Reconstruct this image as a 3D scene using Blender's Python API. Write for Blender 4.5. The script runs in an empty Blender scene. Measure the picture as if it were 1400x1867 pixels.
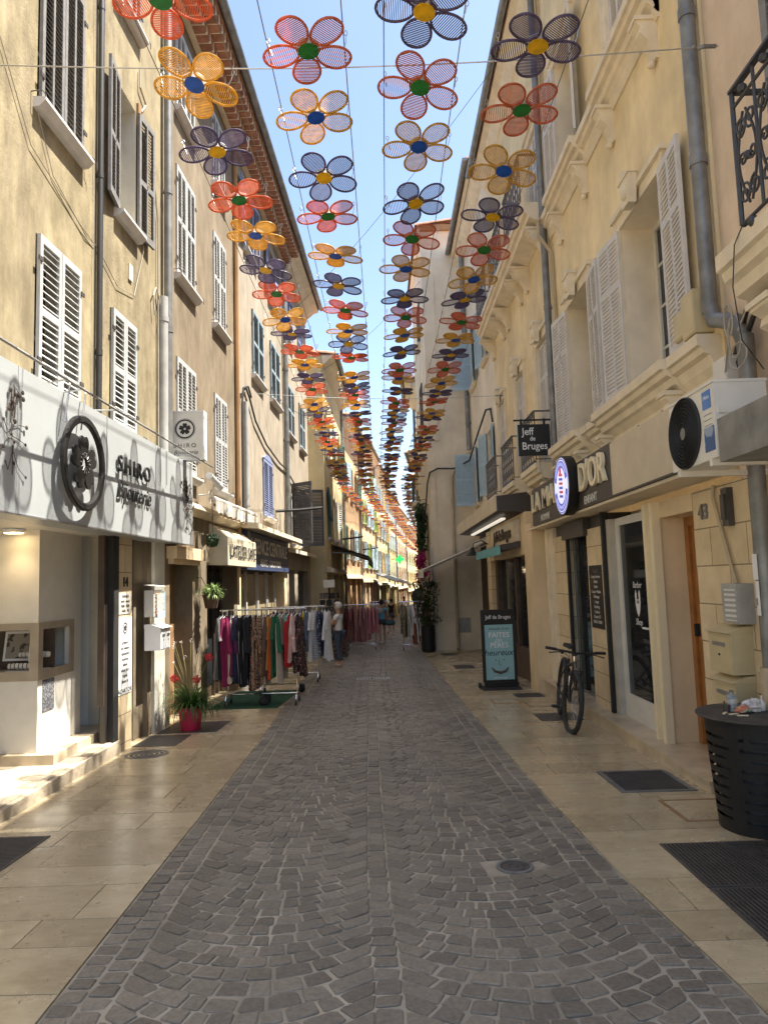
import bpy, math, random
from mathutils import Vector, Matrix
random.seed(7)
SC = bpy.context.scene
COL = SC.collection
R = math.radians
PI = math.pi

# ------------------------------------------------------------------ camera
EYE = 1.6
PITCH, ROLL = R(5.6), R(1.8)
fw = Vector((0, math.cos(PITCH), math.sin(PITCH)))
r0 = Vector((1, 0, 0)); u0 = Vector((0, -math.sin(PITCH), math.cos(PITCH)))
rt = r0 * math.cos(ROLL) - u0 * math.sin(ROLL)
up = u0 * math.cos(ROLL) + r0 * math.sin(ROLL)
cam_d = bpy.data.cameras.new('camera')
cam_d.sensor_fit = 'HORIZONTAL'; cam_d.sensor_width = 36.0
cam_d.lens = 36.0 * 1290.0 / 1400.0
cam_d.clip_start = 0.05; cam_d.clip_end = 2000
cam = bpy.data.objects.new('camera', cam_d)
m = Matrix((rt, up, -fw)).transposed().to_4x4()
m.translation = Vector((0, 0, EYE))
cam.matrix_world = m
COL.objects.link(cam)
SC.camera = cam

# ------------------------------------------------------------------ light
SUN = Vector((1.0, 0.02, 2.23)).normalized()
EL = math.asin(SUN.z)
world = bpy.data.worlds.new('World'); SC.world = world
world.use_nodes = True
wn = world.node_tree
bg = wn.nodes['Background']
sky = wn.nodes.new('ShaderNodeTexSky')
sky.sky_type = 'NISHITA'; sky.sun_disc = False
sky.sun_elevation = EL
sky.sun_rotation = math.atan2(SUN.x, SUN.y)
sky.air_density = 1.0; sky.dust_density = 1.6; sky.ozone_density = 1.0
wn.links.new(sky.outputs[0], bg.inputs[0])
bg.inputs[1].default_value = 0.094
sun_d = bpy.data.lights.new('sun', 'SUN')
sun_d.energy = 4.7; sun_d.angle = R(0.55); sun_d.color = (1.0, 0.93, 0.82)
sun = bpy.data.objects.new('sun', sun_d); COL.objects.link(sun)
sun.rotation_mode = 'QUATERNION'
sun.rotation_quaternion = SUN.to_track_quat('Z', 'Y')
vs = SC.view_settings
vs.view_transform = 'Standard'; vs.look = 'None'; vs.gamma = 1.0
vs.exposure = 1.88
vs.use_curve_mapping = False
try:
    SC.cycles.max_bounces = 8; SC.cycles.diffuse_bounces = 5
    SC.cycles.glossy_bounces = 3; SC.cycles.transmission_bounces = 6; SC.cycles.transparent_max_bounces = 12
except Exception:
    pass

# ------------------------------------------------------------------ helpers
def gz(y):                                   # the street falls away from the viewer
    return -0.025 * y

def S(r, g, b):                              # sRGB 0-255 to linear
    f = lambda c: (c / 255 / 12.92) if c <= 10 else ((c / 255 + 0.055) / 1.055) ** 2.4
    return (f(r), f(g), f(b))

class MB:
    def __init__(s): s.v = []; s.f = []; s.m = []
    def add(s, vs, fs, mi=0):
        n = len(s.v); s.v.extend([tuple(p) for p in vs])
        for f in fs: s.f.append(tuple(i + n for i in f)); s.m.append(mi)
    def hexa(s, p, mi=0):                    # 8 corners: bottom loop, top loop
        s.add(p, [(3, 2, 1, 0), (4, 5, 6, 7), (0, 1, 5, 4), (1, 2, 6, 5), (2, 3, 7, 6), (3, 0, 4, 7)], mi)
    def box(s, x0, x1, y0, y1, z0, z1, mi=0):
        s.hexa([(x0, y0, z0), (x1, y0, z0), (x1, y1, z0), (x0, y1, z0), (x0, y0, z1), (x1, y0, z1), (x1, y1, z1), (x0, y1, z1)], mi)
    def ob(s, c, a, b, d, mi=0):             # centre and three half vectors
        c, a, b, d = Vector(c), Vector(a), Vector(b), Vector(d)
        s.hexa([c - a - b - d, c + a - b - d, c + a + b - d, c - a + b - d, c - a - b + d, c + a - b + d, c + a + b + d, c - a + b + d], mi)
    def quad(s, a, b, c, d, mi=0): s.add([a, b, c, d], [(0, 1, 2, 3)], mi)
    def tube(s, pts, r, n=8, mi=0, closed=False, cap=True):
        pts = [Vector(p) for p in pts]; L = len(pts)
        rr = r if isinstance(r, (list, tuple)) else [r] * L
        base = len(s.v); prev = None
        for i, p in enumerate(pts):
            if closed: t = pts[(i + 1) % L] - pts[i - 1]
            else: t = pts[min(i + 1, L - 1)] - pts[max(i - 1, 0)]
            t = t.normalized() if t.length > 1e-9 else Vector((0, 0, 1))
            if prev is None:
                h = Vector((0, 0, 1)) if abs(t.z) < 0.9 else Vector((1, 0, 0))
                a = t.cross(h).normalized()
            else:
                a = prev - t * prev.dot(t)
                a = a.normalized() if a.length > 1e-6 else t.orthogonal().normalized()
            b = t.cross(a); prev = a
            for k in range(n):
                w = 2 * PI * k / n
                s.v.append(tuple(p + (a * math.cos(w) + b * math.sin(w)) * rr[i]))
        for i in range(L if closed else L - 1):
            j = (i + 1) % L
            for k in range(n):
                q = (k + 1) % n
                s.f.append((base + i * n + k, base + i * n + q, base + j * n + q, base + j * n + k)); s.m.append(mi)
        if cap and not closed:
            s.f.append(tuple(base + k for k in reversed(range(n)))); s.m.append(mi)
            s.f.append(tuple(base + (L - 1) * n + k for k in range(n))); s.m.append(mi)
    def lathe(s, prof, n=24, c=(0, 0, 0), mi=0, axis='z', cap=False):
        base = len(s.v)
        for (r, z) in prof:
            for k in range(n):
                a = 2 * PI * k / n
                if axis == 'z': p = (c[0] + r * math.cos(a), c[1] + r * math.sin(a), c[2] + z)
                elif axis == 'x': p = (c[0] + z, c[1] + r * math.cos(a), c[2] + r * math.sin(a))
                else: p = (c[0] + r * math.cos(a), c[1] + z, c[2] + r * math.sin(a))
                s.v.append(p)
        for i in range(len(prof) - 1):
            for k in range(n):
                q = (k + 1) % n
                s.f.append((base + i * n + k, base + i * n + q, base + (i + 1) * n + q, base + (i + 1) * n + k)); s.m.append(mi)
        if cap:
            s.f.append(tuple(base + k for k in range(n))); s.m.append(mi)
            s.f.append(tuple(base + (len(prof) - 1) * n + k for k in range(n))); s.m.append(mi)
    def prism(s, poly, off, mi=0):           # polygon (3d points) swept by a vector
        n = len(poly); off = Vector(off)
        a = [Vector(p) for p in poly]; b = [p + off for p in a]
        s.add(a + b, [tuple(range(n))[::-1], tuple(range(n, 2 * n))] + [(i, (i + 1) % n, n + (i + 1) % n, n + i) for i in range(n)], mi)
    def ball(s, c, r, n=10, m=7, mi=0, sq=(1, 1, 1)):
        prof = [(max(r * math.sin(PI * i / m), 1e-4), -r * math.cos(PI * i / m)) for i in range(m + 1)]
        b = len(s.v); s.lathe(prof, n, (0, 0, 0), mi)
        for i in range(b, len(s.v)):
            x, y, z = s.v[i]; s.v[i] = (c[0] + x * sq[0], c[1] + y * sq[1], c[2] + z * sq[2])
    def mesh(s, name, mats, org=(0, 0, 0), smooth=False):
        me = bpy.data.meshes.new(name)
        o = org
        me.from_pydata([(x - o[0], y - o[1], z - o[2]) for x, y, z in s.v], [], s.f)
        mats = mats if isinstance(mats, (list, tuple)) else [mats]
        for q in mats: me.materials.append(q)
        if len(mats) > 1: me.polygons.foreach_set('material_index', s.m)
        if smooth:
            me.polygons.foreach_set('use_smooth', [True] * len(me.polygons))
            try: me.set_sharp_from_angle(angle=R(40))
            except Exception: pass
        me.update()
        return me

ORG = {}
def tag(o, label, cat, group=None):
    o['label'] = label; o['category'] = cat
    if group: o['group'] = group
    return o
def root(name, label, cat, loc, group=None, rz=0):
    o = bpy.data.objects.new(name, None); COL.objects.link(o)
    o.empty_display_size = 0.1
    o.location = loc; o.rotation_euler = (0, 0, rz)
    ORG[o] = tuple(loc) if rz == 0 else (0, 0, 0)
    return tag(o, label, cat, group)
def part(name, mb, mats, parent, smooth=False, label=None):   # world coordinates when the root is not rotated, else local
    og = ORG[parent]
    o = bpy.data.objects.new(name, mb.mesh(name, mats, og, smooth)); COL.objects.link(o)
    o.parent = parent; ORG[o] = og
    if label: o['label'] = label
    return o
def single(name, mb, mats, label, cat, org, group=None, smooth=False):
    o = bpy.data.objects.new(name, mb.mesh(name, mats, org, smooth)); COL.objects.link(o)
    o.location = org; ORG[o] = tuple(org)
    return tag(o, label, cat, group)
def structure(name, mb, mats, smooth=False):
    o = bpy.data.objects.new(name, mb.mesh(name, mats, (0, 0, 0), smooth)); COL.objects.link(o)
    o['kind'] = 'structure'
    return o
def inst(name, me, parent=None, loc=(0, 0, 0), rz=0):
    o = bpy.data.objects.new(name, me); COL.objects.link(o)
    o.parent = parent; o.location = loc; o.rotation_euler = (0, 0, rz)
    if parent is not None: ORG[o] = ORG.get(parent, (0, 0, 0))
    return o

ONES = ['', 'first', 'second', 'third', 'fourth', 'fifth', 'sixth', 'seventh', 'eighth', 'ninth', 'tenth', 'eleventh', 'twelfth', 'thirteenth',
        'fourteenth', 'fifteenth', 'sixteenth', 'seventeenth', 'eighteenth', 'nineteenth']
TENS = ['', '', 'twenty', 'thirty', 'forty', 'fifty', 'sixty', 'seventy', 'eighty', 'ninety']
def nth(n):
    if n < 20: return ONES[n]
    if n % 10 == 0: return TENS[n // 10][:-1] + 'ieth'
    return TENS[n // 10] + '-' + ONES[n % 10]

# ------------------------------------------------------------------ materials
def _new(name):
    mt = bpy.data.materials.new(name); mt.use_nodes = True
    nt = mt.node_tree; return mt, nt, nt.nodes['Principled BSDF']
def _noise(nt, scale, detail=4, vec=None, rough=0.55):
    n = nt.nodes.new('ShaderNodeTexNoise'); n.inputs['Scale'].default_value = scale
    n.inputs['Detail'].default_value = detail; n.inputs['Roughness'].default_value = rough
    if vec is not None: nt.links.new(vec, n.inputs['Vector'])
    return n
def _ramp(nt, src, p0, p1, c0=(0, 0, 0), c1=(1, 1, 1)):
    n = nt.nodes.new('ShaderNodeValToRGB'); e = n.color_ramp.elements
    e[0].position = p0; e[1].position = p1; e[0].color = (*c0, 1); e[1].color = (*c1, 1)
    nt.links.new(src, n.inputs[0]); return n
def _mix(nt, fac, a, b, mode='MIX'):
    n = nt.nodes.new('ShaderNodeMix'); n.data_type = 'RGBA'; n.blend_type = mode
    for sock, v in ((n.inputs[0], fac), (n.inputs[6], a), (n.inputs[7], b)):
        if isinstance(v, (int, float)): sock.default_value = v
        elif isinstance(v, tuple): sock.default_value = (*v[:3], 1)
        else: nt.links.new(v, sock)
    return n.outputs[2]
def _bump(nt, bs, src, strength, dist=0.01):
    b = nt.nodes.new('ShaderNodeBump'); b.inputs['Strength'].default_value = strength; b.inputs['Distance'].default_value = dist
    nt.links.new(src, b.inputs['Height']); nt.links.new(b.outputs[0], bs.inputs['Normal']); return b
def _coord(nt, scale=(1, 1, 1), kind='Object'):
    t = nt.nodes.new('ShaderNodeTexCoord'); mp = nt.nodes.new('ShaderNodeMapping')
    mp.inputs['Scale'].default_value = scale
    nt.links.new(t.outputs[kind], mp.inputs[0]); return mp.outputs[0]
def mul(c, k): return tuple(min(1, x * k) for x in c)

def pm(name, col, rough=0.7, metal=0.0, var=0.12, scale=6, bump=0.0, bscale=60, spec=0.5, island=0.0, dist=0.004):
    mt, nt, bs = _new(name)
    v = _coord(nt)
    n = _noise(nt, scale, 5, v)
    rp = _ramp(nt, n.outputs[0], 0.3, 0.7, mul(col, 1 - var), mul(col, 1 + var))
    out = rp.outputs[0]
    if island:
        g = nt.nodes.new('ShaderNodeNewGeometry')
        r2 = _ramp(nt, g.outputs['Random Per Island'], 0, 1, (1 - island,) * 3, (1 + island,) * 3)
        out = _mix(nt, 1.0, out, r2.outputs[0], 'MULTIPLY')
    nt.links.new(out, bs.inputs['Base Color'])
    bs.inputs['Roughness'].default_value = rough; bs.inputs['Metallic'].default_value = metal
    bs.inputs['Specular IOR Level'].default_value = spec
    if bump:
        _bump(nt, bs, _noise(nt, bscale, 4, v).outputs[0], bump, dist)
    return mt

def stucco(name, col, stain=(0.5, 0.42, 0.30), amount=0.5, bump=0.35, streak=0.5, patch=None):
    """rough lime render: blotches, vertical run-off streaks, fine grain"""
    mt, nt, bs = _new(name)
    v = _coord(nt)
    big = _noise(nt, 0.7, 6, v, 0.62)
    c = _mix(nt, _ramp(nt, big.outputs[0], 0.40, 0.62).outputs[0], mul(col, 0.84), mul(col, 1.10))
    vs_ = _coord(nt, (1.6, 1.6, 0.14))
    st = _noise(nt, 2.2, 5, vs_, 0.6)
    fac = nt.nodes.new('ShaderNodeMath'); fac.operation = 'MULTIPLY'; fac.inputs[1].default_value = streak * amount
    nt.links.new(_ramp(nt, st.outputs[0], 0.46, 0.66).outputs[0], fac.inputs[0])
    c = _mix(nt, fac.outputs[0], c, stain)
    med = _noise(nt, 3.5, 8, v, 0.7)
    f2 = nt.nodes.new('ShaderNodeMath'); f2.operation = 'MULTIPLY'; f2.inputs[1].default_value = 0.35 * amount
    nt.links.new(_ramp(nt, med.outputs[0], 0.5, 0.66).outputs[0], f2.inputs[0])
    c = _mix(nt, f2.outputs[0], c, stain)
    if patch and len(patch) > 3:
        k_ = patch[3]; mo = _noise(nt, 3.2, 7, _coord(nt, (1.3, 1.3, 0.55)), 0.68)
        c = _mix(nt, 1.0, c, _ramp(nt, mo.outputs[0], 0.38, 0.64, (1 - k_, 1 - k_ * 1.05, 1 - k_ * 1.2), (1 + k_ * .75,) * 3).outputs[0], 'MULTIPLY')
        patch = patch[:3]
    if patch:
        pn = _noise(nt, 0.9, 7, _coord(nt, (1, 1, 0.8)), 0.65)
        c = _mix(nt, _ramp(nt, pn.outputs[0], 0.58, 0.66).outputs[0], c, patch)
    nt.links.new(c, bs.inputs['Base Color'])
    bs.inputs['Roughness'].default_value = 0.92; bs.inputs['Specular IOR Level'].default_value = 0.2
    fine = _noise(nt, 34, 6, v, 0.6)
    hm = _mix(nt, 0.25, med.outputs[0], fine.outputs[0])
    lump = _noise(nt, 0.55, 3, v)
    hk = _mix(nt, _ramp(nt, lump.outputs[0], 0.45, 0.6, (0.25,) * 3).outputs[0], (0.5, 0.5, 0.5), hm)
    _bump(nt, bs, hk, bump, 0.022)
    return mt

def ashlar(name, col, bw=0.6, bh=0.32, joint=(0.25, 0.19, 0.11), axis=(0, 1)):
    """cut stone blocks with joints, laid on a facade that runs along Y"""
    mt, nt, bs = _new(name)
    t = nt.nodes.new('ShaderNodeTexCoord'); sp = nt.nodes.new('ShaderNodeSeparateXYZ'); cb = nt.nodes.new('ShaderNodeCombineXYZ')
    nt.links.new(t.outputs['Object'], sp.inputs[0])
    ad = nt.nodes.new('ShaderNodeMath'); ad.operation = 'ADD'
    nt.links.new(sp.outputs[0], ad.inputs[0]); nt.links.new(sp.outputs[1], ad.inputs[1])
    nt.links.new(ad.outputs[0], cb.inputs[0]); nt.links.new(sp.outputs[2], cb.inputs[1])
    br = nt.nodes.new('ShaderNodeTexBrick')
    br.inputs['Scale'].default_value = 1; br.inputs['Brick Width'].default_value = bw; br.inputs['Row Height'].default_value = bh
    br.inputs['Mortar Size'].default_value = 0.006; br.inputs['Mortar Smooth'].default_value = 0.3
    br.inputs['Color1'].default_value = (*mul(col, 0.93), 1); br.inputs['Color2'].default_value = (*mul(col, 1.07), 1); br.inputs['Mortar'].default_value = (*joint, 1)
    nt.links.new(cb.outputs[0], br.inputs[0])
    v = t.outputs['Object']
    n = _noise(nt, 3, 7, v, 0.65)
    c = _mix(nt, 1.0, br.outputs[0], _ramp(nt, n.outputs[0], 0.3, 0.75, (1.08,) * 3, (0.80, 0.78, 0.74)).outputs[0], 'MULTIPLY')
    nt.links.new(c, bs.inputs['Base Color']); bs.inputs['Roughness'].default_value = 0.75
    _bump(nt, bs, _mix(nt, 0.5, br.outputs[1], _noise(nt, 40, 4, v).outputs[0]), 0.25, -0.01)
    return mt

def glass(name, col=(0.015, 0.018, 0.02), rough=0.04):
    mt, nt, bs = _new(name)
    n = _noise(nt, 1.5, 3, _coord(nt))
    nt.links.new(_ramp(nt, n.outputs[0], 0.3, 0.7, mul(col, 0.6), mul(col, 1.6)).outputs[0], bs.inputs['Base Color'])
    bs.inputs['Roughness'].default_value = rough; bs.inputs['Specular IOR Level'].default_value = 0.5
    return mt
def emis(name, col, k):
    mt, nt, bs = _new(name)
    bs.inputs['Base Color'].default_value = (*col, 1); bs.inputs['Emission Color'].default_value = (*col, 1); bs.inputs['Emission Strength'].default_value = k
    return mt
def weave(name, col, trans=0.25):
    """plastic cane that lets some daylight through"""
    mt, nt, bs = _new(name)
    n = _noise(nt, 14, 3, _coord(nt))
    c = _ramp(nt, n.outputs[0], 0.3, 0.7, mul(col, 0.8), mul(col, 1.2)).outputs[0]
    nt.links.new(c, bs.inputs['Base Color']); bs.inputs['Roughness'].default_value = 0.45
    tr = nt.nodes.new('ShaderNodeBsdfTranslucent'); nt.links.new(c, tr.inputs[0])
    mx = nt.nodes.new('ShaderNodeMixShader'); mx.inputs[0].default_value = trans
    nt.links.new(bs.outputs[0], mx.inputs[1]); nt.links.new(tr.outputs[0], mx.inputs[2])
    nt.links.new(mx.outputs[0], nt.nodes['Material Output'].inputs[0])
    return mt
def printed(name, c1, c2, scale=14, c3=None, thr=0.52):
    mt, nt, bs = _new(name)
    v = _coord(nt)
    n = _noise(nt, scale, 2, v)
    c = _mix(nt, _ramp(nt, n.outputs[0], thr, thr + 0.04).outputs[0], c1, c2)
    if c3:
        n2 = _noise(nt, scale * 1.7, 2, v); c = _mix(nt, _ramp(nt, n2.outputs[0], 0.58, 0.62).outputs[0], c, c3)
    nt.links.new(c, bs.inputs['Base Color']); bs.inputs['Roughness'].default_value = 0.9
    return mt
def striped(name, c1, c2, scale, direction='Z'):
    mt, nt, bs = _new(name)
    w = nt.nodes.new('ShaderNodeTexWave'); w.bands_direction = direction; w.inputs['Scale'].default_value = scale; w.inputs['Distortion'].default_value = 0.4
    nt.links.new(_coord(nt), w.inputs[0])
    nt.links.new(_ramp(nt, w.outputs[1], 0.45, 0.55, c1, c2).outputs[0], bs.inputs['Base Color']); bs.inputs['Roughness'].default_value = 0.85
    return mt
def leafmat(name, c1, c2, trans=0.3):
    mt, nt, bs = _new(name)
    g = nt.nodes.new('ShaderNodeNewGeometry')
    c = _ramp(nt, g.outputs['Random Per Island'], 0, 1, c1, c2).outputs[0]
    nt.links.new(c, bs.inputs['Base Color']); bs.inputs['Roughness'].default_value = 0.5
    tr = nt.nodes.new('ShaderNodeBsdfTranslucent'); nt.links.new(c, tr.inputs[0])
    mx = nt.nodes.new('ShaderNodeMixShader'); mx.inputs[0].default_value = trans
    nt.links.new(bs.outputs[0], mx.inputs[1]); nt.links.new(tr.outputs[0], mx.inputs[2])
    nt.links.new(mx.outputs[0], nt.nodes['Material Output'].inputs[0])
    return mt

M = {}
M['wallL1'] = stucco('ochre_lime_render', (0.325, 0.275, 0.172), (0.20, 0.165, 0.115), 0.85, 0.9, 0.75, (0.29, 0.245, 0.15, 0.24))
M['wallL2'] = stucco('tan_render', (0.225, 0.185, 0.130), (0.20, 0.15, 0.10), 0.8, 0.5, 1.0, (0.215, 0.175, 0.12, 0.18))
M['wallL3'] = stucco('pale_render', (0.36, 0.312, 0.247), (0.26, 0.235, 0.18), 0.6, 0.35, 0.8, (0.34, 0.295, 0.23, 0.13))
M['wallR1'] = stucco('yellow_render', (0.78, 0.635, 0.385), (0.64, 0.52, 0.32), 0.45, 0.3, 0.5, (0.74, 0.61, 0.385, 0.06))
M['wallR0'] = stucco('rose_render', (0.70, 0.56, 0.42), (0.40, 0.28, 0.18), 0.5, 0.4, 0.4)
M['wallR2'] = stucco('beige_render', (0.77, 0.675, 0.52), (0.62, 0.53, 0.40), 0.45, 0.25, 0.5)
M['wallTan'] = stucco('tan_pier_render', (0.74, 0.59, 0.38), (0.56, 0.43, 0.26), 0.5, 0.25, 0.5)
M['wallBrown'] = stucco('brown_render', (0.33, 0.20, 0.10), (0.2, 0.12, 0.06), 0.5, 0.3, 0.4)
M['wallWhite'] = stucco('dirty_white_paint', (0.62, 0.60, 0.52), (0.40, 0.36, 0.28), 0.6, 0.15, 0.6)
M['wallRed'] = stucco('red_brown_render', (0.30, 0.12, 0.08), (0.2, 0.1, 0.07), 0.5, 0.3, 0.4)
M['mould'] = pm('moulded_stone', (0.70, 0.61, 0.45), 0.8, var=0.1, scale=5, bump=0.15)
M['stone'] = ashlar('cut_stone_cladding', (0.66, 0.54, 0.35))
M['stone0'] = ashlar('pale_stone_cladding', (0.68, 0.59, 0.44), 0.9, 0.45)
M['step'] = pm('worn_step_stone', (0.42, 0.36, 0.27), 0.5, var=0.3, scale=5, bump=0.35, bscale=30, dist=0.02)
M['stepR'] = pm('polished_step_stone', (0.52, 0.43, 0.30), 0.3, var=0.25, scale=4, bump=0.1)
M['shutGrey'] = pm('weathered_grey_shutter_paint', (0.175, 0.172, 0.168), 0.75, var=0.2, scale=12)
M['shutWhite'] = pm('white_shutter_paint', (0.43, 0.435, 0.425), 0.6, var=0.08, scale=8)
M['shutPale'] = pm('pale_lilac_grey_shutter_paint', (0.57, 0.55, 0.525), 0.6, var=0.08, scale=8)
M['shutBlue'] = pm('blue_grey_shutter_paint', (0.25, 0.32, 0.36), 0.65, var=0.12, scale=8)
M['shutLilac'] = pm('lavender_blue_shutter_paint', (0.22, 0.26, 0.42), 0.65, var=0.12, scale=8)
M['shutSky'] = pm('light_blue_shutter_paint', (0.36, 0.48, 0.54), 0.6, var=0.08, scale=8)
M['shutGreen'] = pm('green_shutter_paint', (0.05, 0.13, 0.09), 0.6, var=0.15, scale=8)
M['shutOlive'] = pm('olive_shutter_paint', (0.25, 0.36, 0.08), 0.6, var=0.1, scale=8)
M['shutDark'] = pm('dark_slate_shutter_paint', (0.07, 0.07, 0.085), 0.6, var=0.15, scale=8)
M['shutOchre'] = pm('ochre_shutter_paint', (0.45, 0.30, 0.10), 0.6, var=0.1, scale=8)
M['frame'] = pm('white_frame_paint', (0.62, 0.60, 0.54), 0.5, var=0.06)
M['pane'] = glass('window_glass')
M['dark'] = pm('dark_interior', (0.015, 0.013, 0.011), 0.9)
M['zinc'] = pm('weathered_zinc', (0.21, 0.215, 0.21), 0.5, 0.5, var=0.3, scale=5)
M['greyPipe'] = pm('grey_pipe_paint', (0.36, 0.36, 0.34), 0.55, var=0.15)
M['blackPipe'] = pm('black_iron_pipe', (0.03, 0.03, 0.03), 0.5)
M['beigePipe'] = pm('beige_painted_pipe', (0.45, 0.37, 0.25), 0.6)
M['cable'] = pm('black_cable_sheath', (0.025, 0.024, 0.022), 0.6)
M['cableG'] = pm('grey_cable_sheath', (0.36, 0.33, 0.28), 0.7)
M['steel'] = pm('galvanised_steel', (0.42, 0.42, 0.42), 0.4, 0.8)
M['chrome'] = pm('chrome_tube', (0.75, 0.75, 0.75), 0.18, 1.0, var=0.03)
M['iron'] = pm('wrought_iron', (0.055, 0.056, 0.06), 0.5, 0.3)
M['ironG'] = pm('grey_wrought_iron', (0.13, 0.13, 0.135), 0.55, 0.2)
M['black'] = pm('black_paint', (0.018, 0.017, 0.016), 0.5, spec=0.35)
M['blackM'] = pm('matt_black', (0.02, 0.02, 0.02), 0.8)
M['white'] = pm('white_paint', (0.76, 0.77, 0.77), 0.45, var=0.04)
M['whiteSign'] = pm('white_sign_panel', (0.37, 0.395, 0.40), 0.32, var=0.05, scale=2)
M['terra'] = pm('terracotta_tile', (0.30, 0.13, 0.075), 0.85, var=0.3, scale=9, island=0.25)
M['roof'] = pm('roof_tile', (0.36, 0.20, 0.13), 0.9, var=0.3, scale=7, island=0.2)
M['wood'] = pm('orange_varnished_wood', (0.36, 0.145, 0.035), 0.35, var=0.25, scale=6)
M['woodD'] = pm('dark_wood', (0.075, 0.05, 0.035), 0.55, var=0.3)
M['brownMetal'] = pm('dark_brown_metal', (0.045, 0.038, 0.032), 0.5, var=0.1)
M['cream'] = pm('cream_letter_face', (0.78, 0.68, 0.46), 0.4, var=0.03)
M['beigePanel'] = pm('beige_fascia_panel', (0.56, 0.48, 0.35), 0.6, var=0.1, scale=3)
M['plasticW'] = pm('white_plastic', (0.66, 0.64, 0.58), 0.45, var=0.05)
M['plasticB'] = pm('beige_plastic_box', (0.55, 0.46, 0.27), 0.5, var=0.08)
M['rubber'] = pm('tyre_rubber', (0.025, 0.025, 0.026), 0.75, bump=0.4, bscale=120)
M['teal'] = pm('teal_poster', (0.25, 0.45, 0.48), 0.55, var=0.05)
M['navy'] = pm('navy_sign_panel', (0.045, 0.065, 0.14), 0.45, var=0.1)
M['pink'] = pm('magenta_glazed_pot', (0.47, 0.022, 0.068), 0.35, var=0.1)
M['canvas'] = pm('cream_awning_canvas', (0.54, 0.48, 0.35), 0.9, var=0.08)
M['canvasW'] = pm('white_awning_canvas', (0.66, 0.62, 0.54), 0.9, var=0.08)
M['canvasD'] = pm('dark_brown_awning_canvas', (0.06, 0.055, 0.045), 0.9, var=0.1)
M['matG'] = pm('green_carpet', (0.015, 0.075, 0.035), 0.95, bump=0.6, bscale=200)
M['soil'] = pm('potting_soil', (0.04, 0.025, 0.015), 0.95)
M['leaf'] = leafmat('green_leaf', (0.03, 0.085, 0.015), (0.11, 0.20, 0.04))
M['leafD'] = leafmat('dark_leaf', (0.012, 0.035, 0.012), (0.04, 0.085, 0.025))
M['redFl'] = leafmat('red_petal', (0.45, 0.02, 0.03), (0.65, 0.06, 0.06))
M['magFl'] = leafmat('magenta_petal', (0.32, 0.01, 0.11), (0.55, 0.04, 0.22))
M['whiteFl'] = leafmat('white_petal', (0.6, 0.5, 0.48), (0.8, 0.72, 0.7))
M['skin'] = pm('skin', (0.48, 0.27, 0.18), 0.55, var=0.05)
M['hairW'] = pm('white_hair', (0.62, 0.58, 0.52), 0.7, bump=0.4, bscale=90)
M['hairB'] = pm('dark_brown_hair', (0.05, 0.03, 0.02), 0.6, bump=0.4, bscale=90)
M['grate'] = pm('cast_iron', (0.085, 0.078, 0.072), 0.55, 0.3, var=0.2, bump=0.2)

# ------------------------------------------------------------------ ground, paving
def interp(tab, y):
    if y <= tab[0][0]: return tab[0][1]
    for (a, p), (b, q) in zip(tab, tab[1:]):
        if y <= b: return p + (q - p) * (y - a) / (b - a)
    return tab[-1][1]
EDGE_L = [(0, -1.38), (3, -1.42), (8.5, -1.53), (10.6, -1.62), (15.6, -1.79), (24, -1.85), (36, -1.3), (52, .1), (64, 1.1), (80, 2.5), (110, 5.6)]
EDGE_R = [(0, 1.44), (3, 1.385), (4.2, 1.285), (5.75, 1.225), (6.8, 1.19), (10.7, 1.12), (21.9, 1.0), (27, 1.0), (36, 1.6), (50, 2.7), (70, 4.7), (105, 8.8)]
def eL(y): return interp(EDGE_L, y)
def eR(y): return interp(EDGE_R, y)

def mat_stone_setts():
    mt, nt, bs = _new('porphyry_setts')
    v = _coord(nt); g = nt.nodes.new('ShaderNodeNewGeometry')
    c = _ramp(nt, g.outputs['Random Per Island'], 0, 1, (0.162, 0.143, 0.113), (0.258, 0.228, 0.180)).outputs[0]
    n = _noise(nt, 45, 6, v, 0.7)
    c = _mix(nt, 1.0, c, _ramp(nt, n.outputs[0], 0.3, 0.75, (0.72,) * 3, (1.3,) * 3).outputs[0], 'MULTIPLY')
    b = _noise(nt, 0.8, 4, v)
    c = _mix(nt, 1.0, c, _ramp(nt, b.outputs[0], 0.35, 0.7, (0.86,) * 3, (1.15, 1.13, 1.1)).outputs[0], 'MULTIPLY')
    nt.links.new(c, bs.inputs['Base Color']); bs.inputs['Roughness'].default_value = 0.5
    bs.inputs['Specular IOR Level'].default_value = 0.45
    _bump(nt, bs, n.outputs[0], 0.55, 0.012); return mt
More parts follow.
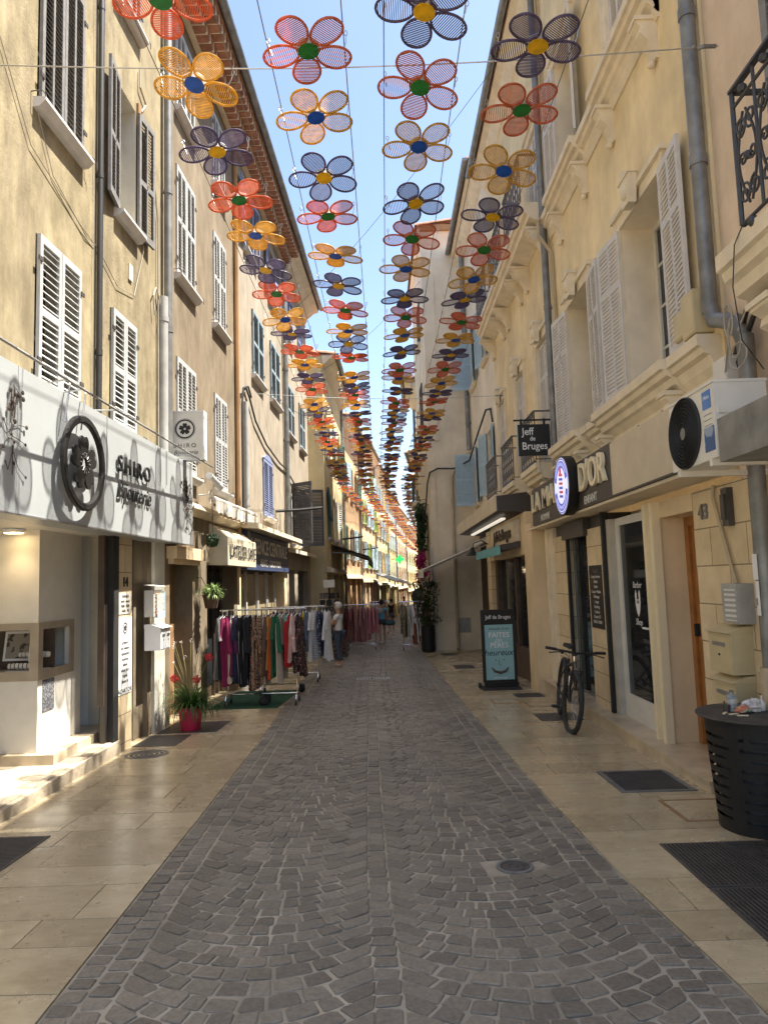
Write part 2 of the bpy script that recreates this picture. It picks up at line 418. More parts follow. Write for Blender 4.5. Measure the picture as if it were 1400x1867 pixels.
def mat_travertine():
    mt, nt, bs = _new('polished_travertine')
    v = _coord(nt); g = nt.nodes.new('ShaderNodeNewGeometry')
    c = _ramp(nt, g.outputs['Random Per Island'], 0, 1, (0.42, 0.345, 0.22), (0.55, 0.46, 0.30)).outputs[0]
    vein = _noise(nt, 5, 8, _coord(nt, (1, 2.6, 1)), 0.7)
    c = _mix(nt, 1.0, c, _ramp(nt, vein.outputs[0], 0.32, 0.7, (0.86, 0.83, 0.78), (1.10, 1.10, 1.12)).outputs[0], 'MULTIPLY')
    dirt = _noise(nt, 1.1, 7, v, 0.7)
    f = _ramp(nt, dirt.outputs[0], 0.52, 0.8).outputs[0]
    c = _mix(nt, f, c, (0.24, 0.18, 0.105))
    sp = _noise(nt, 26, 4, v, 0.6)
    c = _mix(nt, _ramp(nt, sp.outputs[0], 0.665, 0.70).outputs[0], c, (0.16, 0.11, 0.065))
    nt.links.new(c, bs.inputs['Base Color'])
    rr = _ramp(nt, _noise(nt, 2.3, 6, v, 0.65).outputs[0], 0.3, 0.7, (0.14,) * 3, (0.36,) * 3)
    nt.links.new(rr.outputs[0], bs.inputs['Roughness'])
    _bump(nt, bs, vein.outputs[0], 0.06, 0.01); return mt
M['setts'] = mat_stone_setts(); M['trav'] = mat_travertine()
M['mortar'] = pm('sandy_mortar', (0.36, 0.32, 0.25), 0.95, var=0.35, scale=2.2, bump=0.5, bscale=120)
M['joint'] = pm('dark_paving_joint', (0.10, 0.075, 0.05), 0.9)
M['earth'] = pm('bare_ground', (0.30, 0.24, 0.17), 0.95, var=0.2, scale=0.5)
M['farPave'] = pm('far_sett_paving', (0.16, 0.14, 0.115), 0.6, var=0.4, scale=9, bump=0.4, bscale=12, dist=0.02)

gmb = MB()
for x0, x1 in ((-300, -60), (-60, -3), (-3, 3), (3, 60), (60, 300)):
    for y0, y1 in ((-200, -20), (-20, 0), (0, 30), (30, 60), (60, 130), (130, 500)):
        z = lambda y: gz(max(-20, min(130, y))) - 0.05
        gmb.quad((x0, y0, z(y0)), (x1, y0, z(y0)), (x1, y1, z(y1)), (x0, y1, z(y1)))
structure('ground', gmb, M['earth'])

# mortar bed
mb = MB(); ys = [i * 1.0 for i in range(-2, 42)]
for a, b in zip(ys, ys[1:]):
    mb.quad((eL(a), a, gz(a) - .0065), (eR(a), a, gz(a) - .0065), (eR(b), b, gz(b) - .0065), (eL(b), b, gz(b) - .0065))
structure('street_mortar_bed', mb, M['mortar'])
mb = MB(); ys = [41 + i * 3 for i in range(0, 24)]
for a, b in zip(ys, ys[1:]):
    mb.quad((eL(a) - .5, a, gz(a) - .008), (eR(a) + .5, a, gz(a) - .008), (eR(b) + .5, b, gz(b) - .008), (eL(b) - .5, b, gz(b) - .008))
structure('far_street', mb, M['farPave'])

rs = random.Random(3)
cob = MB()
MANHOLE = (0.71, 4.39, 0.105)
def sett(c, u, v, j=0.008, top=0.0, quad=None):
    """one split stone: centre, half axes along and across (or its four corners)"""
    pts = []
    if quad:
        c = (sum(p[0] for p in quad) / 4, sum(p[1] for p in quad) / 4)
        for x, y in quad:
            d = math.hypot(x - c[0], y - c[1]); k = 1 - rs.uniform(.0045, .0085) * 1.414 / max(d, .02)
            pts.append((c[0] + (x - c[0]) * k + rs.uniform(-j, j), c[1] + (y - c[1]) * k + rs.uniform(-j, j)))
    else:
        for a, b in ((-1, -1), (1, -1), (1, 1), (-1, 1)):
            pts.append((c[0] + u[0] * a + v[0] * b + rs.uniform(-j, j), c[1] + u[1] * a + v[1] * b + rs.uniform(-j, j)))
    if (c[0] - MANHOLE[0]) ** 2 + (c[1] - MANHOLE[1]) ** 2 < (MANHOLE[2] + 0.035) ** 2: return
    if abs(c[0] + 0.34) < 0.36 and abs(c[1] - 14.75) < 0.17: return
    # eight-sided outline so corners read as knocked off
    out = []
    for i in range(4):
        p, q, r_ = pts[i - 1], pts[i], pts[(i + 1) % 4]
        k = rs.uniform(0.05, 0.13)
        out.append((q[0] + (p[0] - q[0]) * k, q[1] + (p[1] - q[1]) * k))
        out.append((q[0] + (r_[0] - q[0]) * k, q[1] + (r_[1] - q[1]) * k))
    cx = sum(p[0] for p in out) / 8; cy = sum(p[1] for p in out) / 8
    h = rs.uniform(-0.002, 0.004) + top; tx, ty = rs.uniform(-.05, .05), rs.uniform(-.05, .05)
    zt = lambda x, y, d: gz(y) + h + (x - cx) * tx + (y - cy) * ty - d
    V = []
    for s_, d in ((1.0, 0.014), (0.985, 0.0035), (0.90, 0.0)):
        for x, y in out:
            px, py = cx + (x - cx) * s_, cy + (y - cy) * s_
            V.append((px, py, zt(px, py, d)))
    F_ = []
    for l in (0, 8):
        for k in range(8): F_.append((l + k, l + (k + 1) % 8, l + 8 + (k + 1) % 8, l + 8 + k))
    F_.append(tuple(range(16, 24)))
    cob.add(V, F_)
y = 1.6
EW = 0.118
while y < 41:                                   # kerb courses and the centre course
    L = rs.uniform(0.085, 0.125)
    for k in (0, 1):
        off = EW * (k + .5) + .006
        l2 = L * rs.uniform(.85, 1.0)
        dy = 0.04 * k
        yy = y + L / 2 + dy
        sett((eL(yy) + off, yy), (EW / 2 - .006, 0), (0.0, l2 / 2 - .003), .006)
        sett((eR(yy) - off, yy), (EW / 2 - .006, 0), (0.0, l2 / 2 - .003), .006)
    yy = y + L / 2
    sett(((eL(yy) + eR(yy)) / 2 - .02, yy), (.052, 0), (0.003, L / 2 - .004), .007)
    y += L + .004
y = 1.2
while y < 41.4:
    pitch = rs.uniform(0.100, 0.122)
    for bay in (0, 1):
        xc = (eL(y) + eR(y)) / 2 - .02
        a, b = (eL(y) + 2 * EW + .007, xc - .053) if bay == 0 else (xc + .053, eR(y) - 2 * EW - .007)
        n = max(6, int(round((b - a) / rs.uniform(0.112, 0.138))))
        cuts = [0] + sorted((i + rs.uniform(-.2, .2)) / n for i in range(1, n)) + [1]
        ph = rs.uniform(-.03, .03)
        W_ = b - a; SAG = 0.215
        yy_ = lambda t_: y - SAG * (1 - (2 * t_ - 1) ** 2)
        sl_ = lambda t_: 4 * SAG * (2 * t_ - 1) / W_
        def cor(t_, up_):
            s_ = max(0.0, min(1.0, t_ - (0.80 * sl_(t_) * pitch / W_ if up_ else 0)))
            if t_ in (0, 1): s_ = t_
            return (a + W_ * s_, yy_(s_) + (pitch if up_ else 0) + ph * .2)
        for c0, c1 in zip(cuts, cuts[1:]):
            if yy_((c0 + c1) / 2) < 1.3: continue
            sett(None, None, None, .0045, 0.0, [cor(c0, 0), cor(c1, 0), cor(c1, 1), cor(c0, 1)])
    y += pitch
structure('cobbled_street', cob, M['setts'])

def paving(name, xa, xb, y0, y1, rows=(.30, .46), lens=(.55, 1.1), seed=1):
    r_ = random.Random(seed); b = MB(); bed = MB(); y = y0; k = 0
    while y < y1:
        d = r_.uniform(*rows); y2 = min(y + d, y1)
        x = xa(y + d / 2) - r_.uniform(0, .5)
        end = xb(y + d / 2)
        while x < end:
            w = r_.uniform(*lens); x2 = x + w
            if end - x2 < .22: x2 = end + .01
            X0, X1 = max(x, xa(y + d / 2)), min(x2, end)
            if X1 - X0 > .04:
                g_ = .0028; A0, A1 = X0 + g_, X1 - g_
                if x2 >= end: pa, pb = xb(y), xb(y2)
                else: pa = pb = A1
                if x <= xa(y + d / 2): qa, qb = xa(y), xa(y2)
                else: qa = qb = A0
                hz = r_.uniform(-.0012, .0012)
                za, zb = gz(y + g_) + hz, gz(y2 - g_) + hz
                b.hexa([(qa, y + g_, za - .03), (pa, y + g_, za - .03), (pb, y2 - g_, zb - .03), (qb, y2 - g_, zb - .03),
                        (qa, y + g_, za), (pa, y + g_, za), (pb, y2 - g_, zb), (qb, y2 - g_, zb)])
            x = x2
        bed.quad((xa(y), y, gz(y) - .006), (xb(y), y, gz(y) - .006), (xb(y2), y2, gz(y2) - .006), (xa(y2), y2, gz(y2) - .006))
        y = y2
    structure(name, b, M['trav']); structure(name + '_joints', bed, M['joint'])
paving('left_pavement', lambda y: -3.4, lambda y: eL(y) - .004, 0.5, 26.0, seed=5)
paving('right_pavement', lambda y: eR(y) + .004, lambda y: 3.2 if y < 21.75 else 1.42, 0.5, 22.0, seed=9)

# ------------------------------------------------------------------ facades
class Fac:
    def __init__(s, x0, y0, x1, y1, sg): s.x0, s.y0, s.k, s.sg = x0, y0, (x1 - x0) / (y1 - y0), sg
    def x(s, y): return s.x0 + s.k * (y - s.y0)
    def P(s, y, d, z): return (s.x(y) + s.sg * d, y, z)
    def box(s, mb, y0, y1, d0, d1, z0, z1, mi=0):
        P = s.P
        mb.hexa([P(y0, d0, z0), P(y0, d1, z0), P(y1, d1, z0), P(y1, d0, z0), P(y0, d0, z1), P(y0, d1, z1), P(y1, d1, z1), P(y1, d0, z1)], mi)
    def ang(s): return math.atan2(1, s.k) + (PI if s.sg > 0 else 0)
    def sweep(s, mb, y0, y1, prof, mi=0):      # profile [(d, z)] run along the facade
        n = len(prof)
        V = [s.P(y0, d, z) for d, z in prof] + [s.P(y1, d, z) for d, z in prof]
        mb.add(V, [(i, (i + 1) % n, n + (i + 1) % n, n + i) for i in range(n)] + [tuple(range(n))[::-1], tuple(range(n, 2 * n))], mi)

_sh = {}
def shutter_mesh(w, h, mt, cols=1, mid=0.45, pitch=0.045, arch=0):
    key = (round(w, 2), round(h, 2), mt.name, cols, mid, pitch); shut = 'pale' in mt.name or 'light_blue' in mt.name
    if key in _sh: return _sh[key]
    b = MB(); st = 0.05 if w > .3 else .04; T = .017
    b.box(-w / 2, -w / 2 + st, -T, T, 0, h); b.box(w / 2 - st, w / 2, -T, T, 0, h)
    rails = [(0, .09), (h - .07, h)]
    if mid: rails.append((h * mid - .035, h * mid + .035))
    for a, c in rails: b.box(-w / 2 + st, w / 2 - st, -T, T, a, c)
    if shut: b.box(-w / 2 + st, w / 2 - st, -.002, .002, .09, h - .07)
    xs = [-w / 2 + st, w / 2 - st]
    if cols == 2:
        b.box(-.017, .017, -T, T, .09, h - .07); segs = [(xs[0], -.017), (.017, xs[1])]
    else: segs = [(xs[0], xs[1])]
    zs = sorted(rails)
    for (a0, a1), (c0, c1) in zip(zs, zs[1:]):
        n = max(2, int((c0 - a1) / pitch))
        for i in range(n):
            zc = a1 + (i + .5) * (c0 - a1) / n
            for x0, x1 in segs:
                b.ob(((x0 + x1) / 2, 0, zc), ((x1 - x0) / 2, 0, 0), (0, .012, -.026) if shut else (0, .014, -.0155), (0, .0028, .0025))
    me = b.mesh('shutter', mt)
    _sh[key] = me
    return me

class Bld:
    def __init__(s, name, label, F, y0, y1, z0, z1, wall, back=6.0, rev=.18, eave=None, end0=True, end1=True, overhang=.35, revmat=None):
        s.F, s.y0, s.y1, s.z0, s.z1, s.wall, s.back, s.rev = F, y0, y1, z0, z1, wall, back, rev
        s.o = root(name, label, 'building', F.P((y0 + y1) / 2, 0, gz((y0 + y1) / 2)))
        s.open = []; s.sill = MB(); s.overhang = overhang; s.revmat = revmat
    def hole(s, y0, y1, z0, z1): s.open.append((y0, y1, z0, z1))
    def part(s, name, mb, mt, smooth=False, label=None): return part(name, mb, mt, s.o, smooth, label)
    def shutter(s, yc, z0, w, h, d, mt, cols=1, turn=0, mid=.45, pitch=.045):
        P = s.F.P(yc, d, z0); og = ORG[s.o]
        return inst('shutter', shutter_mesh(w, h, mt, cols, mid, pitch), s.o, (P[0] - og[0], P[1] - og[1], P[2] - og[2]), s.F.ang() + turn)
    def window(s, y0, y1, z0, z1, bars=2, mt=None, pane=None, inset=.03):
        """frame with a glass pane, set at the back of the reveal"""
        s.hole(y0, y1, z0, z1); F = s.F; d = -s.rev + inset
        f = MB(); t = .055; mt = mt or M['frame']
        F.box(f, y0, y0 + t, d, d + .05, z0, z1); F.box(f, y1 - t, y1, d, d + .05, z0, z1)
        F.box(f, y0 + t, y1 - t, d, d + .05, z0, z0 + t); F.box(f, y0 + t, y1 - t, d, d + .05, z1 - t, z1)
        ym = (y0 + y1) / 2; F.box(f, ym - .04, ym + .04, d, d + .055, z0 + t, z1 - t)
        for i in range(1, bars + 1):
            z = z0 + (z1 - z0) * i / (bars + 1)
            F.box(f, y0 + t, ym - .04, d + .008, d + .04, z - .013, z + .013); F.box(f, ym + .04, y1 - t, d + .008, d + .04, z - .013, z + .013)
        w = s.part('window', f, mt)
        g = MB(); F.box(g, y0 + t * .5, y1 - t * .5, d + .015, d + .022, z0 + t * .5, z1 - t * .5)
        part('pane', g, pane or M['pane'], w)
        return w
    def closed(s, y0, y1, z0, z1, mt, cols=1, mid=.45, d=-.035, pitch=.045, sill=True):
        s.hole(y0, y1, z0, z1); w = (y1 - y0) / 2
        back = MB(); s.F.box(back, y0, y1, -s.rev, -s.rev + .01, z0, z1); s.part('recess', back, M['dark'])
        s.shutter(y0 + w / 2, z0, w - .008, z1 - z0 - .01, d, mt, cols, 0, mid, pitch)
        s.shutter(y1 - w / 2, z0, w - .008, z1 - z0 - .01, d, mt, cols, 0, mid, pitch)
        if sill: s.windowsill(y0, y1, z0)
        if s.F.sg > 0 and y1 < 20:
            for ya in (y0 - .10, y1 + .10):
                q_ = MB(); q_.tube([s.F.P(ya, 0, z0 + .02), s.F.P(ya, .10, z0 + .03), s.F.P(ya + .05, .11, z0 + .02), s.F.P(ya + .05, .11, z0 - .05)], .006, 5); s.part('shutter_stay', q_, M['grate'])
            for zz in (z0 + .25, z1 - .25):
                for ya in (y0, y1): q_ = MB(); s.F.box(q_, ya - .035, ya + .035, d + .018, d + .03, zz - .02, zz + .02); s.part('hinge', q_, M['grate'])
    def opened(s, y0, y1, z0, z1, mt, cols=1, mid=.45, bars=2, a0=0.1, a1=-0.1, w=None, pitch=.045, sill=True):
        s.window(y0, y1, z0, z1, bars); w = w or (y1 - y0) / 2
        sg = s.F.sg
        s.shutter(y0 - w / 2 * math.cos(a0) - .01, z0, w, z1 - z0, .035 + w / 2 * math.sin(abs(a0)), mt, cols, sg * a0, mid, pitch)
        s.shutter(y1 + w / 2 * math.cos(a1) + .01, z0, w, z1 - z0, .035 + w / 2 * math.sin(abs(a1)), mt, cols, sg * a1, mid, pitch)
        if sill: s.windowsill(y0, y1, z0)
    def windowsill(s, y0, y1, z0, dep=.12, h=.07, mt=None):
        b = MB(); s.F.sweep(b, y0 - .07, y1 + .07, [(-.02, z0 - .002), (dep, z0 - .012), (dep, z0 - h * .6), (dep - .03, z0 - h), (dep - .06, z0 - h - .03), (-.02, z0 - h - .04)])
        s.part('sill', b, mt or M['shutPale'] if s.F.sg > 0 else M['mould'])
    def finish(s, roof=True, eavemat=None, soffit=True, gutter=True, genoise=False):
        F = s.F; ys = sorted({s.y0, s.y1, *[a for o in s.open for a in o[:2]]}); zs = sorted({s.z0, s.z1, *[a for o in s.open for a in o[2:]]})
        b = MB(); P = F.P
        for a, c in zip(ys, ys[1:]):
            for e, g in zip(zs, zs[1:]):
                ym, zm = (a + c) / 2, (e + g) / 2
                if any(o[0] < ym < o[1] and o[2] < zm < o[3] for o in s.open): continue
                b.quad(P(a, 0, e), P(c, 0, e), P(c, 0, g), P(a, 0, g))
        s.part('wall', b, s.wall); b = MB()
        r_ = -s.rev
        for y0, y1, z0, z1 in s.open:
            b = MB(); b.quad(P(y0, 0, z0), P(y0, r_, z0), P(y0, r_, z1), P(y0, 0, z1)); b.quad(P(y1, 0, z0), P(y1, r_, z0), P(y1, r_, z1), P(y1, 0, z1))
            b.quad(P(y0, 0, z1), P(y1, 0, z1), P(y1, r_, z1), P(y0, r_, z1)); b.quad(P(y0, 0, z0), P(y1, 0, z0), P(y1, r_, z0), P(y0, r_, z0)); s.part('window_reveal', b, s.revmat or s.wall)
        b = MB(); bk = -s.back
        b.quad(P(s.y0, 0, s.z0), P(s.y0, bk, s.z0), P(s.y0, bk, s.z1), P(s.y0, 0, s.z1)); b.quad(P(s.y1, 0, s.z0), P(s.y1, bk, s.z0), P(s.y1, bk, s.z1), P(s.y1, 0, s.z1))
        b.quad(P(s.y0, bk, s.z0), P(s.y1, bk, s.z0), P(s.y1, bk, s.z1), P(s.y0, bk, s.z1))
        s.part('side_and_rear_walls', b, s.wall)
        if roof:
            r = MB(); oh = s.overhang; z1 = s.z1; sl = .26
            F.box(r, s.y0, s.y1, -s.back - .3, oh - .02, z1 + .012, z1 + .05)           # boarding
            n = max(2, int((s.y1 - s.y0) / .24)); w = (s.y1 - s.y0) / n                # canal tiles: half round rows running up the slope
            for i in range(n):
                yc = s.y0 + (i + .5) * w; V = []
                for d in (oh + .05, -s.back - .3):
                    zb = z1 + .055 + sl * (oh + .05 - d) * (.5 if d < 0 else 1)
                    for k in range(6):
                        a = PI * k / 5; V.append(P(yc + w * .5 * math.cos(a), d, zb + w * .42 * math.sin(a)))
                r.add(V, [(k, k + 1, 7 + k, 6 + k) for k in range(5)] + [tuple(range(6))])
            s.part('roof', r, M['roof'])
            if soffit:
                e = MB()
                if genoise: s.genoise(oh, z1)
                else:
                    F.sweep(e, s.y0, s.y1, [(-.02, z1 + .008), (oh - .03, z1 + .008), (oh - .03, z1 - .05), (oh * .6, z1 - .10), (oh * .35, z1 - .22), (.05, z1 - .30), (-.02, z1 - .34)])
                    s.part('eave_cornice', e, eavemat or M['mould'])
            if gutter:
                g = MB(); q = []
                for k in range(9):
                    a = PI + PI * k / 8; q.append((oh + .07 + .075 * math.cos(a), z1 + .07 + .075 * math.sin(a)))
                q += [(oh + .07 + .068, z1 + .07), (oh + .07 - .068, z1 + .07)]
                F.sweep(g, s.y0, s.y1, q)
                s.part('gutter', g, M['zinc'])
    def genoise(s, oh, z1):
        """two courses of terracotta canal tiles bedded in mortar under the eave"""
        F = s.F; e = MB(); w = .19
        for row in range(2):
            d1 = oh - .04 - row * .20; zt = z1 + .005 - row * .17
            F.box(e, s.y0, s.y1, -.02, d1 - .03, zt - .165, zt, 0)
            n = int((s.y1 - s.y0) / w); ww = (s.y1 - s.y0) / n
            for i in range(n):
                yc = s.y0 + (i + .5 + (.5 if row else 0) * 0) * ww
                F.box(e, yc - ww * .40, yc + ww * .40, d1 - .20, d1 - .022, zt - .178, zt - .163, 1)   # tile undersides
                F.box(e, yc - ww * .40, yc + ww * .40, d1 - .032, d1 - .006, zt - .150, zt - .02, 1)
                F.box(e, yc - ww * .5, yc - ww * .42, d1 - .03, d1, zt - .17, zt, 0)
        s.part('genoise_cornice', e, [M['mould'], M['terra']])
    def pipe(s, y, d, z0, z1, r, mt, name='downpipe', n=10):
        b = MB(); p = s.F.P(y, d, z0); q = s.F.P(y, d, z1); b.tube([p, q], r, n)
        z = z0 + .8
        while z < z1 - .3:
            b.tube([s.F.P(y, d, z), s.F.P(y, d, z + .07)], r * 1.13, n)
            s.F.box(b, y - .012, y + .012, -.02, d, z + .02, z + .045); z += 2.0
        return s.part(name, b, mt, True)

# ------------------------------------------------------------------ text
def text_mesh(txt, size, mt, ext=0.004, shear=0.0, name='lettering', bold=0.0, sx=1.0, space=1.0):
    cu = bpy.data.curves.new('t', 'FONT'); cu.body = txt; cu.size = size; cu.extrude = ext; cu.shear = shear; cu.offset = bold
    cu.align_x = 'CENTER'; cu.align_y = 'CENTER'; cu.resolution_u = 3; cu.space_character = space
    ob = bpy.data.objects.new('t', cu); COL.objects.link(ob)
    bpy.context.view_layer.update()
    me = bpy.data.meshes.new_from_object(ob.evaluated_get(bpy.context.evaluated_depsgraph_get()))
    bpy.data.objects.remove(ob); bpy.data.curves.remove(cu)
    me.name = name; me.materials.clear(); me.materials.append(mt)
    if sx != 1.0: me.transform(Matrix.Diagonal((sx, 1, 1, 1)))
    return me
def put_text(txt, size, mt, parent, pos, right, upv=(0, 0, 1), **kw):
    """lettering whose reading direction is 'right' (world), parented to an unrotated root"""
    me = text_mesh(txt, size, mt, **kw)
    r_ = Vector(right).normalized(); u_ = Vector(upv).normalized(); n_ = r_.cross(u_).normalized(); u_ = n_.cross(r_)
    M4 = Matrix((r_, u_, n_)).transposed().to_4x4()
    og = Vector(ORG[parent]); M4.translation = Vector(pos) - og
    me.transform(M4)
    o = bpy.data.objects.new('lettering', me); COL.objects.link(o); o.parent = parent; ORG[o] = ORG[parent]
    return o

# ------------------------------------------------------------------ LEFT SIDE
FL = Fac(-3.12, 5.0, -2.98, 9.3, 1)
# --- the jeweller's house
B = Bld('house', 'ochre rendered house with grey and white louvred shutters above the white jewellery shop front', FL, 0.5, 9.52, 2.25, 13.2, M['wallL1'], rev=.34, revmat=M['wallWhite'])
B.closed(6.12, 6.98, 6.12, 7.85, M['shutGrey'], cols=2, mid=0, d=.03, pitch=.05)
B.opened(7.9, 8.48, 6.03, 7.66, M['shutGrey'], cols=2, mid=.45, bars=1, a0=.16, a1=-.10, w=.43)
B.closed(6.14, 6.96, 3.42, 4.86, M['shutWhite'], mid=.5, d=.03, pitch=.062, sill=False)
B.closed(7.74, 8.44, 3.42, 4.80, M['shutWhite'], mid=.5, d=.03, pitch=.062, sill=False)
B.closed(7.85, 8.55, 8.75, 10.2, M['shutGrey'], cols=2, mid=0, d=.03, pitch=.05)
B.closed(6.12, 6.98, 8.75, 10.2, M['shutGrey'], cols=2, mid=0, d=.03, pitch=.05)
B.closed(3.6, 4.4, 6.12, 7.85, M['shutGrey'], cols=2, mid=0, d=.03, pitch=.05)
B.finish(eavemat=M['mould'])
HJ = B
B.pipe(7.36, .05, 3.3, 13.1, .032, M['blackPipe'], 'drain_pipe')
B.pipe(9.30, .07, 2.4, 5.55, .062, M['greyPipe'], 'cable_duct')
B.pipe(9.44, .09, 2.3, 13.1, .055, M['zinc'])
# ground floor of the jeweller's: pier, recessed shop front, step
p = MB(); FL.box(p, 8.0, 8.40, -.12, .0, gz(8) - .2, 2.25); B.part('stone_pier', p, M['stone'])
p = MB(); FL.box(p, 8.40, 8.72, -.5, -.12, gz(8) - .2, 2.25); B.part('painted_pier', p, M['wallWhite'])
p = MB(); FL.box(p, 8.72, 9.02, -.5, -.10, gz(9) - .2, 2.25); FL.box(p, 9.02, 9.16, -.5, -.04, gz(9) - .2, 2.25); B.part('stone_reveal', p, M['wallL2'])
p = MB(); FL.box(p, 9.16, 9.54, -.5, .0, gz(9) - .2, 2.22); B.part('marble_pilaster', p, M['wallWhite'])
p = MB(); FL.box(p, 7.86, 8.0, -.14, .015, -.12, 2.2); B.part('roller_gate_post', p, M['blackM'])
p = MB()
for i in range(5): FL.box(p, 7.795 + i * .013, 7.803 + i * .013, -.10 + .012 * (i % 2), -.05, -.1, 2.2)
B.part('folded_gate', p, M['brownMetal'])
p = MB(); FL.box(p, 7.765, 7.79, -.12, -.05, .35, 2.2); B.part('wooden_jamb', p, M['woodD'])
p = MB(); p.box(-4.9, -3.03, 0.5, 7.99, -.6, -.045); p.box(-3.35, -2.98, 0.5, 8.0, -.6, -.052); part('shop_floor', p, M['step'], B.o)
p = MB(); p.box(-3.9, -3.22, 6.93, 8.4, -.044, .05); part('shop_step', p, M['stepR'], B.o)
p = MB(); p.box(-5.2, -4.8, 0.5, 9.5, -.6, 2.3); p.box(-4.8, -3.15, 0.4, 0.5, -.6, 2.3); p.box(-5.2, -3.1, 8.42, 8.5, -.6, 2.25); part('shop_back_wall', p, M['white'], B.o)
p = MB(); p.box(-4.9, -2.80, 0.5, 9.4, 2.22, 2.27); part('shop_ceiling', p, M['plasticW'], B.o)
# white showcase with glazed display window
p = MB()
Xf, Yn, Yf, Xb = -3.43, 7.02, 8.0, -4.8
zl, zh = .80, 1.26
p.box(Xb, Xf, Yn, Yf, .052, zl - .0); p.box(Xb, Xf, Yn, Yf, zh, 2.22)
p.box(Xf - .07, Xf, Yn, Yn + .07, zl, zh); p.box(Xf - .07, Xf, Yf - .25, Yf, zl, zh); p.box(Xb, Xf - .07, Yf - .1, Yf, zl, zh)
sc_ = part('showcase', p, M['plasticW'], B.o)
f = MB(); t = .05
f.box(Xb, Xf + .012, Yn - .014, Yn + .0, zl - .06, zl + .03); f.box(Xb, Xf + .012, Yn - .014, Yn, zh - .03, zh + .04)
f.box(Xf - .075, Xf + .012, Yn - .014, Yn, zl + .03, zh - .03)
f.box(Xf, Xf + .012, Yn, Yf - .2, zl - .06, zl + .03); f.box(Xf, Xf + .012, Yn, Yf - .2, zh - .03, zh + .04); f.box(Xf, Xf + .012, Yn, Yn + .08, zl + .03, zh - .03); f.box(Xf, Xf + .012, Yf - .3, Yf - .2, zl + .03, zh - .03)
part('frame', f, pm('grey_beige_trim', (.34, .29, .22), .5), sc_)
p = MB(); p.box(Xb + .01, Xf - .075, Yn + .50, Yn + .52, zl, zh); part('backing', p, M['woodD'], sc_)
# display contents: each is its own thing
def bust(x, y, w, name, label, mt, hgt):
    r_ = root(name, label, 'jewellery stand', (x, y, zl + .0), 'jewellery displays in the shop window')
    b = MB(); b.box(x - w / 2, x + w / 2, y - .05, y + .05, zl + .001, zl + .03); part('base', b, M['plasticW'], r_)
    b = MB(); b.lathe([(.028, -w / 2), (.03, -w * .25), (.03, w * .25), (.028, w / 2)], 14, (x, y, zl + hgt), 0, 'x', True); part('roll', b, M['plasticW'], r_, True)
    for i in range(7):
        c = MB(); c.lathe([(.031, -.004), (.036, -.002), (.036, .002), (.031, .004)], 14, (x - w * .4 + w * .8 * i / 6, y, zl + hgt), 0, 'x'); part('bracelet', c, mt, r_, True)
bust(-3.62, 7.13, .30, 'bracelet_stand', 'low white bracelet roll with dark bangles at the front of the shop window', M['woodD'], .075)
bust(-3.60, 7.30, .30, 'bracelet_stand', 'raised white bracelet roll with silver bangles behind the front one', M['steel'], .17)
r_ = root('earring_card', 'upright white earring card leaning in the shop window corner', 'jewellery stand', (-3.55, 7.12, zl), 'jewellery displays in the shop window')
b = MB(); b.ob((-3.535, 7.16, zl + .15), (.055, 0, 0), (0, .004, 0), (.0, .02, .14)); part('card', b, M['white'], r_)
for i in range(3):
    for k in (0, 1):
        b = MB(); c = Vector((-3.56 + .045 * k, 7.148 + i * .011, zl + .06 + i * .08)); b.tube([c + Vector((.014 * math.cos(a), 0, .018 * math.sin(a))) for a in [2 * PI * q / 10 for q in range(10)]], .0035, 5, 0, True); part('earring', b, M['blackM'], r_)
r_ = root('framed_photograph', 'framed photograph of a person leaning at the back of the shop window', 'picture', (-3.85, 7.44, zl + .12))
b = MB(); b.ob((-3.80, 7.45, zl + .25), (.19, 0, 0), (0, .006, 0), (0, .03, .15)); part('frame', b, M['white'], r_)
b = MB(); b.ob((-3.80, 7.4435, zl + .25), (.165, 0, 0), (0, .002, 0), (0, .026, .125)); part('print', b, printed('photograph_print', (.30, .27, .22), (.08, .06, .05), 9), r_)
b = MB(); b.box(Xf + .002, Xf + .006, Yn + .10, Yn + .34, .42, .73)
single('poster', b, printed('dark_poster_print', (.06, .065, .08), (.25, .25, .27), 60), 'small dark poster stuck on the showcase side below its window', 'poster', (Xf, Yn + .2, .42))
b = MB(); b.lathe([(.0, 0), (.09, 0), (.095, .02), (.11, .02), (.11, .035), (0, .035)], 20, (-3.6, 6.85, 2.18)); dl = single('downlight', b, [M['white']], 'round downlight glowing under the jewellery shop ceiling', 'lamp', (-3.6, 6.85, 2.18))
b = MB(); b.lathe([(0.001, 0), (.085, 0)], 20, (-3.6, 6.85, 2.177)); part('bulb', b, emis('lamp_glow', (1, .72, .35), 5), dl)
ld = bpy.data.lights.new('downlight_lamp', 'SPOT'); ld.energy = 4; ld.color = (1, .72, .4); ld.spot_size = R(110); ld.spot_blend = .8; ld.shadow_soft_size = .08
lo = bpy.data.objects.new('downlight_lamp', ld); COL.objects.link(lo); lo.location = (-3.6, 6.85, 2.16)
b = MB(); b.lathe([(.05, 0), (.055, -.012), (.075, -.012), (.075, 0)], 20, (-3.22, 8.41, 1.98), 0, 'y'); b.lathe([(.0, -.004), (.05, -.004)], 20, (-3.22, 8.41, 1.98), 1, 'y')
single('wall_vent', b, [M['plasticW'], M['grate']], 'round cream vent grille high on the white shop jamb', 'vent', (-3.22, 8.41, 1.98))

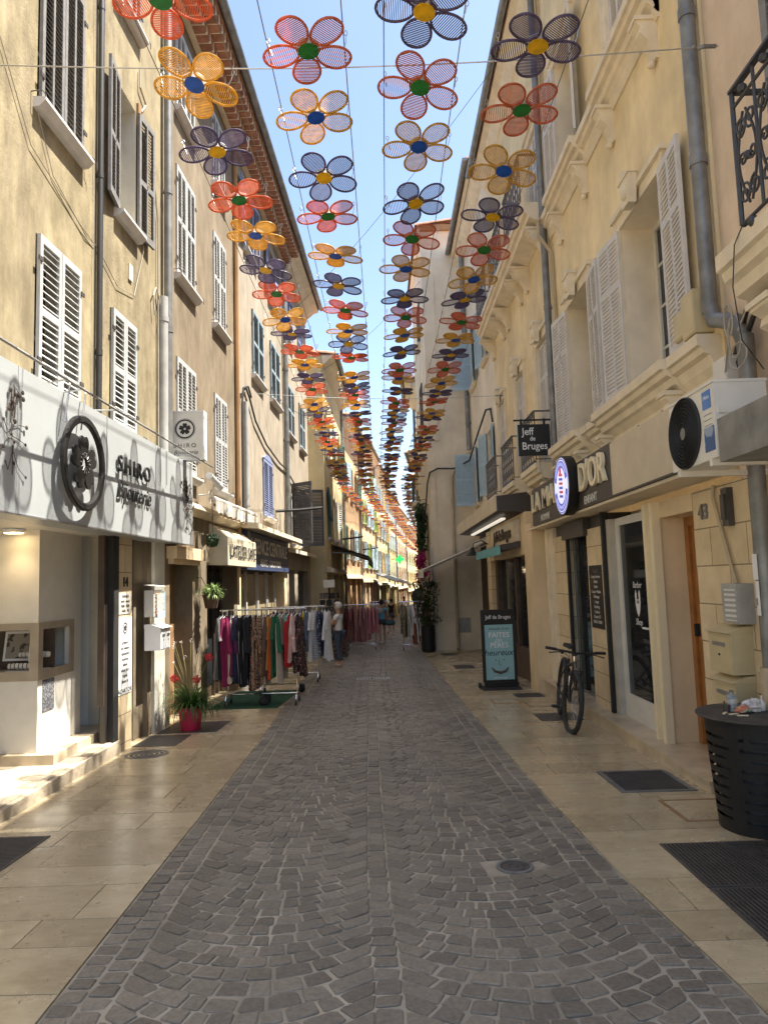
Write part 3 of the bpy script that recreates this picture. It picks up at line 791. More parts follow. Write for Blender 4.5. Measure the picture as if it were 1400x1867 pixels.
# --- white fascia sign board of the jeweller's
sg = root('shop_sign', 'long white jewellery fascia sign with black round flower emblem and flower shadows', 'sign', (-2.9, 7.0, 2.2))
FS = Fac(-2.79, 4.0, -2.73, 10.0, 1)
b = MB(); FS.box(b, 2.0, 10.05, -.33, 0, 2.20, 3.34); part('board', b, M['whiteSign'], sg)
b = MB()
for yy in (5.3, 8.45): FS.box(b, yy, yy + .006, 0, .0015, 2.2, 3.34)
FS.box(b, 2.0, 10.05, -.02, .006, 2.185, 2.20); part('joint_strip', b, M['steel'], sg)
yc, zc = 6.28, 2.74
PS = lambda a, c, d=0: FS.P(yc + a, d, zc + c)
b = MB(); N = 40
for r0_, r1_, d0, d1 in ((.36, .43, .07, .10),):
    ring = [(r0_, d0), (r1_, d0), (r1_, d1), (r1_ - .012, d1 + .008), (r0_ + .012, d1 + .008), (r0_, d1)]
    for q in range(len(ring)):
        (ra, da), (rb, db) = ring[q], ring[(q + 1) % len(ring)]
        for k in range(N):
            a, c = 2 * PI * k / N, 2 * PI * (k + 1) / N
            b.quad(PS(ra * math.cos(a), ra * math.sin(a), da), PS(rb * math.cos(a), rb * math.sin(a), db), PS(rb * math.cos(c), rb * math.sin(c), db), PS(ra * math.cos(c), ra * math.sin(c), da))
part('emblem_ring', b, M['black'], sg, True)
def petal(a0, n=14, r=.255, w=.115):
    pts = []
    for i in range(n * 2):
        t = i / (n * 2 - 1); s_ = -1 + 2 * t
        rad = .045 + (r - .045) * (math.sin(PI * t) ** .45)
        if abs(s_) < .22: rad -= .035 * (1 - abs(s_) / .22)
        lat = w * math.sin(PI * s_ / 2 * 1.0) * 1.0
        pts.append((rad * math.cos(a0) - lat * math.sin(a0) * (rad / r) ** .5, rad * math.sin(a0) + lat * math.cos(a0) * (rad / r) ** .5))
    return pts
for k in range(5):
    b = MB(); pl_ = petal(PI / 2 + .05 + 2 * PI * k / 5)
    b.prism([PS(x, z, .075) for x, z in pl_], [q - p_ for q, p_ in zip(PS(0, 0, .095), PS(0, 0, .075))]); part('emblem_petal', b, M['black'], sg)
b = MB()
for k in range(14):
    a = 2 * PI * k / 14; b.tube([PS(.05 * math.cos(a), .05 * math.sin(a), .10), PS(.085 * math.cos(a), .085 * math.sin(a), .10)], .004, 4); b.ball(PS(.092 * math.cos(a), .092 * math.sin(a), .10), .007, 6, 4)
part('emblem_stamens', b, M['steel'], sg)
b = MB()
for yy in (6.02, 6.34):
    b = MB(); b.tube([FS.P(yy - .05, .05, 3.05), FS.P(yy + .02, .06, 3.40), FS.P(yy + .06, .03, 3.46), FS.P(yy + .2, -.25, 3.47)], .008, 6); part('hanging_hook', b, M['steel'], sg)
for yy in (8.6, 8.85, 9.9): b = MB(); b.tube([FS.P(yy, .012, 2.9), FS.P(yy, .012, 3.33), FS.P(yy + .05, -.1, 3.36)], .006, 5); part('hanging_hook', b, M['steel'], sg)
put_text('SHIRO', .25, M['black'], sg, FS.P(7.70, .03, 2.90), (FS.k, 1, 0), ext=.010, space=1.35, sx=1.1)
put_text('Bijouterie', .27, M['black'], sg, FS.P(7.72, .02, 2.635), (FS.k, 1, 0), ext=.005, shear=.35, sx=.95)
def cotton(y0, z0, seed, n=26):
    r_ = random.Random(seed); b = MB()
    base = FS.P(y0, .012, z0)
    for i in range(n):
        y, z = y0 + r_.gauss(0, .14), z0 + r_.uniform(-.36, .36)
        p_ = FS.P(y, .02, z); b.ball(p_, r_.uniform(.012, .022), 6, 4, 0, (.5, 1, 1))
        b.tube([p_, FS.P((y + y0) / 2, .01, z + r_.uniform(-.1, .1)), FS.P(y0 + r_.uniform(-.03, .03), .008, z0 + (z - z0) * .4)], .003, 4)
    part('dried_flower_spray', b, M['woodD'], sg)
cotton(9.75, 2.75, 3, 44); cotton(5.22, 2.8, 4, 18)
b = MB(); b.tube([(-2.5, 3.2, 3.27), (-2.5, 6.5, 3.295), (-2.49, 10.25, 3.345)], .011, 8)
r_ = single('sign_rail', b, M['greyPipe'], 'thin grey metal rail running along the top edge of the white fascia', 'rail', (-2.5, 7, 3.27), smooth=True)
for yy in (4.4, 7.0, 9.6): b = MB(); b.tube([(-2.5, yy, 3.29), (-2.62, yy, 3.40), (-3.06, yy, 3.42)], .008, 6); part('bracket', b, M['greyPipe'], r_)
# --- projecting box sign
ps = root('hanging_sign', 'cream double-sided box sign with small round flower emblem beside the downpipes', 'sign', (-2.95, 9.62, 3.36))
b = MB(); b.box(-2.96, -2.46, 9.60, 9.74, 3.36, 4.02); part('box', b, M['plasticW'], ps)
b = MB(); b.box(-2.975, -2.445, 9.59, 9.75, 4.02, 4.035); b.box(-2.975, -2.96, 9.59, 9.75, 3.35, 4.02); b.box(-2.46, -2.445, 9.59, 9.75, 3.35, 4.02); b.box(-2.96, -2.46, 9.59, 9.75, 3.345, 3.36); part('frame', b, M['white'], ps)
b = MB(); b.tube([(-3.0, 9.67, 3.96), (-3.22, 9.5, 3.96)], .014, 6); b.tube([(-3.2, 9.5, 4.0), (-3.22, 9.5, 3.3)], .014, 6); part('bracket', b, M['greyPipe'], ps)
b = MB(); cx, cz = -2.71, 3.78
for q in range(28):
    a, c = 2 * PI * q / 28, 2 * PI * (q + 1) / 28
    for ra, rb in ((.115, .135), (.142, .146)):
        b.quad((cx + ra * math.cos(a), 9.597, cz + ra * math.sin(a)), (cx + rb * math.cos(a), 9.597, cz + rb * math.sin(a)), (cx + rb * math.cos(c), 9.597, cz + rb * math.sin(c)), (cx + ra * math.cos(c), 9.597, cz + ra * math.sin(c)))
part('emblem_ring', b, M['black'], ps)
b = MB()
for k in range(5): b.prism([(cx + .33 * x, 9.595, cz + .33 * z) for x, z in petal(PI / 2 + 2 * PI * k / 5)], (0, -.003, 0))
part('emblem_flower', b, M['black'], ps)
put_text('SHIRO', .085, M['brownMetal'], ps, (-2.71, 9.596, 3.545), (1, 0, 0), ext=.001, space=1.4)
put_text('Bijouterie', .085, M['brownMetal'], ps, (-2.70, 9.596, 3.45), (1, 0, 0), ext=.001, shear=.35)

# --- things on the pier beside the shop
nb = root('house_number', 'dark metal number 14 on the stone pier beside the shop gate', 'number', FL.P(8.2, 0, 1.65)); put_text('14', .16, M['black'], nb, FL.P(8.2, .008, 1.68), (FL.k, 1, 0), ext=.006)
nt_ = root('price_notice', 'tall white printed notice with round emblem on the stone pier', 'notice', FL.P(8.2, 0, .55))
b = MB(); FL.box(b, 8.02, 8.40, .002, .006, .42, 1.28); part('sheet', b, M['white'], nt_)
for i in range(9):
    put_text(['ACHAT OR', 'bijoux or', 'argent', 'pièces d\'or', 'débris', 'montres', 'réparation', 'sur mesure', 'gravure'][i], .052 if i else .075, M['brownMetal'], nt_, FL.P(8.2, .008, .50 + i * .062 if i else .455), (FL.k, 1, 0), ext=.0008)
b = MB()
for q in range(20):
    a, c = 2 * PI * q / 20, 2 * PI * (q + 1) / 20; yq, zq = 8.2, 1.16
    b.quad(FL.P(yq + .05 * math.cos(a), .008, zq + .05 * math.sin(a)), FL.P(yq + .065 * math.cos(a), .008, zq + .065 * math.sin(a)), FL.P(yq + .065 * math.cos(c), .008, zq + .065 * math.sin(c)), FL.P(yq + .05 * math.cos(c), .008, zq + .05 * math.sin(c)))
for k in range(5): b.prism([FL.P(yq + .14 * x, .007, zq + .14 * z) for x, z in petal(PI / 2 + 2 * PI * k / 5)], (.002, 0, 0))
part('emblem', b, M['black'], nt_)
b = MB(); FL.box(b, 8.02, 8.36, .002, .006, 1.32, 1.56); n2 = single('opening_hours_notice', b, M['plasticW'], 'small cream notice pinned above the tall white one', 'notice', FL.P(8.2, 0, 1.32))
for i in range(4): put_text(['HORAIRES', 'mardi - samedi', '9h30 - 12h30', '14h30 - 19h'][i], .042, M['brownMetal'], n2, FL.P(8.2, .008, 1.52 - i * .055), (FL.k, 1, 0), ext=.0008)
def letterbox(F, yc, d, z, w, h, dep, label, doors=1, mt=None, group='letter boxes by the jewellery shop'):
    r_ = root('letter_box', label, 'letter box', F.P(yc, d, z), group)
    mt = mt or M['plasticW']
    b = MB(); F.box(b, yc - w / 2, yc + w / 2, d, d + dep, z, z + h); F.sweep(b, yc - w / 2 - .01, yc + w / 2 + .01, [(d, z + h), (d + dep + .03, z + h), (d + dep * .5, z + h + .045), (d, z + h + .05)]); part('box', b, mt, r_)
    for i in range(doors):
        c = yc - w / 2 + w * (i + .5) / doors
        b = MB(); F.box(b, c - w / doors / 2 + .012, c + w / doors / 2 - .012, d + dep, d + dep + .006, z + .015, z + h - .04); dr = part('door', b, mt, r_)
        b = MB(); F.box(b, c - w / doors * .3, c + w / doors * .3, d + dep + .006, d + dep + .011, z + h - .105, z + h - .075); part('flap', b, M['steel'], dr)
        b = MB(); b.lathe([(.001, 0), (.009, 0), (.009, .006), (.001, .006)], 10, F.P(c, d + dep + (.006 if F.sg > 0 else .012), z + h * .45), 0, 'x'); part('lock', b, M['black'], dr)
    return r_
letterbox(FL, 8.98, .0, .84, .34, .27, .20, 'white twin-door letter box, the lower of the two on the shop pier', 2, M['white'])
r_ = root('leaflet_box', 'open-topped white leaflet box with green edge and tilted lid above the letter box', 'leaflet box', FL.P(8.95, 0, 1.27), 'letter boxes by the jewellery shop')
b = MB(); FL.box(b, 8.80, 9.10, 0, .12, 1.25, 1.58); FL.sweep(b, 8.8, 9.1, [(0, 1.64), (.16, 1.62), (.16, 1.628), (0, 1.65)]); part('box', b, M['plasticW'], r_)
b = MB(); FL.box(b, 8.83, 9.08, .12, .15, 1.25, 1.53); part('leaflets', b, printed('leaflet_print', (.66, .64, .55), (.30, .10, .06), 40), r_)
b = MB(); FL.box(b, 9.08, 9.115, .0, .155, 1.23, 1.56); FL.box(b, 8.83, 9.08, .15, .155, 1.23, 1.30); part('green_edge', b, M['shutSky'], r_)
b = MB(); FL.box(b, 8.42, 8.50, -.12, -.10, 1.14, 1.44); ib = single('intercom', b, M['plasticW'], 'slim intercom panel with a column of buttons on the painted pier', 'intercom', FL.P(8.46, -.12, 1.14))
b = MB()
for i in range(6): FL.box(b, 8.44, 8.48, -.10, -.096, 1.17 + i * .04, 1.19 + i * .04)
part('button', b, M['black'], ib)

# --- tan house with the white shutters
FL2 = Fac(-2.975, 9.53, -2.85, 13.65, 1)
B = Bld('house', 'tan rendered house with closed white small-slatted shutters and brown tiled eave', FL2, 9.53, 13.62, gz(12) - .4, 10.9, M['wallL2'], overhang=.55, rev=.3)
for y0, y1 in ((10.03, 10.95), (12.05, 12.88)):
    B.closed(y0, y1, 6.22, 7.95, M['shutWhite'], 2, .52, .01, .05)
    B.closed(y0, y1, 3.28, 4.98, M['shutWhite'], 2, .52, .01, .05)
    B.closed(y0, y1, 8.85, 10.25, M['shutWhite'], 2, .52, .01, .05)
B.hole(9.74, 10.78, gz(10) - .3, 2.0); B.hole(11.55, 13.35, gz(12) - .3, 2.0)
B.finish(genoise=True)
HT = B
p = MB(); FL2.box(p, 9.74, 10.78, -.34, -.28, -.6, 2.0); B.part('door', p, M['wallBrown'])
p = MB(); FL2.box(p, 9.62, 11.0, .0, .14, 2.0, 2.17); FL2.box(p, 9.68, 10.92, .0, .08, 1.93, 2.0); B.part('lintel', p, M['wallTan'])
p = MB(); FL2.box(p, 11.55, 13.35, -.32, -.27, -.6, 2.0); B.part('shop_front', p, M['woodD'])
for a, c in ((11.62, 12.2), (12.3, 12.75), (12.82, 13.3)):
    p = MB(); FL2.box(p, a, c, -.27, -.255, -.1, 1.9); B.part('pane', p, M['pane'])
    p = MB(); FL2.box(p, a - .05, a, -.27, -.22, -.45, 1.95); FL2.box(p, c, c + .04, -.27, -.22, -.45, 1.95); B.part('frame', p, M['woodD'])
p = MB(); FL2.sweep(p, 9.9, 13.62, [(-.02, 2.86), (.10, 2.86), (.14, 2.78), (.05, 2.70), (-.02, 2.68)]); B.part('string_course', p, M['mould'])
p = MB(); p.tube([FL2.P(13.58, .05, 2.5), FL2.P(13.58, .05, 10.8)], .05, 8); B.part('downpipe', p, M['wallBrown'], True)

# --- pale house with blue shutters
FL3 = Fac(-2.86, 13.62, -2.55, 24.0, 1)
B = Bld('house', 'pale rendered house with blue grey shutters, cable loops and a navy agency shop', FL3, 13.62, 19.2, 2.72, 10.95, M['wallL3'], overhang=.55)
B.closed(15.22, 16.35, 6.25, 7.75, M['shutBlue'], 1, .5, .03, .05); B.closed(17.3, 18.5, 6.25, 7.75, M['shutBlue'], 1, .5, .03, .05)
B.opened(14.55, 15.3, 8.85, 10.25, M['shutLilac'], 1, .5, 1, .1, -.1, .5); B.opened(17.2, 18.0, 8.85, 10.25, M['shutLilac'], 1, .5, 1, .1, -.1, .5)
B.closed(16.2, 17.3, 3.2, 4.55, M['shutLilac'], 1, 0, .02, .05)
B.finish(genoise=True)
HP = B
p = MB(); n = 12; pts = [FL3.P(16.14 + 1.22 * i / n, .015, 4.55 + .14 * math.sin(PI * i / n)) for i in range(n + 1)]; p.prism(pts, (.03, 0, 0)); B.part('arched_head', p, M['shutLilac'])
p = MB(); FL3.box(p, 13.62, 19.2, -.3, -.24, -.8, 2.72); B.part('shop_wall', p, M['woodD'])
for a, c in ((13.64, 13.95), (18.85, 19.2)):
    p = MB(); FL3.box(p, a, c, -.24, .0, -.8, 2.72); B.part('pier', p, M['wallTan'])
p = MB(); FL3.sweep(p, 13.62, 19.4, [(-.2, 2.74), (.42, 2.70), (.42, 2.80), (-.05, 2.88), (-.2, 2.88)]); B.part('concrete_ledge', p, M['mould'])
for a, c in ((14.3, 15.2), (15.3, 16.3), (16.5, 17.4), (17.6, 18.5)):
    p = MB(); FL3.box(p, a, c, -.24, -.225, .1, 1.85); pn = B.part('shop_window', p, pm('painted_lit_interior', (.30, .25, .15), .3, var=.4, scale=2))  # indoor light painted into the pane as a warm mottled colour
    p = MB(); FL3.box(p, a - .06, a, -.24, -.18, -.5, 1.9); FL3.box(p, c, c + .05, -.24, -.18, -.5, 1.9); FL3.box(p, a, c, -.24, -.18, -.6, .1); B.part('frame', p, M['frame'])
B.pipe(19.15, .09, 2.7, 10.9, .07, M['zinc']); B.pipe(14.2, .08, 2.4, 5.35, .06, M['greyPipe'], 'cable_duct')
sgn = root('shop_sign', 'navy blue agency fascia sign with pale capitals', 'sign', FL3.P(16.5, .1, 1.9))
b = MB(); FL3.box(b, 14.0, 18.9, -.2, .12, 1.92, 2.70); part('board', b, M['navy'], sgn)
put_text('AGENCE CENTRALE', .46, M['plasticW'], sgn, FL3.P(16.45, .125, 2.40), (FL3.k, 1, 0), ext=.004, sx=1.05, bold=.004)
put_text('VENTE - LOCATION', .23, M['plasticW'], sgn, FL3.P(16.45, .125, 2.07), (FL3.k, 1, 0), ext=.004, sx=1.2)

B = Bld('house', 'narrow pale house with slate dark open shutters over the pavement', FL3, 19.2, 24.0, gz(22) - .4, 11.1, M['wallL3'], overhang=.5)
B.closed(19.75, 20.9, 5.9, 7.35, M['shutBlue'], 1, .5, .03, .06); B.closed(22.0, 23.1, 5.9, 7.35, M['shutBlue'], 1, .5, .03, .06)
B.closed(19.9, 20.9, 8.7, 10.1, M['shutLilac'], 1, .5, .03, .06); B.closed(22.0, 22.9, 8.7, 10.1, M['shutLilac'], 1, .5, .03, .06)
B.opened(20.3, 21.6, 2.75, 4.5, M['shutDark'], 1, .5, 1, .95, -1.2, .75)
B.hole(19.6, 20.6, -.9, 2.0); B.hole(21.2, 23.4, -.9, 2.0)
B.finish()
for a, c in ((19.6, 20.6), (21.2, 23.4)):
    p = MB(); FL3.box(p, a, c, -.2, -.17, -.9, 2.0); B.part('shop_front', p, M['woodD'])
    p = MB(); FL3.box(p, a + .1, c - .1, -.17, -.16, -.1, 1.85); B.part('pane', p, M['pane'])
p = MB(); FL3.sweep(p, 19.25, 23.9, [(-.02, 2.5), (.25, 2.45), (.25, 2.55), (-.02, 2.62)]); B.part('ledge', p, M['mould'])

# --- further houses on the left, the street bending to the right
def far_house(label, x0, y0, x1, y1, sgn_, ztop, wall, shut, ncol, rows, gf=2.6, kind='closed', oh=.45, back=6, alt=None, trim=None):
    F = Fac(x0, y0, x1, y1, sgn_); zg = gz((y0 + y1) / 2)
    B = Bld('house', label, F, y0, y1, gz(y1) - .6, ztop, wall, back=back, overhang=oh)
    W = (y1 - y0) / ncol; w = min(1.0, W * .45)
    for ri, (za, zb) in enumerate(rows):
        for c in range(ncol):
            yc = y0 + (c + .5) * W; mt = (alt if alt and (c + ri) % 3 == 1 else shut)
            if kind == 'open' or (kind == 'mix' and (c + ri) % 2): B.opened(yc - w / 2, yc + w / 2, za, zb, mt, 1, .5, 1, .12, -.25, w * .52, .08)
            else: B.closed(yc - w / 2, yc + w / 2, za, zb, mt, 1, .5, .03, .08)
    for c in range(ncol):
        yc = y0 + (c + .5) * W; B.hole(yc - W * .38, yc + W * .38, gz(y1) - .5, zg + gf)
    B.finish()
    for c in range(ncol):
        yc = y0 + (c + .5) * W
        p = MB(); F.box(p, yc - W * .38, yc + W * .38, -.18, -.15, gz(y1) - .5, zg + gf); sf = B.part('shop_front', p, [M['woodD'], M['mould'], M['brownMetal'], M['canvasW'], M['wallBrown']][(c * 3 + int(y0)) % 5])
        p = MB(); F.box(p, yc - W * .34, yc + W * .30, -.15, -.14, zg + .3, zg + gf - .3); part('pane', p, M['pane'], sf)
    p = MB(); F.sweep(p, y0, y1, [(-.02, zg + gf + .05), (.15, zg + gf + .05), (.12, zg + gf + .2), (-.02, zg + gf + .25)]); B.part('string_course', p, trim or M['mould'])
    B.pipe(y1 - .2, .08, zg + .2, ztop - .1, .06, M['zinc'], n=8)
    return B
M['wallA'] = stucco('cream_yellow_render', (0.66, 0.56, 0.33), (0.45, 0.36, 0.22), .5, .25, .5)
M['wallB'] = stucco('orange_ochre_render', (0.52, 0.36, 0.21), (0.40, 0.27, 0.16), .5, .25, .5)
M['wallC'] = stucco('peach_render', (0.70, 0.52, 0.33), (0.48, 0.36, 0.24), .5, .25, .5)
M['wallD'] = stucco('pale_yellow_render', (0.70, 0.62, 0.38), (0.48, 0.4, 0.25), .5, .25, .5)
LL = [(-2.0, 24.0), (-1.82, 31), (-1.35, 38.5), (-.65, 47.5), (.2, 57), (1.0, 66), (2.35, 80), (5.0, 106)]
far_house('cream yellow house with green and white shutters, jutting past its pale neighbour', *LL[0], *LL[1], 1, 9.5, M['wallA'], M['shutGreen'], 3, [(3.2, 4.8), (6.0, 7.6)], kind='mix', alt=M['shutWhite'])
far_house('orange ochre house with blue green shutters on the sunny side', *LL[1], *LL[2], 1, 9.0, M['wallB'], M['shutGreen'], 3, [(2.7, 4.2), (5.6, 7.2)], kind='mix', alt=M['shutSky'])
far_house('peach house with olive and light blue shutters on the sunny side', *LL[2], *LL[3], 1, 9.6, M['wallC'], M['shutSky'], 4, [(2.4, 3.9), (4.9, 6.3), (7.2, 8.5)], kind='open', alt=M['shutOlive'])
far_house('pale yellow house with ochre and grey shutters at the street bend', *LL[3], *LL[4], 1, 9.4, M['wallD'], M['shutBlue'], 4, [(2.2, 3.7), (4.7, 6.1), (7.1, 8.3)], kind='open', alt=M['shutOchre'])
far_house('far sunlit cream house with light blue shutters in the bend', *LL[4], *LL[5], 1, 8.6, M['wallA'], M['shutSky'], 4, [(1.9, 3.3), (4.3, 5.7), (6.6, 7.7)])
far_house('distant peach house with white shutters beyond the pharmacy cross', *LL[5], *LL[6], 1, 8.3, M['wallC'], M['shutWhite'], 5, [(1.6, 3.0), (4.0, 5.4), (6.3, 7.4)])
far_house('most distant pale house on the sunny side of the street', *LL[6], *LL[7], 1, 7.8, M['wallD'], M['shutOchre'], 7, [(1.2, 2.6), (3.6, 5.0), (5.8, 7.0)])

# ------------------------------------------------------------------ RIGHT SIDE
FR = Fac(2.75, 0.0, 2.75, 21.7, -1)
ST = -0.05
def scroll(b, c, r, turns, a0, sgn_, plane, rad=.009, n=5):
    """flat iron volute in the (y, z) or (x, z) plane"""
    pts = []; N = int(14 * turns)
    for i in range(N + 1):
        t = i / N; a = a0 + sgn_ * 2 * PI * turns * t; q = r * (1 - .8 * t)
        o = (q * math.cos(a), q * math.sin(a))
        pts.append(plane(c[0] + o[0], c[1] + o[1]))
    b.tube(pts, rad, n)
def railing(b, y0, y1, z0, z1, X, rad=.011, pitch=.24, depth=.0, wallX=None, fancy=True):
    pl_ = lambda y, z: (X, y, z)
    for z in (z0 + .04, z1 - .12): b.tube([pl_(y0, z), pl_(y1, z)], rad, 6)
    b.box(X - .022, X + .022, y0 - .01, y1 + .01, z1 - .02, z1)
    n = max(1, int(round((y1 - y0) / pitch))); w = (y1 - y0) / n; h = z1 - z0 - .16; zb = z0 + .04
    for i in range(n + 1): b.tube([pl_(y0 + i * w, zb), pl_(y0 + i * w, z1 - .02)], rad * (.9 if 0 < i < n else 1.3), 6)
    if fancy:
        for i in range(n):
            yc = y0 + (i + .5) * w
            for s_ in (-1, 1):
                scroll(b, (yc + s_ * w * .24, zb + h * .22), w * .26, 1.4, PI / 2, s_, pl_, rad * .75)
                scroll(b, (yc + s_ * w * .24, zb + h * .78), w * .26, 1.4, -PI / 2, -s_, pl_, rad * .75)
                pts = [pl_(yc + s_ * w * (.06 + .36 * math.sin(PI * t / 8)), zb + h * (.12 + .76 * t / 8)) for t in range(9)]; b.tube(pts, rad * .75, 5)
                scroll(b, (yc + s_ * w * .22, zb + h * .5), w * .2, 1.2, 0, s_, pl_, rad * .7)
            b.ball(pl_(yc, zb + h * .5), .028, 8, 5); b.ball(pl_(yc, z1 - .07), .03, 8, 5); b.ball(pl_(yc, z0 + .0), .035, 8, 5)
    if wallX is not None:
        for y in (y0, y1):
            b.tube([(X, y, z0 + .04), (wallX, y, z0 + .04)], rad, 6); b.box(X, wallX, y - .02, y + .02, z1 - .02, z1)

MOULD = lambda d, z, k=1.0: [(-.02, z), (d, z), (d, z - .09 * k), (d - .035, z - .10 * k), (d - .05, z - .15 * k), (d - .10, z - .17 * k), (d - .12, z - .23 * k), (d - .19 * min(1, d / .3), z - .25 * k), (.02, z - .33 * k), (-.02, z - .33 * k)]

# --- yellow house
B = Bld('house', 'yellow rendered house with moulded window ledges and lilac grey shutters above the barber shop', FR, 5.48, 16.55, 2.36, 11.4, M['wallR1'], overhang=.35, rev=.42, back=7, revmat=M['wallR2'])
HY = B
def surround(B, y0, y1, z0, z1, key=True):
    b = MB(); F = B.F; t = .13
    for a, c in ((y0 - t, y0 - .002), (y1 + .002, y1 + t)):
        F.box(b, a, c, -.01, .035, z0 - .02, z1 + t)
    F.box(b, y0 - .002, y1 + .002, -.01, .035, z1 + .002, z1 + t)
    F.box(b, y0 - t - .04, y1 + t + .04, -.01, .075, z1 + t, z1 + t + .06); F.box(b, y0 - t, y0 - t + .045, .035, .05, z0 - .02, z1 + t - .002); F.box(b, y1 + t - .045, y1 + t, .035, .05, z0 - .02, z1 + t - .002)
    B.part('window_surround', b, M['mould'])
    if key:
        b = MB(); yc = (y0 + y1) / 2
        b.prism([F.P(yc - .09, .07, z1 - .03), F.P(yc + .09, .07, z1 - .03), F.P(yc + .14, .07, z1 + .26), F.P(yc - .14, .07, z1 + .26)], [(-.085 if F.sg < 0 else .085), 0, 0])
        b.prism([F.P(yc - .16, .06, z1 + .26), F.P(yc + .16, .06, z1 + .26), F.P(yc, .06, z1 + .36)], [(-.11 if F.sg < 0 else .11), 0, 0])
        b.ball(F.P(yc, .16, z1 + .12), .06, 8, 6, 0, (.7, 1, 1.4))
        B.part('keystone', b, M['mould'])
def corbel(b, F, y, z, w=.13, dep=.26, h=.36):
    prof = [(-.02, z), (dep, z), (dep, z - .06), (dep * .8, z - .10), (dep * .85, z - .16), (dep * .45, z - .24), (dep * .3, z - .31), (dep * .15, z - h), (-.02, z - h)]
    F.sweep(b, y - w / 2, y + w / 2, prof)
    F.sweep(b, y - w / 2 - .02, y + w / 2 + .02, [(-.02, z + .0), (dep + .02, z), (dep + .02, z - .04), (-.02, z - .04)])
    b.ball(F.P(y, .05, z - h - .02), .04, 8, 5)
# first floor windows
B.opened(6.42, 7.56, 3.56, 5.42, M['shutPale'], 2, .68, 3, .10, -.10, .58, sill=False); surround(B, 6.42, 7.56, 3.56, 5.42)
B.opened(8.84, 9.88, 3.56, 5.42, M['shutPale'], 2, .68, 3, .10, -.10, .60, sill=False); surround(B, 8.84, 9.88, 3.56, 5.42)
for y0, y1 in ((11.15, 12.0), (13.15, 13.95), (15.3, 16.1)):
    B.closed(y0, y1, 3.40, 5.55, M['shutPale'], 1, .72, -.04, sill=False); surround(B, y0, y1, 3.40, 5.55)
# moulded ledges under the first floor
b = MB()
for y0, y1, d in ((5.52, 6.16, .20), (6.16, 8.30, .25), (8.30, 9.05, .17), (9.05, 10.55, .25)):
    FR.sweep(b, y0 + .002, y1 - .002, MOULD(d, 3.50, 1.0))
FR.box(b, 5.52, 10.55, -.02, .06, 2.99, 3.17); FR.box(b, 5.50, 10.75, -.02, .045, 2.95, 2.99)
for y in (6.28, 8.2, 9.17, 10.42): corbel(b, FR, y, 3.22, .14, .2, .2)
B.part('moulded_ledge', b, M['mould'])
for y0, y1 in ((10.95, 12.2), (12.9, 14.2), (15.0, 16.4)):
    b = MB(); FR.sweep(b, y0, y1, MOULD(.36, 3.38, 1.0))
    for y in (y0 + .12, y1 - .12): corbel(b, FR, y, 3.08, .14, .24, .3)
    B.part('balcony_slab', b, M['mould'])
for y0, y1 in ((11.0, 12.15), (12.95, 14.15), (15.05, 16.35)):
    b = MB(); railing(b, y0, y1, 3.40, 4.22, 2.42, .009, .19, wallX=2.75); B.part('balcony_railing', b, M['ironG'])
# second floor
for y0, y1, mode in ((6.55, 7.55, 0), (8.95, 9.88, 1), (11.2, 12.05, 0), (13.15, 14.0, 0), (15.2, 16.05, 0)):
    zb = 7.25 if y0 < 10 else 7.62
    if mode: B.opened(y0, y1, zb, 9.15, M['shutPale'], 2, .6, 2, .3, -.1, .5, sill=False)
    else: B.closed(y0, y1, zb, 9.15, M['shutPale'], 2, .6, -.03, sill=False)
    surround(B, y0, y1, zb, 9.15, False)
b = MB()
FR.sweep(b, 6.2, 10.6, MOULD(.16, 7.20, 1.1)); FR.sweep(b, 6.2, 7.78, MOULD(.24, 7.215, 1.0)); FR.sweep(b, 8.55, 10.1, MOULD(.24, 7.215, 1.0))
for y in (6.35, 7.62, 8.7, 9.95): corbel(b, FR, y, 6.90, .15, .2, .42)
FR.sweep(b, 10.75, 16.5, MOULD(.42, 7.55, 1.1))
for y in (10.95, 12.4, 12.95, 14.35, 14.9, 16.3): corbel(b, FR, y, 7.2, .15, .34, .45)
B.part('upper_cornice', b, M['mould'])
for y0, y1 in ((10.9, 12.4), (12.9, 14.35), (14.9, 16.35)):
    b = MB(); railing(b, y0, y1, 7.58, 8.45, 2.36, .009, .19, wallX=2.75); B.part('balcony_railing', b, M['ironG'])
B.pipe(10.72, .09, 2.95, 11.3, .055, M['zinc'])
b = MB()
for k in range(3):
    pts = [FR.P(10.58 - .02 * k, .05 + .01 * k, z) for z in (11, 8, 7.2)] + [FR.P(10.6 - .05 * k, .22, 7.1), FR.P(10.62 - .03 * k, .2, 6.9), FR.P(10.55 - .03 * k, .05, 6.6), FR.P(10.5 - .03 * k, .05, 3.6)]
    b.tube(pts, .014, 5)
B.part('conduit', b, M['beigePipe'])
B.finish(eavemat=M['mould'])
b = MB(); b.lathe([(.0, -.02), (.075, -.02), (.08, .03), (.07, .05), (.0, .04)], 16, FR.P(9.02, .12, 7.32), 0, 'x'); b.box(2.62, 2.75, 9.0, 9.04, 7.22, 7.28)
single('ventilation_cap', b, M['white'], 'round white vent cap on the sill of the open upper window', 'vent', FR.P(9.02, .1, 7.3), smooth=True)

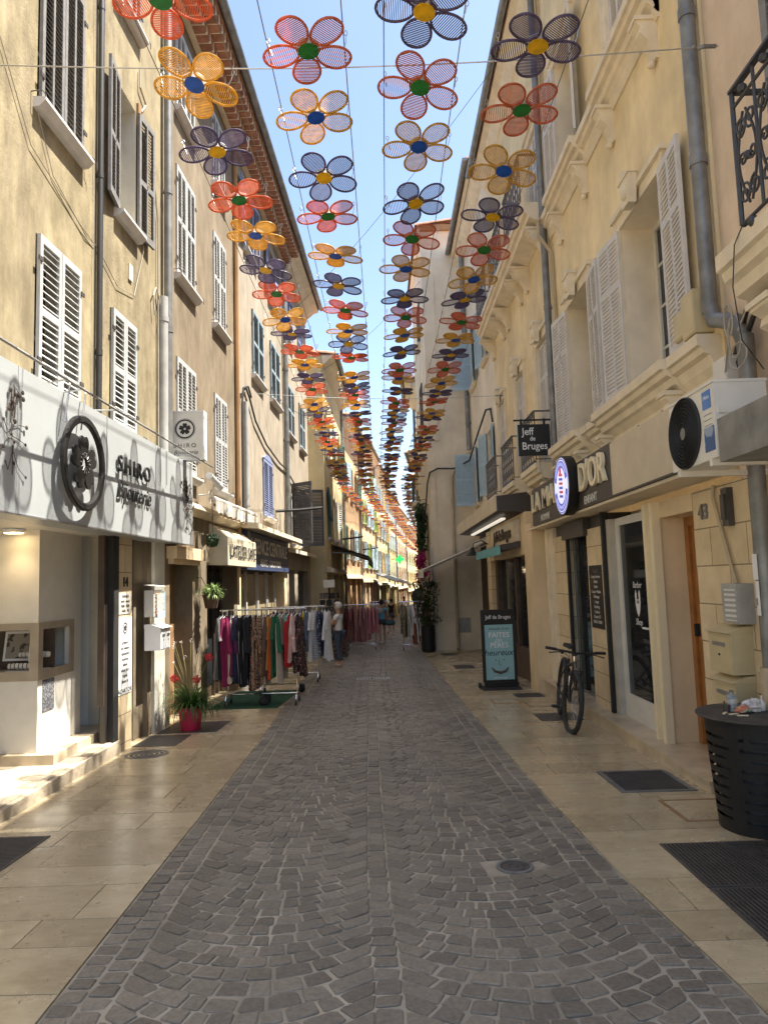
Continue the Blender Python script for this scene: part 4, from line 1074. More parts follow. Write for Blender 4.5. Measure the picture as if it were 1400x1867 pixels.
# ground floor of the yellow house
p = MB(); p.box(3.05, 3.25, 5.0, 12.4, -.6, 2.36); part('shop_back_wall', p, M['wallTan'], B.o)
p = MB(); p.box(2.73, 3.35, 5.05, 6.24, -.3, 2.30); part('stone_pier', p, M['stone'], B.o)
p = MB(); p.box(2.74, 3.05, 7.05, 7.10, ST, 2.30); p.box(2.80, 3.05, 7.10, 7.3, ST, 2.30); part('alcove_wall', p, M['wallTan'], B.o)
p = MB(); p.box(2.66, 2.74, 7.02, 7.10, ST, 2.30); p.box(2.70, 2.80, 7.10, 7.22, ST, 2.30); p.box(2.66, 2.76, 7.22, 7.29, ST, 2.30); part('cream_door_post', p, M['cream'], B.o)
p = MB(); p.box(2.74, 3.05, 6.24, 7.05, 2.14, 2.30); part('alcove_lintel', p, M['wallTan'], B.o)
# orange wooden door 43
d_ = MB(); d_.box(2.985, 3.05, 6.24, 7.05, 2.05, 2.14); d_.box(2.985, 3.05, 6.24, 6.33, ST, 2.05); d_.box(2.985, 3.05, 6.96, 7.05, ST, 2.05); part('door_frame', d_, M['wood'], B.o)
d_ = MB(); d_.box(3.01, 3.05, 6.33, 6.96, ST, 2.05)
for z0, z1 in ((.08, .80), (.92, 1.30), (1.42, 1.95)):
    for y0, y1 in ((6.39, 6.61), (6.67, 6.90)):
        d_.box(3.0, 3.01, y0, y1, z0, z1); d_.box(2.994, 3.0, y0 + .04, y1 - .04, z0 + .04, z1 - .04)
dr = part('door', d_, M['wood'], B.o)
d_ = MB(); d_.box(2.955, 3.005, 6.88, 6.91, .98, 1.10); part('handle', d_, M['blackM'], dr)
# barber's door: white frame, dark glass
d_ = MB(); X0, X1 = 2.77, 2.82
d_.box(X0, X1, 7.30, 7.42, ST, 2.26); d_.box(X0, X1, 8.38, 8.50, ST, 2.26); d_.box(X0, X1, 7.42, 8.38, 2.17, 2.26); d_.box(X0, X1, 7.42, 8.38, ST, .22)
bd = part('shop_door', d_, M['plasticW'], B.o)
d_ = MB(); d_.box(2.79, 2.80, 7.40, 8.40, .20, 2.19); part('pane', d_, M['pane'], bd)
d_ = MB(); d_.tube([(2.765, 7.47, 1.02), (2.71, 7.47, 1.02), (2.71, 7.60, 1.02)], .012, 8); part('handle', d_, M['white'], bd, True)
d_ = MB(); d_.box(2.70, 2.77, 8.50, 8.64, ST, 2.26); part('jamb_lining', d_, pm('grey_jamb_paint', (.46, .43, .36), .6), B.o)
d_ = MB(); d_.box(2.655, 2.735, 8.63, 8.70, ST, 2.36); part('roller_guide', d_, M['blackM'], B.o)
p = MB(); p.box(2.68, 3.05, 8.70, 9.42, ST, 2.2); p.box(2.68, 3.05, 10.42, 11.2, ST, 2.2); part('stone_pier', p, M['stone'], B.o)
p = MB(); p.box(2.655, 2.70, 10.36, 10.42, ST, 2.3); part('roller_guide', p, M['blackM'], B.o)
p = MB(); p.box(2.72, 3.05, 8.70, 11.2, 2.2, 2.36); p.box(2.62, 2.72, 9.35, 10.5, 2.12, 2.35); part('roller_box', p, M['brownMetal'], B.o)
d_ = MB(); d_.box(2.76, 2.80, 9.42, 9.47, ST, 2.2); d_.box(2.76, 2.80, 10.36, 10.42, ST, 2.2); d_.box(2.76, 2.80, 9.47, 10.36, ST, ST + .04); sw = part('shop_window', d_, M['zinc'], B.o)
d_ = MB(); d_.box(2.775, 2.785, 9.45, 10.38, ST, 2.2); part('pane', d_, glass('shop_glass', (.02, .024, .028), .02), sw)
p = MB(); p.box(2.66, 3.05, 11.2, 11.75, -.5, 2.36); p.box(2.62, 2.66, 11.45, 11.6, -.5, 2.36); part('cream_pilaster', p, M['mould'], B.o)
p = MB(); p.box(2.44, 3.05, 11.75, 12.42, -.6, 2.5); part('rendered_pier', p, M['wallTan'], B.o)
p = MB(); p.box(2.42, 2.75, 5.5, 12.0, 2.37, 2.40); part('soffit', p, M['mould'], B.o)
# step along the shop fronts
p = MB(); p.hexa([(2.5, 5.75, -.5), (3.06, 5.75, -.5), (3.06, 11.75, -.5), (2.5, 11.75, -.5), (2.5, 5.75, ST), (3.06, 5.75, ST), (3.06, 11.75, ST), (2.5, 11.75, ST)])
p.hexa([(2.52, 5.0, -.5), (2.73, 5.0, -.5), (2.73, 5.745, -.5), (2.52, 5.745, -.5), (2.52, 5.0, ST - .02), (2.73, 5.0, ST - .02), (2.73, 5.745, ST - .02), (2.52, 5.745, ST - .02)])
part('step', p, M['stepR'], B.o)
p = MB(); p.box(2.485, 2.51, 5.74, 11.76, ST - .028, ST + .003); part('step_nosing', p, M['stepR'], B.o)

# --- barber's fascia: beige panel, dark sign, round logo
bp = root('fascia_panel', 'blank beige fascia panel with grimy lower edge beside the dark barber sign', 'panel', (2.55, 6.6, 2.42))
b = MB(); b.box(2.40, 2.75, 5.78, 7.37, 2.42, 2.97); part('panel', b, M['beigePanel'], bp)
b = MB(); b.box(2.385, 2.75, 5.76, 7.37, 2.403, 2.42); part('trim', b, M['brownMetal'], bp)
b = MB()
for y in (5.9, 6.3, 6.9): b.tube([(2.55, y, 3.0), (2.50, y - .12, 3.03)], .012, 5)
part('bolt', b, M['zinc'], bp)
bs_ = root('shop_sign', 'dark barber fascia sign with raised cream letters LA MAIN D\'OR', 'sign', (2.55, 9.4, 2.42))
b = MB(); b.box(2.40, 2.75, 7.375, 11.4, 2.405, 2.985); part('board', b, M['brownMetal'], bs_)
put_text("D'OR", .47, M['cream'], bs_, (2.372, 7.98, 2.745), (0, -1, 0), ext=.02, sx=.92, bold=.004)
put_text('LA MAIN', .42, M['cream'], bs_, (2.377, 10.26, 2.74), (0, -1, 0), ext=.016, sx=1.3, bold=.003)
put_text('ENFANT', .135, M['plasticW'], bs_, (2.395, 8.15, 2.48), (0, -1, 0), ext=.003, bold=.001)
put_text('HOMME', .135, M['plasticW'], bs_, (2.395, 10.5, 2.48), (0, -1, 0), ext=.003, bold=.001, sx=1.2)
lg = root('round_sign', 'round illuminated barber logo in blue, white and red fixed on the dark fascia', 'sign', (2.3, 8.95, 2.74))
b = MB(); b.lathe([(0.001, 0), (.37, 0), (.38, -.012), (.38, -.13), (0.001, -.13)], 40, (2.40, 8.95, 2.74), 0, 'x'); part('drum', b, M['black'], lg, True)
mB, mW, mR = emis('logo_blue', (.06, .07, .38), .22), emis('logo_white', (.62, .64, .85), .26), emis('logo_red', (.5, .05, .06), .2)
def disc(r_in, r_out, x, mt, a0=0, a1=2 * PI, n=40, name='logo_ring'):
    b = MB()
    for k in range(n):
        a, c = a0 + (a1 - a0) * k / n, a0 + (a1 - a0) * (k + 1) / n
        q = lambda r_, t: (x, 8.95 + r_ * math.cos(t), 2.74 + r_ * math.sin(t))
        b.quad(q(r_in, a), q(r_out, a), q(r_out, c), q(r_in, c))
    part(name, b, mt, lg)
disc(.0, .36, 2.267, mW); disc(.335, .352, 2.265, mB); disc(.23, .32, 2.264, mB, .25, PI - .25); disc(.23, .32, 2.264, mB, PI + .25, 2 * PI - .25)
disc(.255, .30, 2.262, emis('logo_pale_blue', (.30, .33, .68), .25), .5, PI - .5, 24); disc(.255, .30, 2.262, emis('logo_pale_blue', (.30, .33, .68), .25), PI + .5, 2 * PI - .5, 24)
for i in range(6):
    z = 2.60 + i * .055; b = MB(); b.hexa([(2.263, 8.87, z - .02), (2.265, 8.87, z - .02), (2.265, 9.04, z), (2.263, 9.04, z), (2.263, 8.87, z + .012), (2.265, 8.87, z + .012), (2.265, 9.04, z + .032), (2.263, 9.04, z + .032)]); part('logo_stripe', b, mR if i % 2 else mB, lg)
b = MB(); b.ball((2.262, 8.955, 2.93), .05, 12, 6, 0, (.05, 1, 1)); part('pole_cap', b, mR, lg)
# price board, number, stickers
pb_ = root('price_list', 'black price list of hair cuts on the stone pier beside the barber window', 'price list', (2.67, 9.1, .95))
b = MB(); b.box(2.672, 2.679, 8.82, 9.36, .92, 1.72); part('board', b, M['black'], pb_)
for i, t_ in enumerate(['TARIFS', 'Coupe homme', 'Enfant', 'Barbe', 'Coupe + Barbe', 'Défrisage', 'Lavage', 'Brushing', 'Couleur', 'Ouvert 7/7', '9h00 à 19h00']):
    put_text(t_, .058 if i else .07, M['plasticW'] if i else M['ironG'], pb_, (2.671, 9.09, 1.64 - i * .064), (0, -1, 0), ext=.0006, sx=1.1)
nb = root('house_number', 'grey metal number 43 on the stone pier beside the wooden door', 'number', (2.73, 6.0, 2.1)); put_text('43', .18, M['zinc'], nb, (2.722, 6.02, 2.10), (0, -1, 0), ext=.008, bold=.003)
dc = root('door_decal', 'white barber decal of a bearded face on the glass door', 'decal', (2.788, 7.9, 1.0))
b = MB()
face = [(0, .0), (.045, .05), (.075, .14), (.08, .24), (.06, .30), (.03, .26), (.035, .17), (.0, .13), (-.035, .17), (-.03, .26), (-.06, .30), (-.08, .24), (-.075, .14), (-.045, .05)]
b.prism([(2.788, 7.93 + y, 1.12 + z) for y, z in face], (-.001, 0, 0)); b.prism([(2.788, 7.93 + y, 1.30 + z) for y, z in ((-.02, 0), (.0, -.02), (.02, 0), (.03, .015), (-.03, .015))], (-.0012, 0, 0)); part('face', b, M['white'], dc)
put_text('Barber', .10, M['white'], dc, (2.788, 7.93, 1.47), (0, -1, 0), ext=.0005, shear=.2); put_text('Shop', .10, M['white'], dc, (2.788, 7.93, 1.06), (0, -1, 0), ext=.0005, shear=.2); put_text('OPEN', .07, M['zinc'], dc, (2.788, 7.75, .86), (0, -1, 0), ext=.0005)

# --- rose house at the right edge
FR0 = Fac(2.78, 0, 2.78, 5.5, -1)
B = Bld('house', 'rose rendered house with a wrought iron balcony and pale stone ground floor', FR0, 0.5, 5.47, 2.30, 11.8, M['wallR0'], rev=.25, overhang=.35, back=7)
HR = B
B.window(2.7, 3.75, 3.75, 6.0, 3); surround(B, 2.7, 3.75, 3.75, 6.0, False)
B.shutter(3.75 + .32, 3.76, .55, 2.2, .10, M['shutGrey'], 2, .35)
B.closed(2.7, 3.75, 7.4, 9.4, M['shutGrey'], 2, .5, -.03)
b = MB(); FR0.sweep(b, 0.6, 4.62, MOULD(.48, 3.72, 1.25)); FR0.box(b, .6, 4.55, -.02, .20, 3.12, 3.30)
for y in (4.35, 2.6): corbel(b, FR0, y, 3.32, .22, .36, .55)
B.part('balcony_slab', b, M['mould'])
b = MB(); railing(b, 1.2, 4.26, 3.72, 4.66, 2.31, .012, .25, wallX=2.78); B.part('balcony_railing', b, M['iron'])
B.finish()
p = MB(); p.box(2.79, 3.4, .5, 5.04, -.6, 2.30); part('stone_ground_floor', p, M['stone0'], B.o)
p = MB(); p.tube([(2.66, 5.49, 11.2), (2.66, 5.49, 3.66)], .062, 12); p.tube([(2.66, 5.49, 3.72), (2.66, 5.44, 3.58), (2.66, 5.10, 3.44), (2.66, 5.0, 3.25)], .062, 12); p.tube([(2.66, 5.0, 3.3), (2.66, 5.0, .85)], .060, 12)
for z in (9.5, 7.6, 6.2, 4.9): p.tube([(2.66, 5.49, z), (2.66, 5.49, z + .09)], .071, 12)
for z in (2.6, 1.35): p.tube([(2.66, 5.0, z), (2.66, 5.0, z + .05)], .068, 12)
part('downpipe', p, M['zinc'], HR.o, True)
p = MB(); p.tube([(2.66, 5.0, .92), (2.66, 5.0, -.12)], .082, 14); p.tube([(2.66, 5.0, .80), (2.66, 5.0, .88)], .092, 14); part('pipe_sleeve', p, M['beigePipe'], HR.o, True)
p = MB()
for (y, z, dy, dz) in ((5.0, 1.62, .03, .09), (4.99, 1.4, .02, .12)): p.box(2.594, 2.5985, y - dy, y + dy, z - dz, z + dz)
part('sticker', p, M['white'], HR.o)
aw = root('awning_cassette', 'grey steel awning cassette jutting out beside the air conditioner', 'awning box', (2.4, 3.5, 2.25))
b = MB(); b.box(2.0, 2.78, 1.5, 4.15, 2.47, 2.50); b.box(2.0, 2.02, 1.5, 4.15, 2.26, 2.47)
b.hexa([(2.0, 1.5, 2.24), (2.78, 1.5, 2.24), (2.78, 4.15, 2.24), (2.0, 4.15, 2.24), (2.0, 1.5, 2.26), (2.78, 1.5, 2.26), (2.78, 4.15, 2.26), (2.0, 4.15, 2.26)]); b.box(2.02, 2.78, 4.13, 4.15, 2.26, 2.47)
part('casing', b, M['zinc'], aw)

# --- air conditioner
ac = root('air_conditioner', 'white outdoor air conditioner on wall brackets with big round fan grille', 'air conditioner', (2.42, 4.8, 2.32))
b = MB(); Xa, Xb_, Ya, Yb, Za, Zb = 2.12, 2.46, 4.42, 5.12, 2.32, 2.80
b.box(Xa, Xb_, Ya, Yb, Za, Zb); b.box(Xa - .008, Xb_ + .005, Ya - .005, Yb + .005, Zb, Zb + .018); b.box(Xa + .02, Xb_ - .02, Ya - .012, Ya, Za + .28, Za + .32)
part('casing', b, M['plasticW'], ac)
b = MB(); cy, cz = 4.87, 2.56
for i in range(8): b.lathe([(.045 + i * .026 - .004, 0), (.045 + i * .026, -.01), (.045 + i * .026 + .004, 0)], 32, (Xa - .012, cy, cz), 0, 'x')
b.lathe([(.235, 0), (.245, -.02), (.252, -.012), (.252, .0)], 36, (Xa, cy, cz), 0, 'x')
for k in range(36):
    a = 2 * PI * k / 36; b.tube([(Xa - .012, cy + .05 * math.cos(a), cz + .05 * math.sin(a)), (Xa - .012, cy + .235 * math.cos(a + .25), cz + .235 * math.sin(a + .25))], .0025, 4)
part('fan_grille', b, M['blackM'], ac)
b = MB(); b.lathe([(.001, 0), (.24, 0)], 32, (Xa - .002, cy, cz), 0, 'x'); part('fan_recess', b, M['dark'], ac)
b = MB(); b.lathe([(.001, -.018), (.045, -.018), (.045, -.006)], 24, (Xa, cy, cz), 0, 'x'); part('fan_hub', b, M['zinc'], ac)
b = MB(); b.box(Xa - .003, Xa, 4.46, 4.58, 2.65, 2.77); part('badge', b, pm('blue_badge', (.05, .18, .50), .4), ac)
put_text('Midea', .035, M['white'], ac, (Xa - .004, 4.52, 2.725), (0, -1, 0), ext=.0006, shear=.2)
b = MB(); b.box(Xa - .003, Xa, 4.44, 4.58, 2.37, 2.53); part('energy_label', b, printed('energy_label_print', (.07, .12, .26), (.30, .36, .46), 7, thr=.5), ac)
b = MB()
for i in range(3): b.box(Xa - .003, Xa, 4.46, 4.57, 2.54 + i * .035, 2.544 + i * .035)
part('slot', b, M['zinc'], ac)
b = MB(); b.box(2.12, 2.78, 4.50, 4.54, 2.275, 2.315); b.box(2.12, 2.78, 5.0, 5.04, 2.275, 2.315); b.box(2.12, 2.45, 4.5, 5.04, 2.315, 2.319); part('bracket', b, M['plasticW'], ac)
# --- boxes and cables on the right wall
def wallbox(name, label, cat, x, y0, y1, z0, z1, dep, mt, group=None, smooth=False):
    b = MB(); b.box(x - dep, x, y0, y1, z0, z1); b.box(x - dep - .006, x - dep, y0 + .012, y1 - .012, z0 + .012, z1 - .012)
    return single(name, b, mt, label, cat, (x, (y0 + y1) / 2, z0), group)
wallbox('junction_box', 'beige junction box half hidden behind the bend of the downpipe', 'junction box', 2.75, 5.62, 5.86, 3.55, 3.92, .16, M['plasticB'], 'boxes beside the right downpipe')
wallbox('junction_box', 'larger cream cable box above the moulded ledge end', 'junction box', 2.75, 5.86, 6.12, 3.62, 3.86, .12, M['plasticB'], 'boxes beside the right downpipe')
wallbox('junction_box', 'small cream box with dangling wires under the downpipe bend', 'junction box', 2.75, 5.20, 5.42, 3.0, 3.22, .14, M['plasticW'], 'boxes beside the right downpipe')
wallbox('meter_box', 'grey meter box with stickers above the letter boxes', 'meter box', 2.73, 5.30, 5.56, 1.20, 1.50, .12, M['greyPipe'])
b = MB(); b.box(2.60, 2.603, 5.33, 5.50, 1.22, 1.46); single('sticker', b, striped('white_label_print', (.62, .62, .58), (.34, .34, .33), 8), 'white printed sticker on the grey meter box', 'sticker', (2.6, 5.4, 1.22))
b = MB(); b.box(2.68, 2.75, 5.50, 5.60, 1.95, 2.25); b.box(2.66, 2.68, 5.52, 5.58, 2.0, 2.2); single('wall_bracket', b, M['grate'], 'rusty black cable clamp on the wall right of number 43', 'bracket', (2.7, 5.55, 1.95))
FRb = Fac(2.73, 0, 2.73, 10, -1)
letterbox(FRb, 5.55, 0, .82, .36, .31, .17, 'upper beige letter box with silver flap beside the bin', 1, M['plasticB'], 'beige letter boxes beside door 43')
letterbox(FRb, 5.55, 0, .46, .36, .30, .16, 'lower beige letter box just above the bin lid', 1, M['plasticB'], 'beige letter boxes beside door 43')
def cablething(label, paths, r_, mt, org, cat='cable'):
    b = MB()
    for p_ in paths: b.tube(p_, r_, 5)
    return single('cable', b, mt, label, cat, org, smooth=True)
def loop(c, r1, r2, n=18, ax='y', t=1.0):
    return [(c[0], c[1] + r1 * math.cos(2 * PI * t * k / n), c[2] + r2 * math.sin(2 * PI * t * k / n)) for k in range(n + 1)]
cablething('tangle of pale wires looped round the right downpipe above the air conditioner', [loop((2.56, 4.95, 3.28), .09, .16), loop((2.55, 4.90, 3.12), .12, .09), loop((2.56, 5.02, 3.42), .06, .12),
           [(2.56, 5.0, 3.4), (2.6, 5.2, 3.1), (2.68, 5.45, 3.0), (2.70, 5.8, 3.02)], [(2.56, 4.9, 3.3), (2.58, 4.7, 3.5), (2.6, 4.3, 3.55)], [(2.66, 5.3, 3.0), (2.6, 5.25, 2.9), (2.5, 5.0, 2.9)]], .007, M['cableG'], (2.6, 5, 3.0))
cablething('grey cables running below the moulded ledge to the hanging sign', [[(2.69, 5.5 + i * .5, 2.975 + .012 * math.sin(i * 2.2) + k * .015) for i in range(12)] for k in range(2)] + [[(2.69, 9.5, 3.0), (2.6, 10.1, 3.02), (2.45, 10.7, 3.05), (2.45, 10.9, 3.3), (2.5, 11.1, 3.6)], loop((2.52, 9.3, 3.03), .12, .04), [(2.7, 8.2, 3.3), (2.42, 8.3, 3.45), (2.43, 8.25, 3.2), (2.68, 8.2, 3.0)]], .007, M['cableG'], (2.7, 8, 2.98))
cablething('beige conduit running down the wall to the grey meter box', [[(2.70, 5.75, 2.30), (2.70, 5.78, 2.2), (2.70, 5.60, 1.75), (2.70, 5.50, 1.50)]], .016, M['beigePipe'], (2.7, 5.6, 1.5), 'conduit')
cablething('thin black wire hanging from the corner of the near balcony', [[(2.31, 4.26, 3.76), (2.28, 4.32, 3.66), (2.27, 4.36, 3.4), (2.3, 4.36, 3.05), (2.5, 4.5, 2.9)]], .004, M['cable'], (2.31, 4.3, 3.0))
cablething('bundle of black cables behind the downpipe bend', [[(2.7, 5.3, 2.9), (2.7, 5.2, 3.15), (2.68, 4.9, 3.4), (2.66, 4.3, 3.52), (2.66, 3.4, 3.5)], [(2.7, 5.35, 2.9), (2.7, 5.25, 3.2), (2.66, 4.95, 3.46), (2.64, 4.3, 3.57), (2.64, 3.4, 3.56)]], .02, M['cable'], (2.7, 5, 3))

# --- chocolate shop: canopy, entrance
B = HY
p = MB(); p.box(2.9, 3.1, 12.42, 21.6, -.8, 2.9); part('shop_back_wall', p, M['woodD'], B.o)
p = MB(); p.box(2.46, 2.9, 16.6, 17.2, -.8, 2.7); part('brick_pier', p, M['stone'], B.o)
p = MB(); p.box(2.48, 2.9, 12.42, 16.6, 2.0, 2.75); part('shop_header', p, M['wallTan'], B.o)
p = MB(); p.box(2.56, 2.9, 12.44, 12.7, -.5, 2.0); p.box(2.56, 2.9, 16.3, 16.6, -.5, 2.0); p.box(2.6, 2.9, 12.7, 16.3, -.5, .25); p.box(2.6, 2.9, 14.2, 14.4, .25, 2.0); part('shop_front', p, M['woodD'], B.o)
p = MB(); p.box(2.66, 2.67, 12.7, 14.2, .25, 2.0); p.box(2.66, 2.67, 14.4, 16.3, .25, 2.0); part('pane', p, M['pane'], B.o)
cn = root('canopy', 'dark brown sloping canopy over the chocolate shop entrance', 'canopy', (2.4, 16, 2.85))
b = MB(); b.hexa([(2.02, 12.6, 2.80), (2.75, 12.6, 2.74), (2.75, 19.4, 2.74), (2.02, 19.4, 2.80), (2.02, 12.6, 3.06), (2.75, 12.6, 3.14), (2.75, 19.4, 3.14), (2.02, 19.4, 3.06)]); part('hood', b, M['brownMetal'], cn)
b = MB(); b.box(2.0, 2.02, 12.6, 19.4, 2.79, 3.065); part('fascia', b, M['beigePanel'], cn)
b = MB(); b.box(2.22, 2.30, 13.4, 18.2, 2.70, 2.735); part('strip_light', b, emis('strip_light_glow', (1, .92, .78), .2), cn)
sn = root('shop_sign', 'beige sign board with raised chocolate shop letters under the canopy', 'sign', (2.46, 14.6, 2.3))
b = MB(); b.box(2.42, 2.475, 12.9, 16.2, 2.26, 2.66); part('board', b, M['beigePanel'], sn)
put_text('Jeff de Bruges', .34, M['woodD'], sn, (2.40, 14.55, 2.46), (0, -1, 0), ext=.012, sx=1.1)
an = root('awning', 'small closed awning with teal valance above the chocolate shop door', 'awning', (2.3, 14.6, 2.05))
b = MB()
b.hexa([(2.12, 12.9, 2.10), (2.46, 12.9, 2.14), (2.46, 16.3, 2.14), (2.12, 16.3, 2.10), (2.10, 12.9, 2.20), (2.46, 12.9, 2.25), (2.46, 16.3, 2.25), (2.10, 16.3, 2.20)]); part('cassette', b, M['brownMetal'], an)
b = MB(); b.box(2.085, 2.098, 12.9, 16.3, 2.02, 2.19); part('valance', b, pm('teal_valance', (.13, .36, .38), .8), an)
hs = root('hanging_sign', 'black hanging sign with white chocolate shop lettering on an iron bracket', 'sign', (2.5, 10.85, 3.47))
b = MB(); b.box(2.115, 2.615, 10.83, 10.87, 3.47, 3.96); part('panel', b, M['black'], hs)
b = MB(); b.box(2.112, 2.116, 10.825, 10.875, 3.465, 3.965); part('edge', b, M['teal'], hs)
b = MB(); b.box(2.06, 2.75, 10.84, 10.86, 4.02, 4.045); b.box(2.16, 2.19, 10.83, 10.87, 3.96, 4.05); b.box(2.52, 2.55, 10.83, 10.87, 3.96, 4.05); b.box(2.735, 2.75, 10.80, 10.90, 3.8, 4.2); part('bracket', b, M['blackM'], hs)
for t_, s_, z_, x_ in (('Jeff', .165, 3.845, 2.27), ('de', .10, 3.735, 2.34), ('Bruges', .165, 3.615, 2.37)): put_text(t_, s_, M['white'], hs, (x_, 10.827, z_), (1, 0, 0), ext=.001, sx=.88, bold=.001)

# --- beige house with sky blue shutters, and the houses that narrow the street on the right
B = Bld('house', 'beige house with sky blue open shutters between the yellow house and the jutting corner', FR, 16.56, 21.69, 2.9, 11.9, M['wallR2'], overhang=.4, back=7)
B.opened(17.35, 18.15, 3.75, 5.35, M['shutSky'], 1, .5, 1, .08, -.35, .45); B.opened(19.95, 20.85, 3.75, 5.3, M['shutSky'], 1, .5, 1, .25, -1.45, .55)
B.opened(17.35, 18.15, 7.2, 8.7, M['shutSky'], 1, .5, 1, .3, -.3, .45); B.opened(19.7, 20.6, 7.2, 8.7, M['shutSky'], 1, .5, 1, .3, -1.4, .55)
B.finish()
B.pipe(21.25, .1, 5.5, 11.8, .075, M['zinc'])
FRj = Fac(1.44, 21.70, 1.36, 27.0, -1)
B = Bld('house', 'tall plain beige house jutting into the street with a drainpipe on its end wall', FRj, 21.70, 27.0, gz(27) - .5, 12.9, M['wallR2'], overhang=.12, back=8)
B.closed(23.2, 24.2, 6.6, 8.2, M['shutDark'], 1, .5, .03, .08); B.closed(23.2, 24.2, 9.6, 11.0, M['shutDark'], 1, .5, .03, .08)
B.finish(gutter=False)
p = MB(); p.box(1.455, 1.80, 21.66, 21.694, 5.9, 12.7); p.box(1.455, 1.62, 21.675, 21.694, -.6, 5.9); B.part('corner_pilaster', p, M['wallR2'])
p = MB(); p.box(1.43, 3.2, 21.60, 21.694, 12.72, 12.90); B.part('roof_trim', p, M['wallBrown'])
p = MB(); p.tube([(2.85, 21.62, 5.55), (2.55, 21.62, 5.35), (2.15, 21.62, 4.85), (2.11, 21.62, 4.7), (2.11, 21.62, -.40), (2.08, 21.5, -.50)], .05, 10)
for z in (4.0, 2.4, .8): p.tube([(2.11, 21.62, z), (2.11, 21.62, z + .06)], .06, 10)
B.part('drainpipe', p, M['beigePipe'], True)
p = MB(); p.box(2.12, 2.52, 21.67, 21.696, -.02, .42); p.box(2.30, 2.345, 21.665, 21.67, -.02, .42); B.part('meter_door', p, M['greyPipe'])
p = MB(); p.box(2.5, 3.1, 21.55, 21.69, 3.05, 3.4); B.part('beam_end', p, M['mould'])
p = MB(); p.box(1.38, 1.45, 21.62, 21.76, -.6, 2.6); B.part('corner_guard', p, M['greyPipe'])
p = MB(); p.box(1.0, 1.42, 23.6, 25.6, 4.1, 4.25); B.part('balcony_slab', p, M['mould'])
p = MB(); railing(p, 23.65, 25.55, 4.25, 5.1, 1.05, .012, .16, wallX=1.42, fancy=False); B.part('balcony_railing', p, M['iron'])
RR = [(1.36, 27.0), (1.55, 31), (2.0, 36), (3.1, 50), (5.0, 70), (9.2, 106)]
far_house('shaded beige house just beyond the balcony with vines', *RR[0], *RR[1], -1, 9.4, M['wallR2'], M['shutDark'], 2, [(2.9, 4.4), (5.6, 7.2)], back=8)
far_house('low beige house with brown shutters beyond the vine house', *RR[1], *RR[2], -1, 7.2, M['wallR0'], M['shutOchre'], 2, [(2.6, 4.0), (4.9, 6.2)], back=8)
far_house('shaded grey shuttered house on the right before the bend', *RR[2], *RR[3], -1, 6.9, M['wallR0'], M['shutBlue'], 4, [(2.4, 3.7), (4.7, 5.9)], back=8)
far_house('low shaded house on the right inside the bend', *RR[3], *RR[4], -1, 6.3, M['wallA'], M['shutGrey'], 5, [(2.0, 3.3), (4.0, 5.2)], back=8)
far_house('last shaded house on the right before the street end', *RR[4], *RR[5], -1, 5.8, M['wallC'], M['shutGrey'], 8, [(1.4, 2.7), (3.5, 4.7)], back=8)
FE = Fac(0, 112, .01, 112.1, 1)
eb = root('house', 'sunlit cream house closing the view at the far end of the street', 'building', (7, 112, gz(112)))
p = MB(); p.box(-6, 22, 112, 120, -3.4, 6.5); part('wall', p, M['wallD'], eb)
p = MB(); p.box(-6.4, 22.4, 111.5, 120, 6.5, 6.7); part('roof', p, M['roof'], eb)
for i in range(9):
    for z in (-.2, 2.6, 4.4):
        p = MB(); p.box(-4 + i * 2.6, -3 + i * 2.6, 111.93, 111.99, z, z + 1.4); part('window', p, M['shutWhite'] if (i + int(z)) % 2 else M['shutSky'], eb)

# white awning reaching out from the right
aw = root('awning', 'long off white canvas awning sloping out over the right pavement', 'awning', (2.7, 20, 2.5))
b = MB(); b.hexa([(2.74, 18.6, 2.58), (.98, 18.6, 1.86), (.98, 21.4, 1.86), (2.74, 21.4, 2.58), (2.74, 18.6, 2.60), (.98, 18.6, 1.88), (.98, 21.4, 1.88), (2.74, 21.4, 2.60)]); part('canvas', b, M['canvasW'], aw)
b = MB(); b.box(.95, 1.0, 18.58, 21.42, 1.82, 1.90); b.box(2.66, 2.76, 18.55, 21.45, 2.56, 2.68); part('bar', b, M['plasticW'], aw)
for y in (18.8, 21.2): b = MB(); b.tube([(2.72, y, 2.50), (1.9, y, 2.19), (1.02, y, 1.83)], .025, 6); part('arm', b, M['plasticW'], aw)
b = MB(); b.box(.965, .985, 18.6, 21.4, 1.66, 1.84); part('valance', b, M['canvasW'], aw)
b = MB(); b.tube([(2.46, 16.9, 2.40), (2.30, 16.9, 2.50), (2.12, 16.9, 2.44), (2.08, 16.9, 2.30)], .014, 6)
wl = single('wall_lamp', b, M['black'], 'black gooseneck wall lamp at the far end of the chocolate shop', 'lamp', (2.4, 16.9, 2.3), smooth=True)
b = MB(); b.lathe([(.03, .12), (.05, .10), (.06, .03), (.16, -.06), (.165, -.07), (.15, -.06), (.0, .0)], 18, (2.08, 16.9, 2.22)); part('lamp_shade', b, M['black'], wl, True)

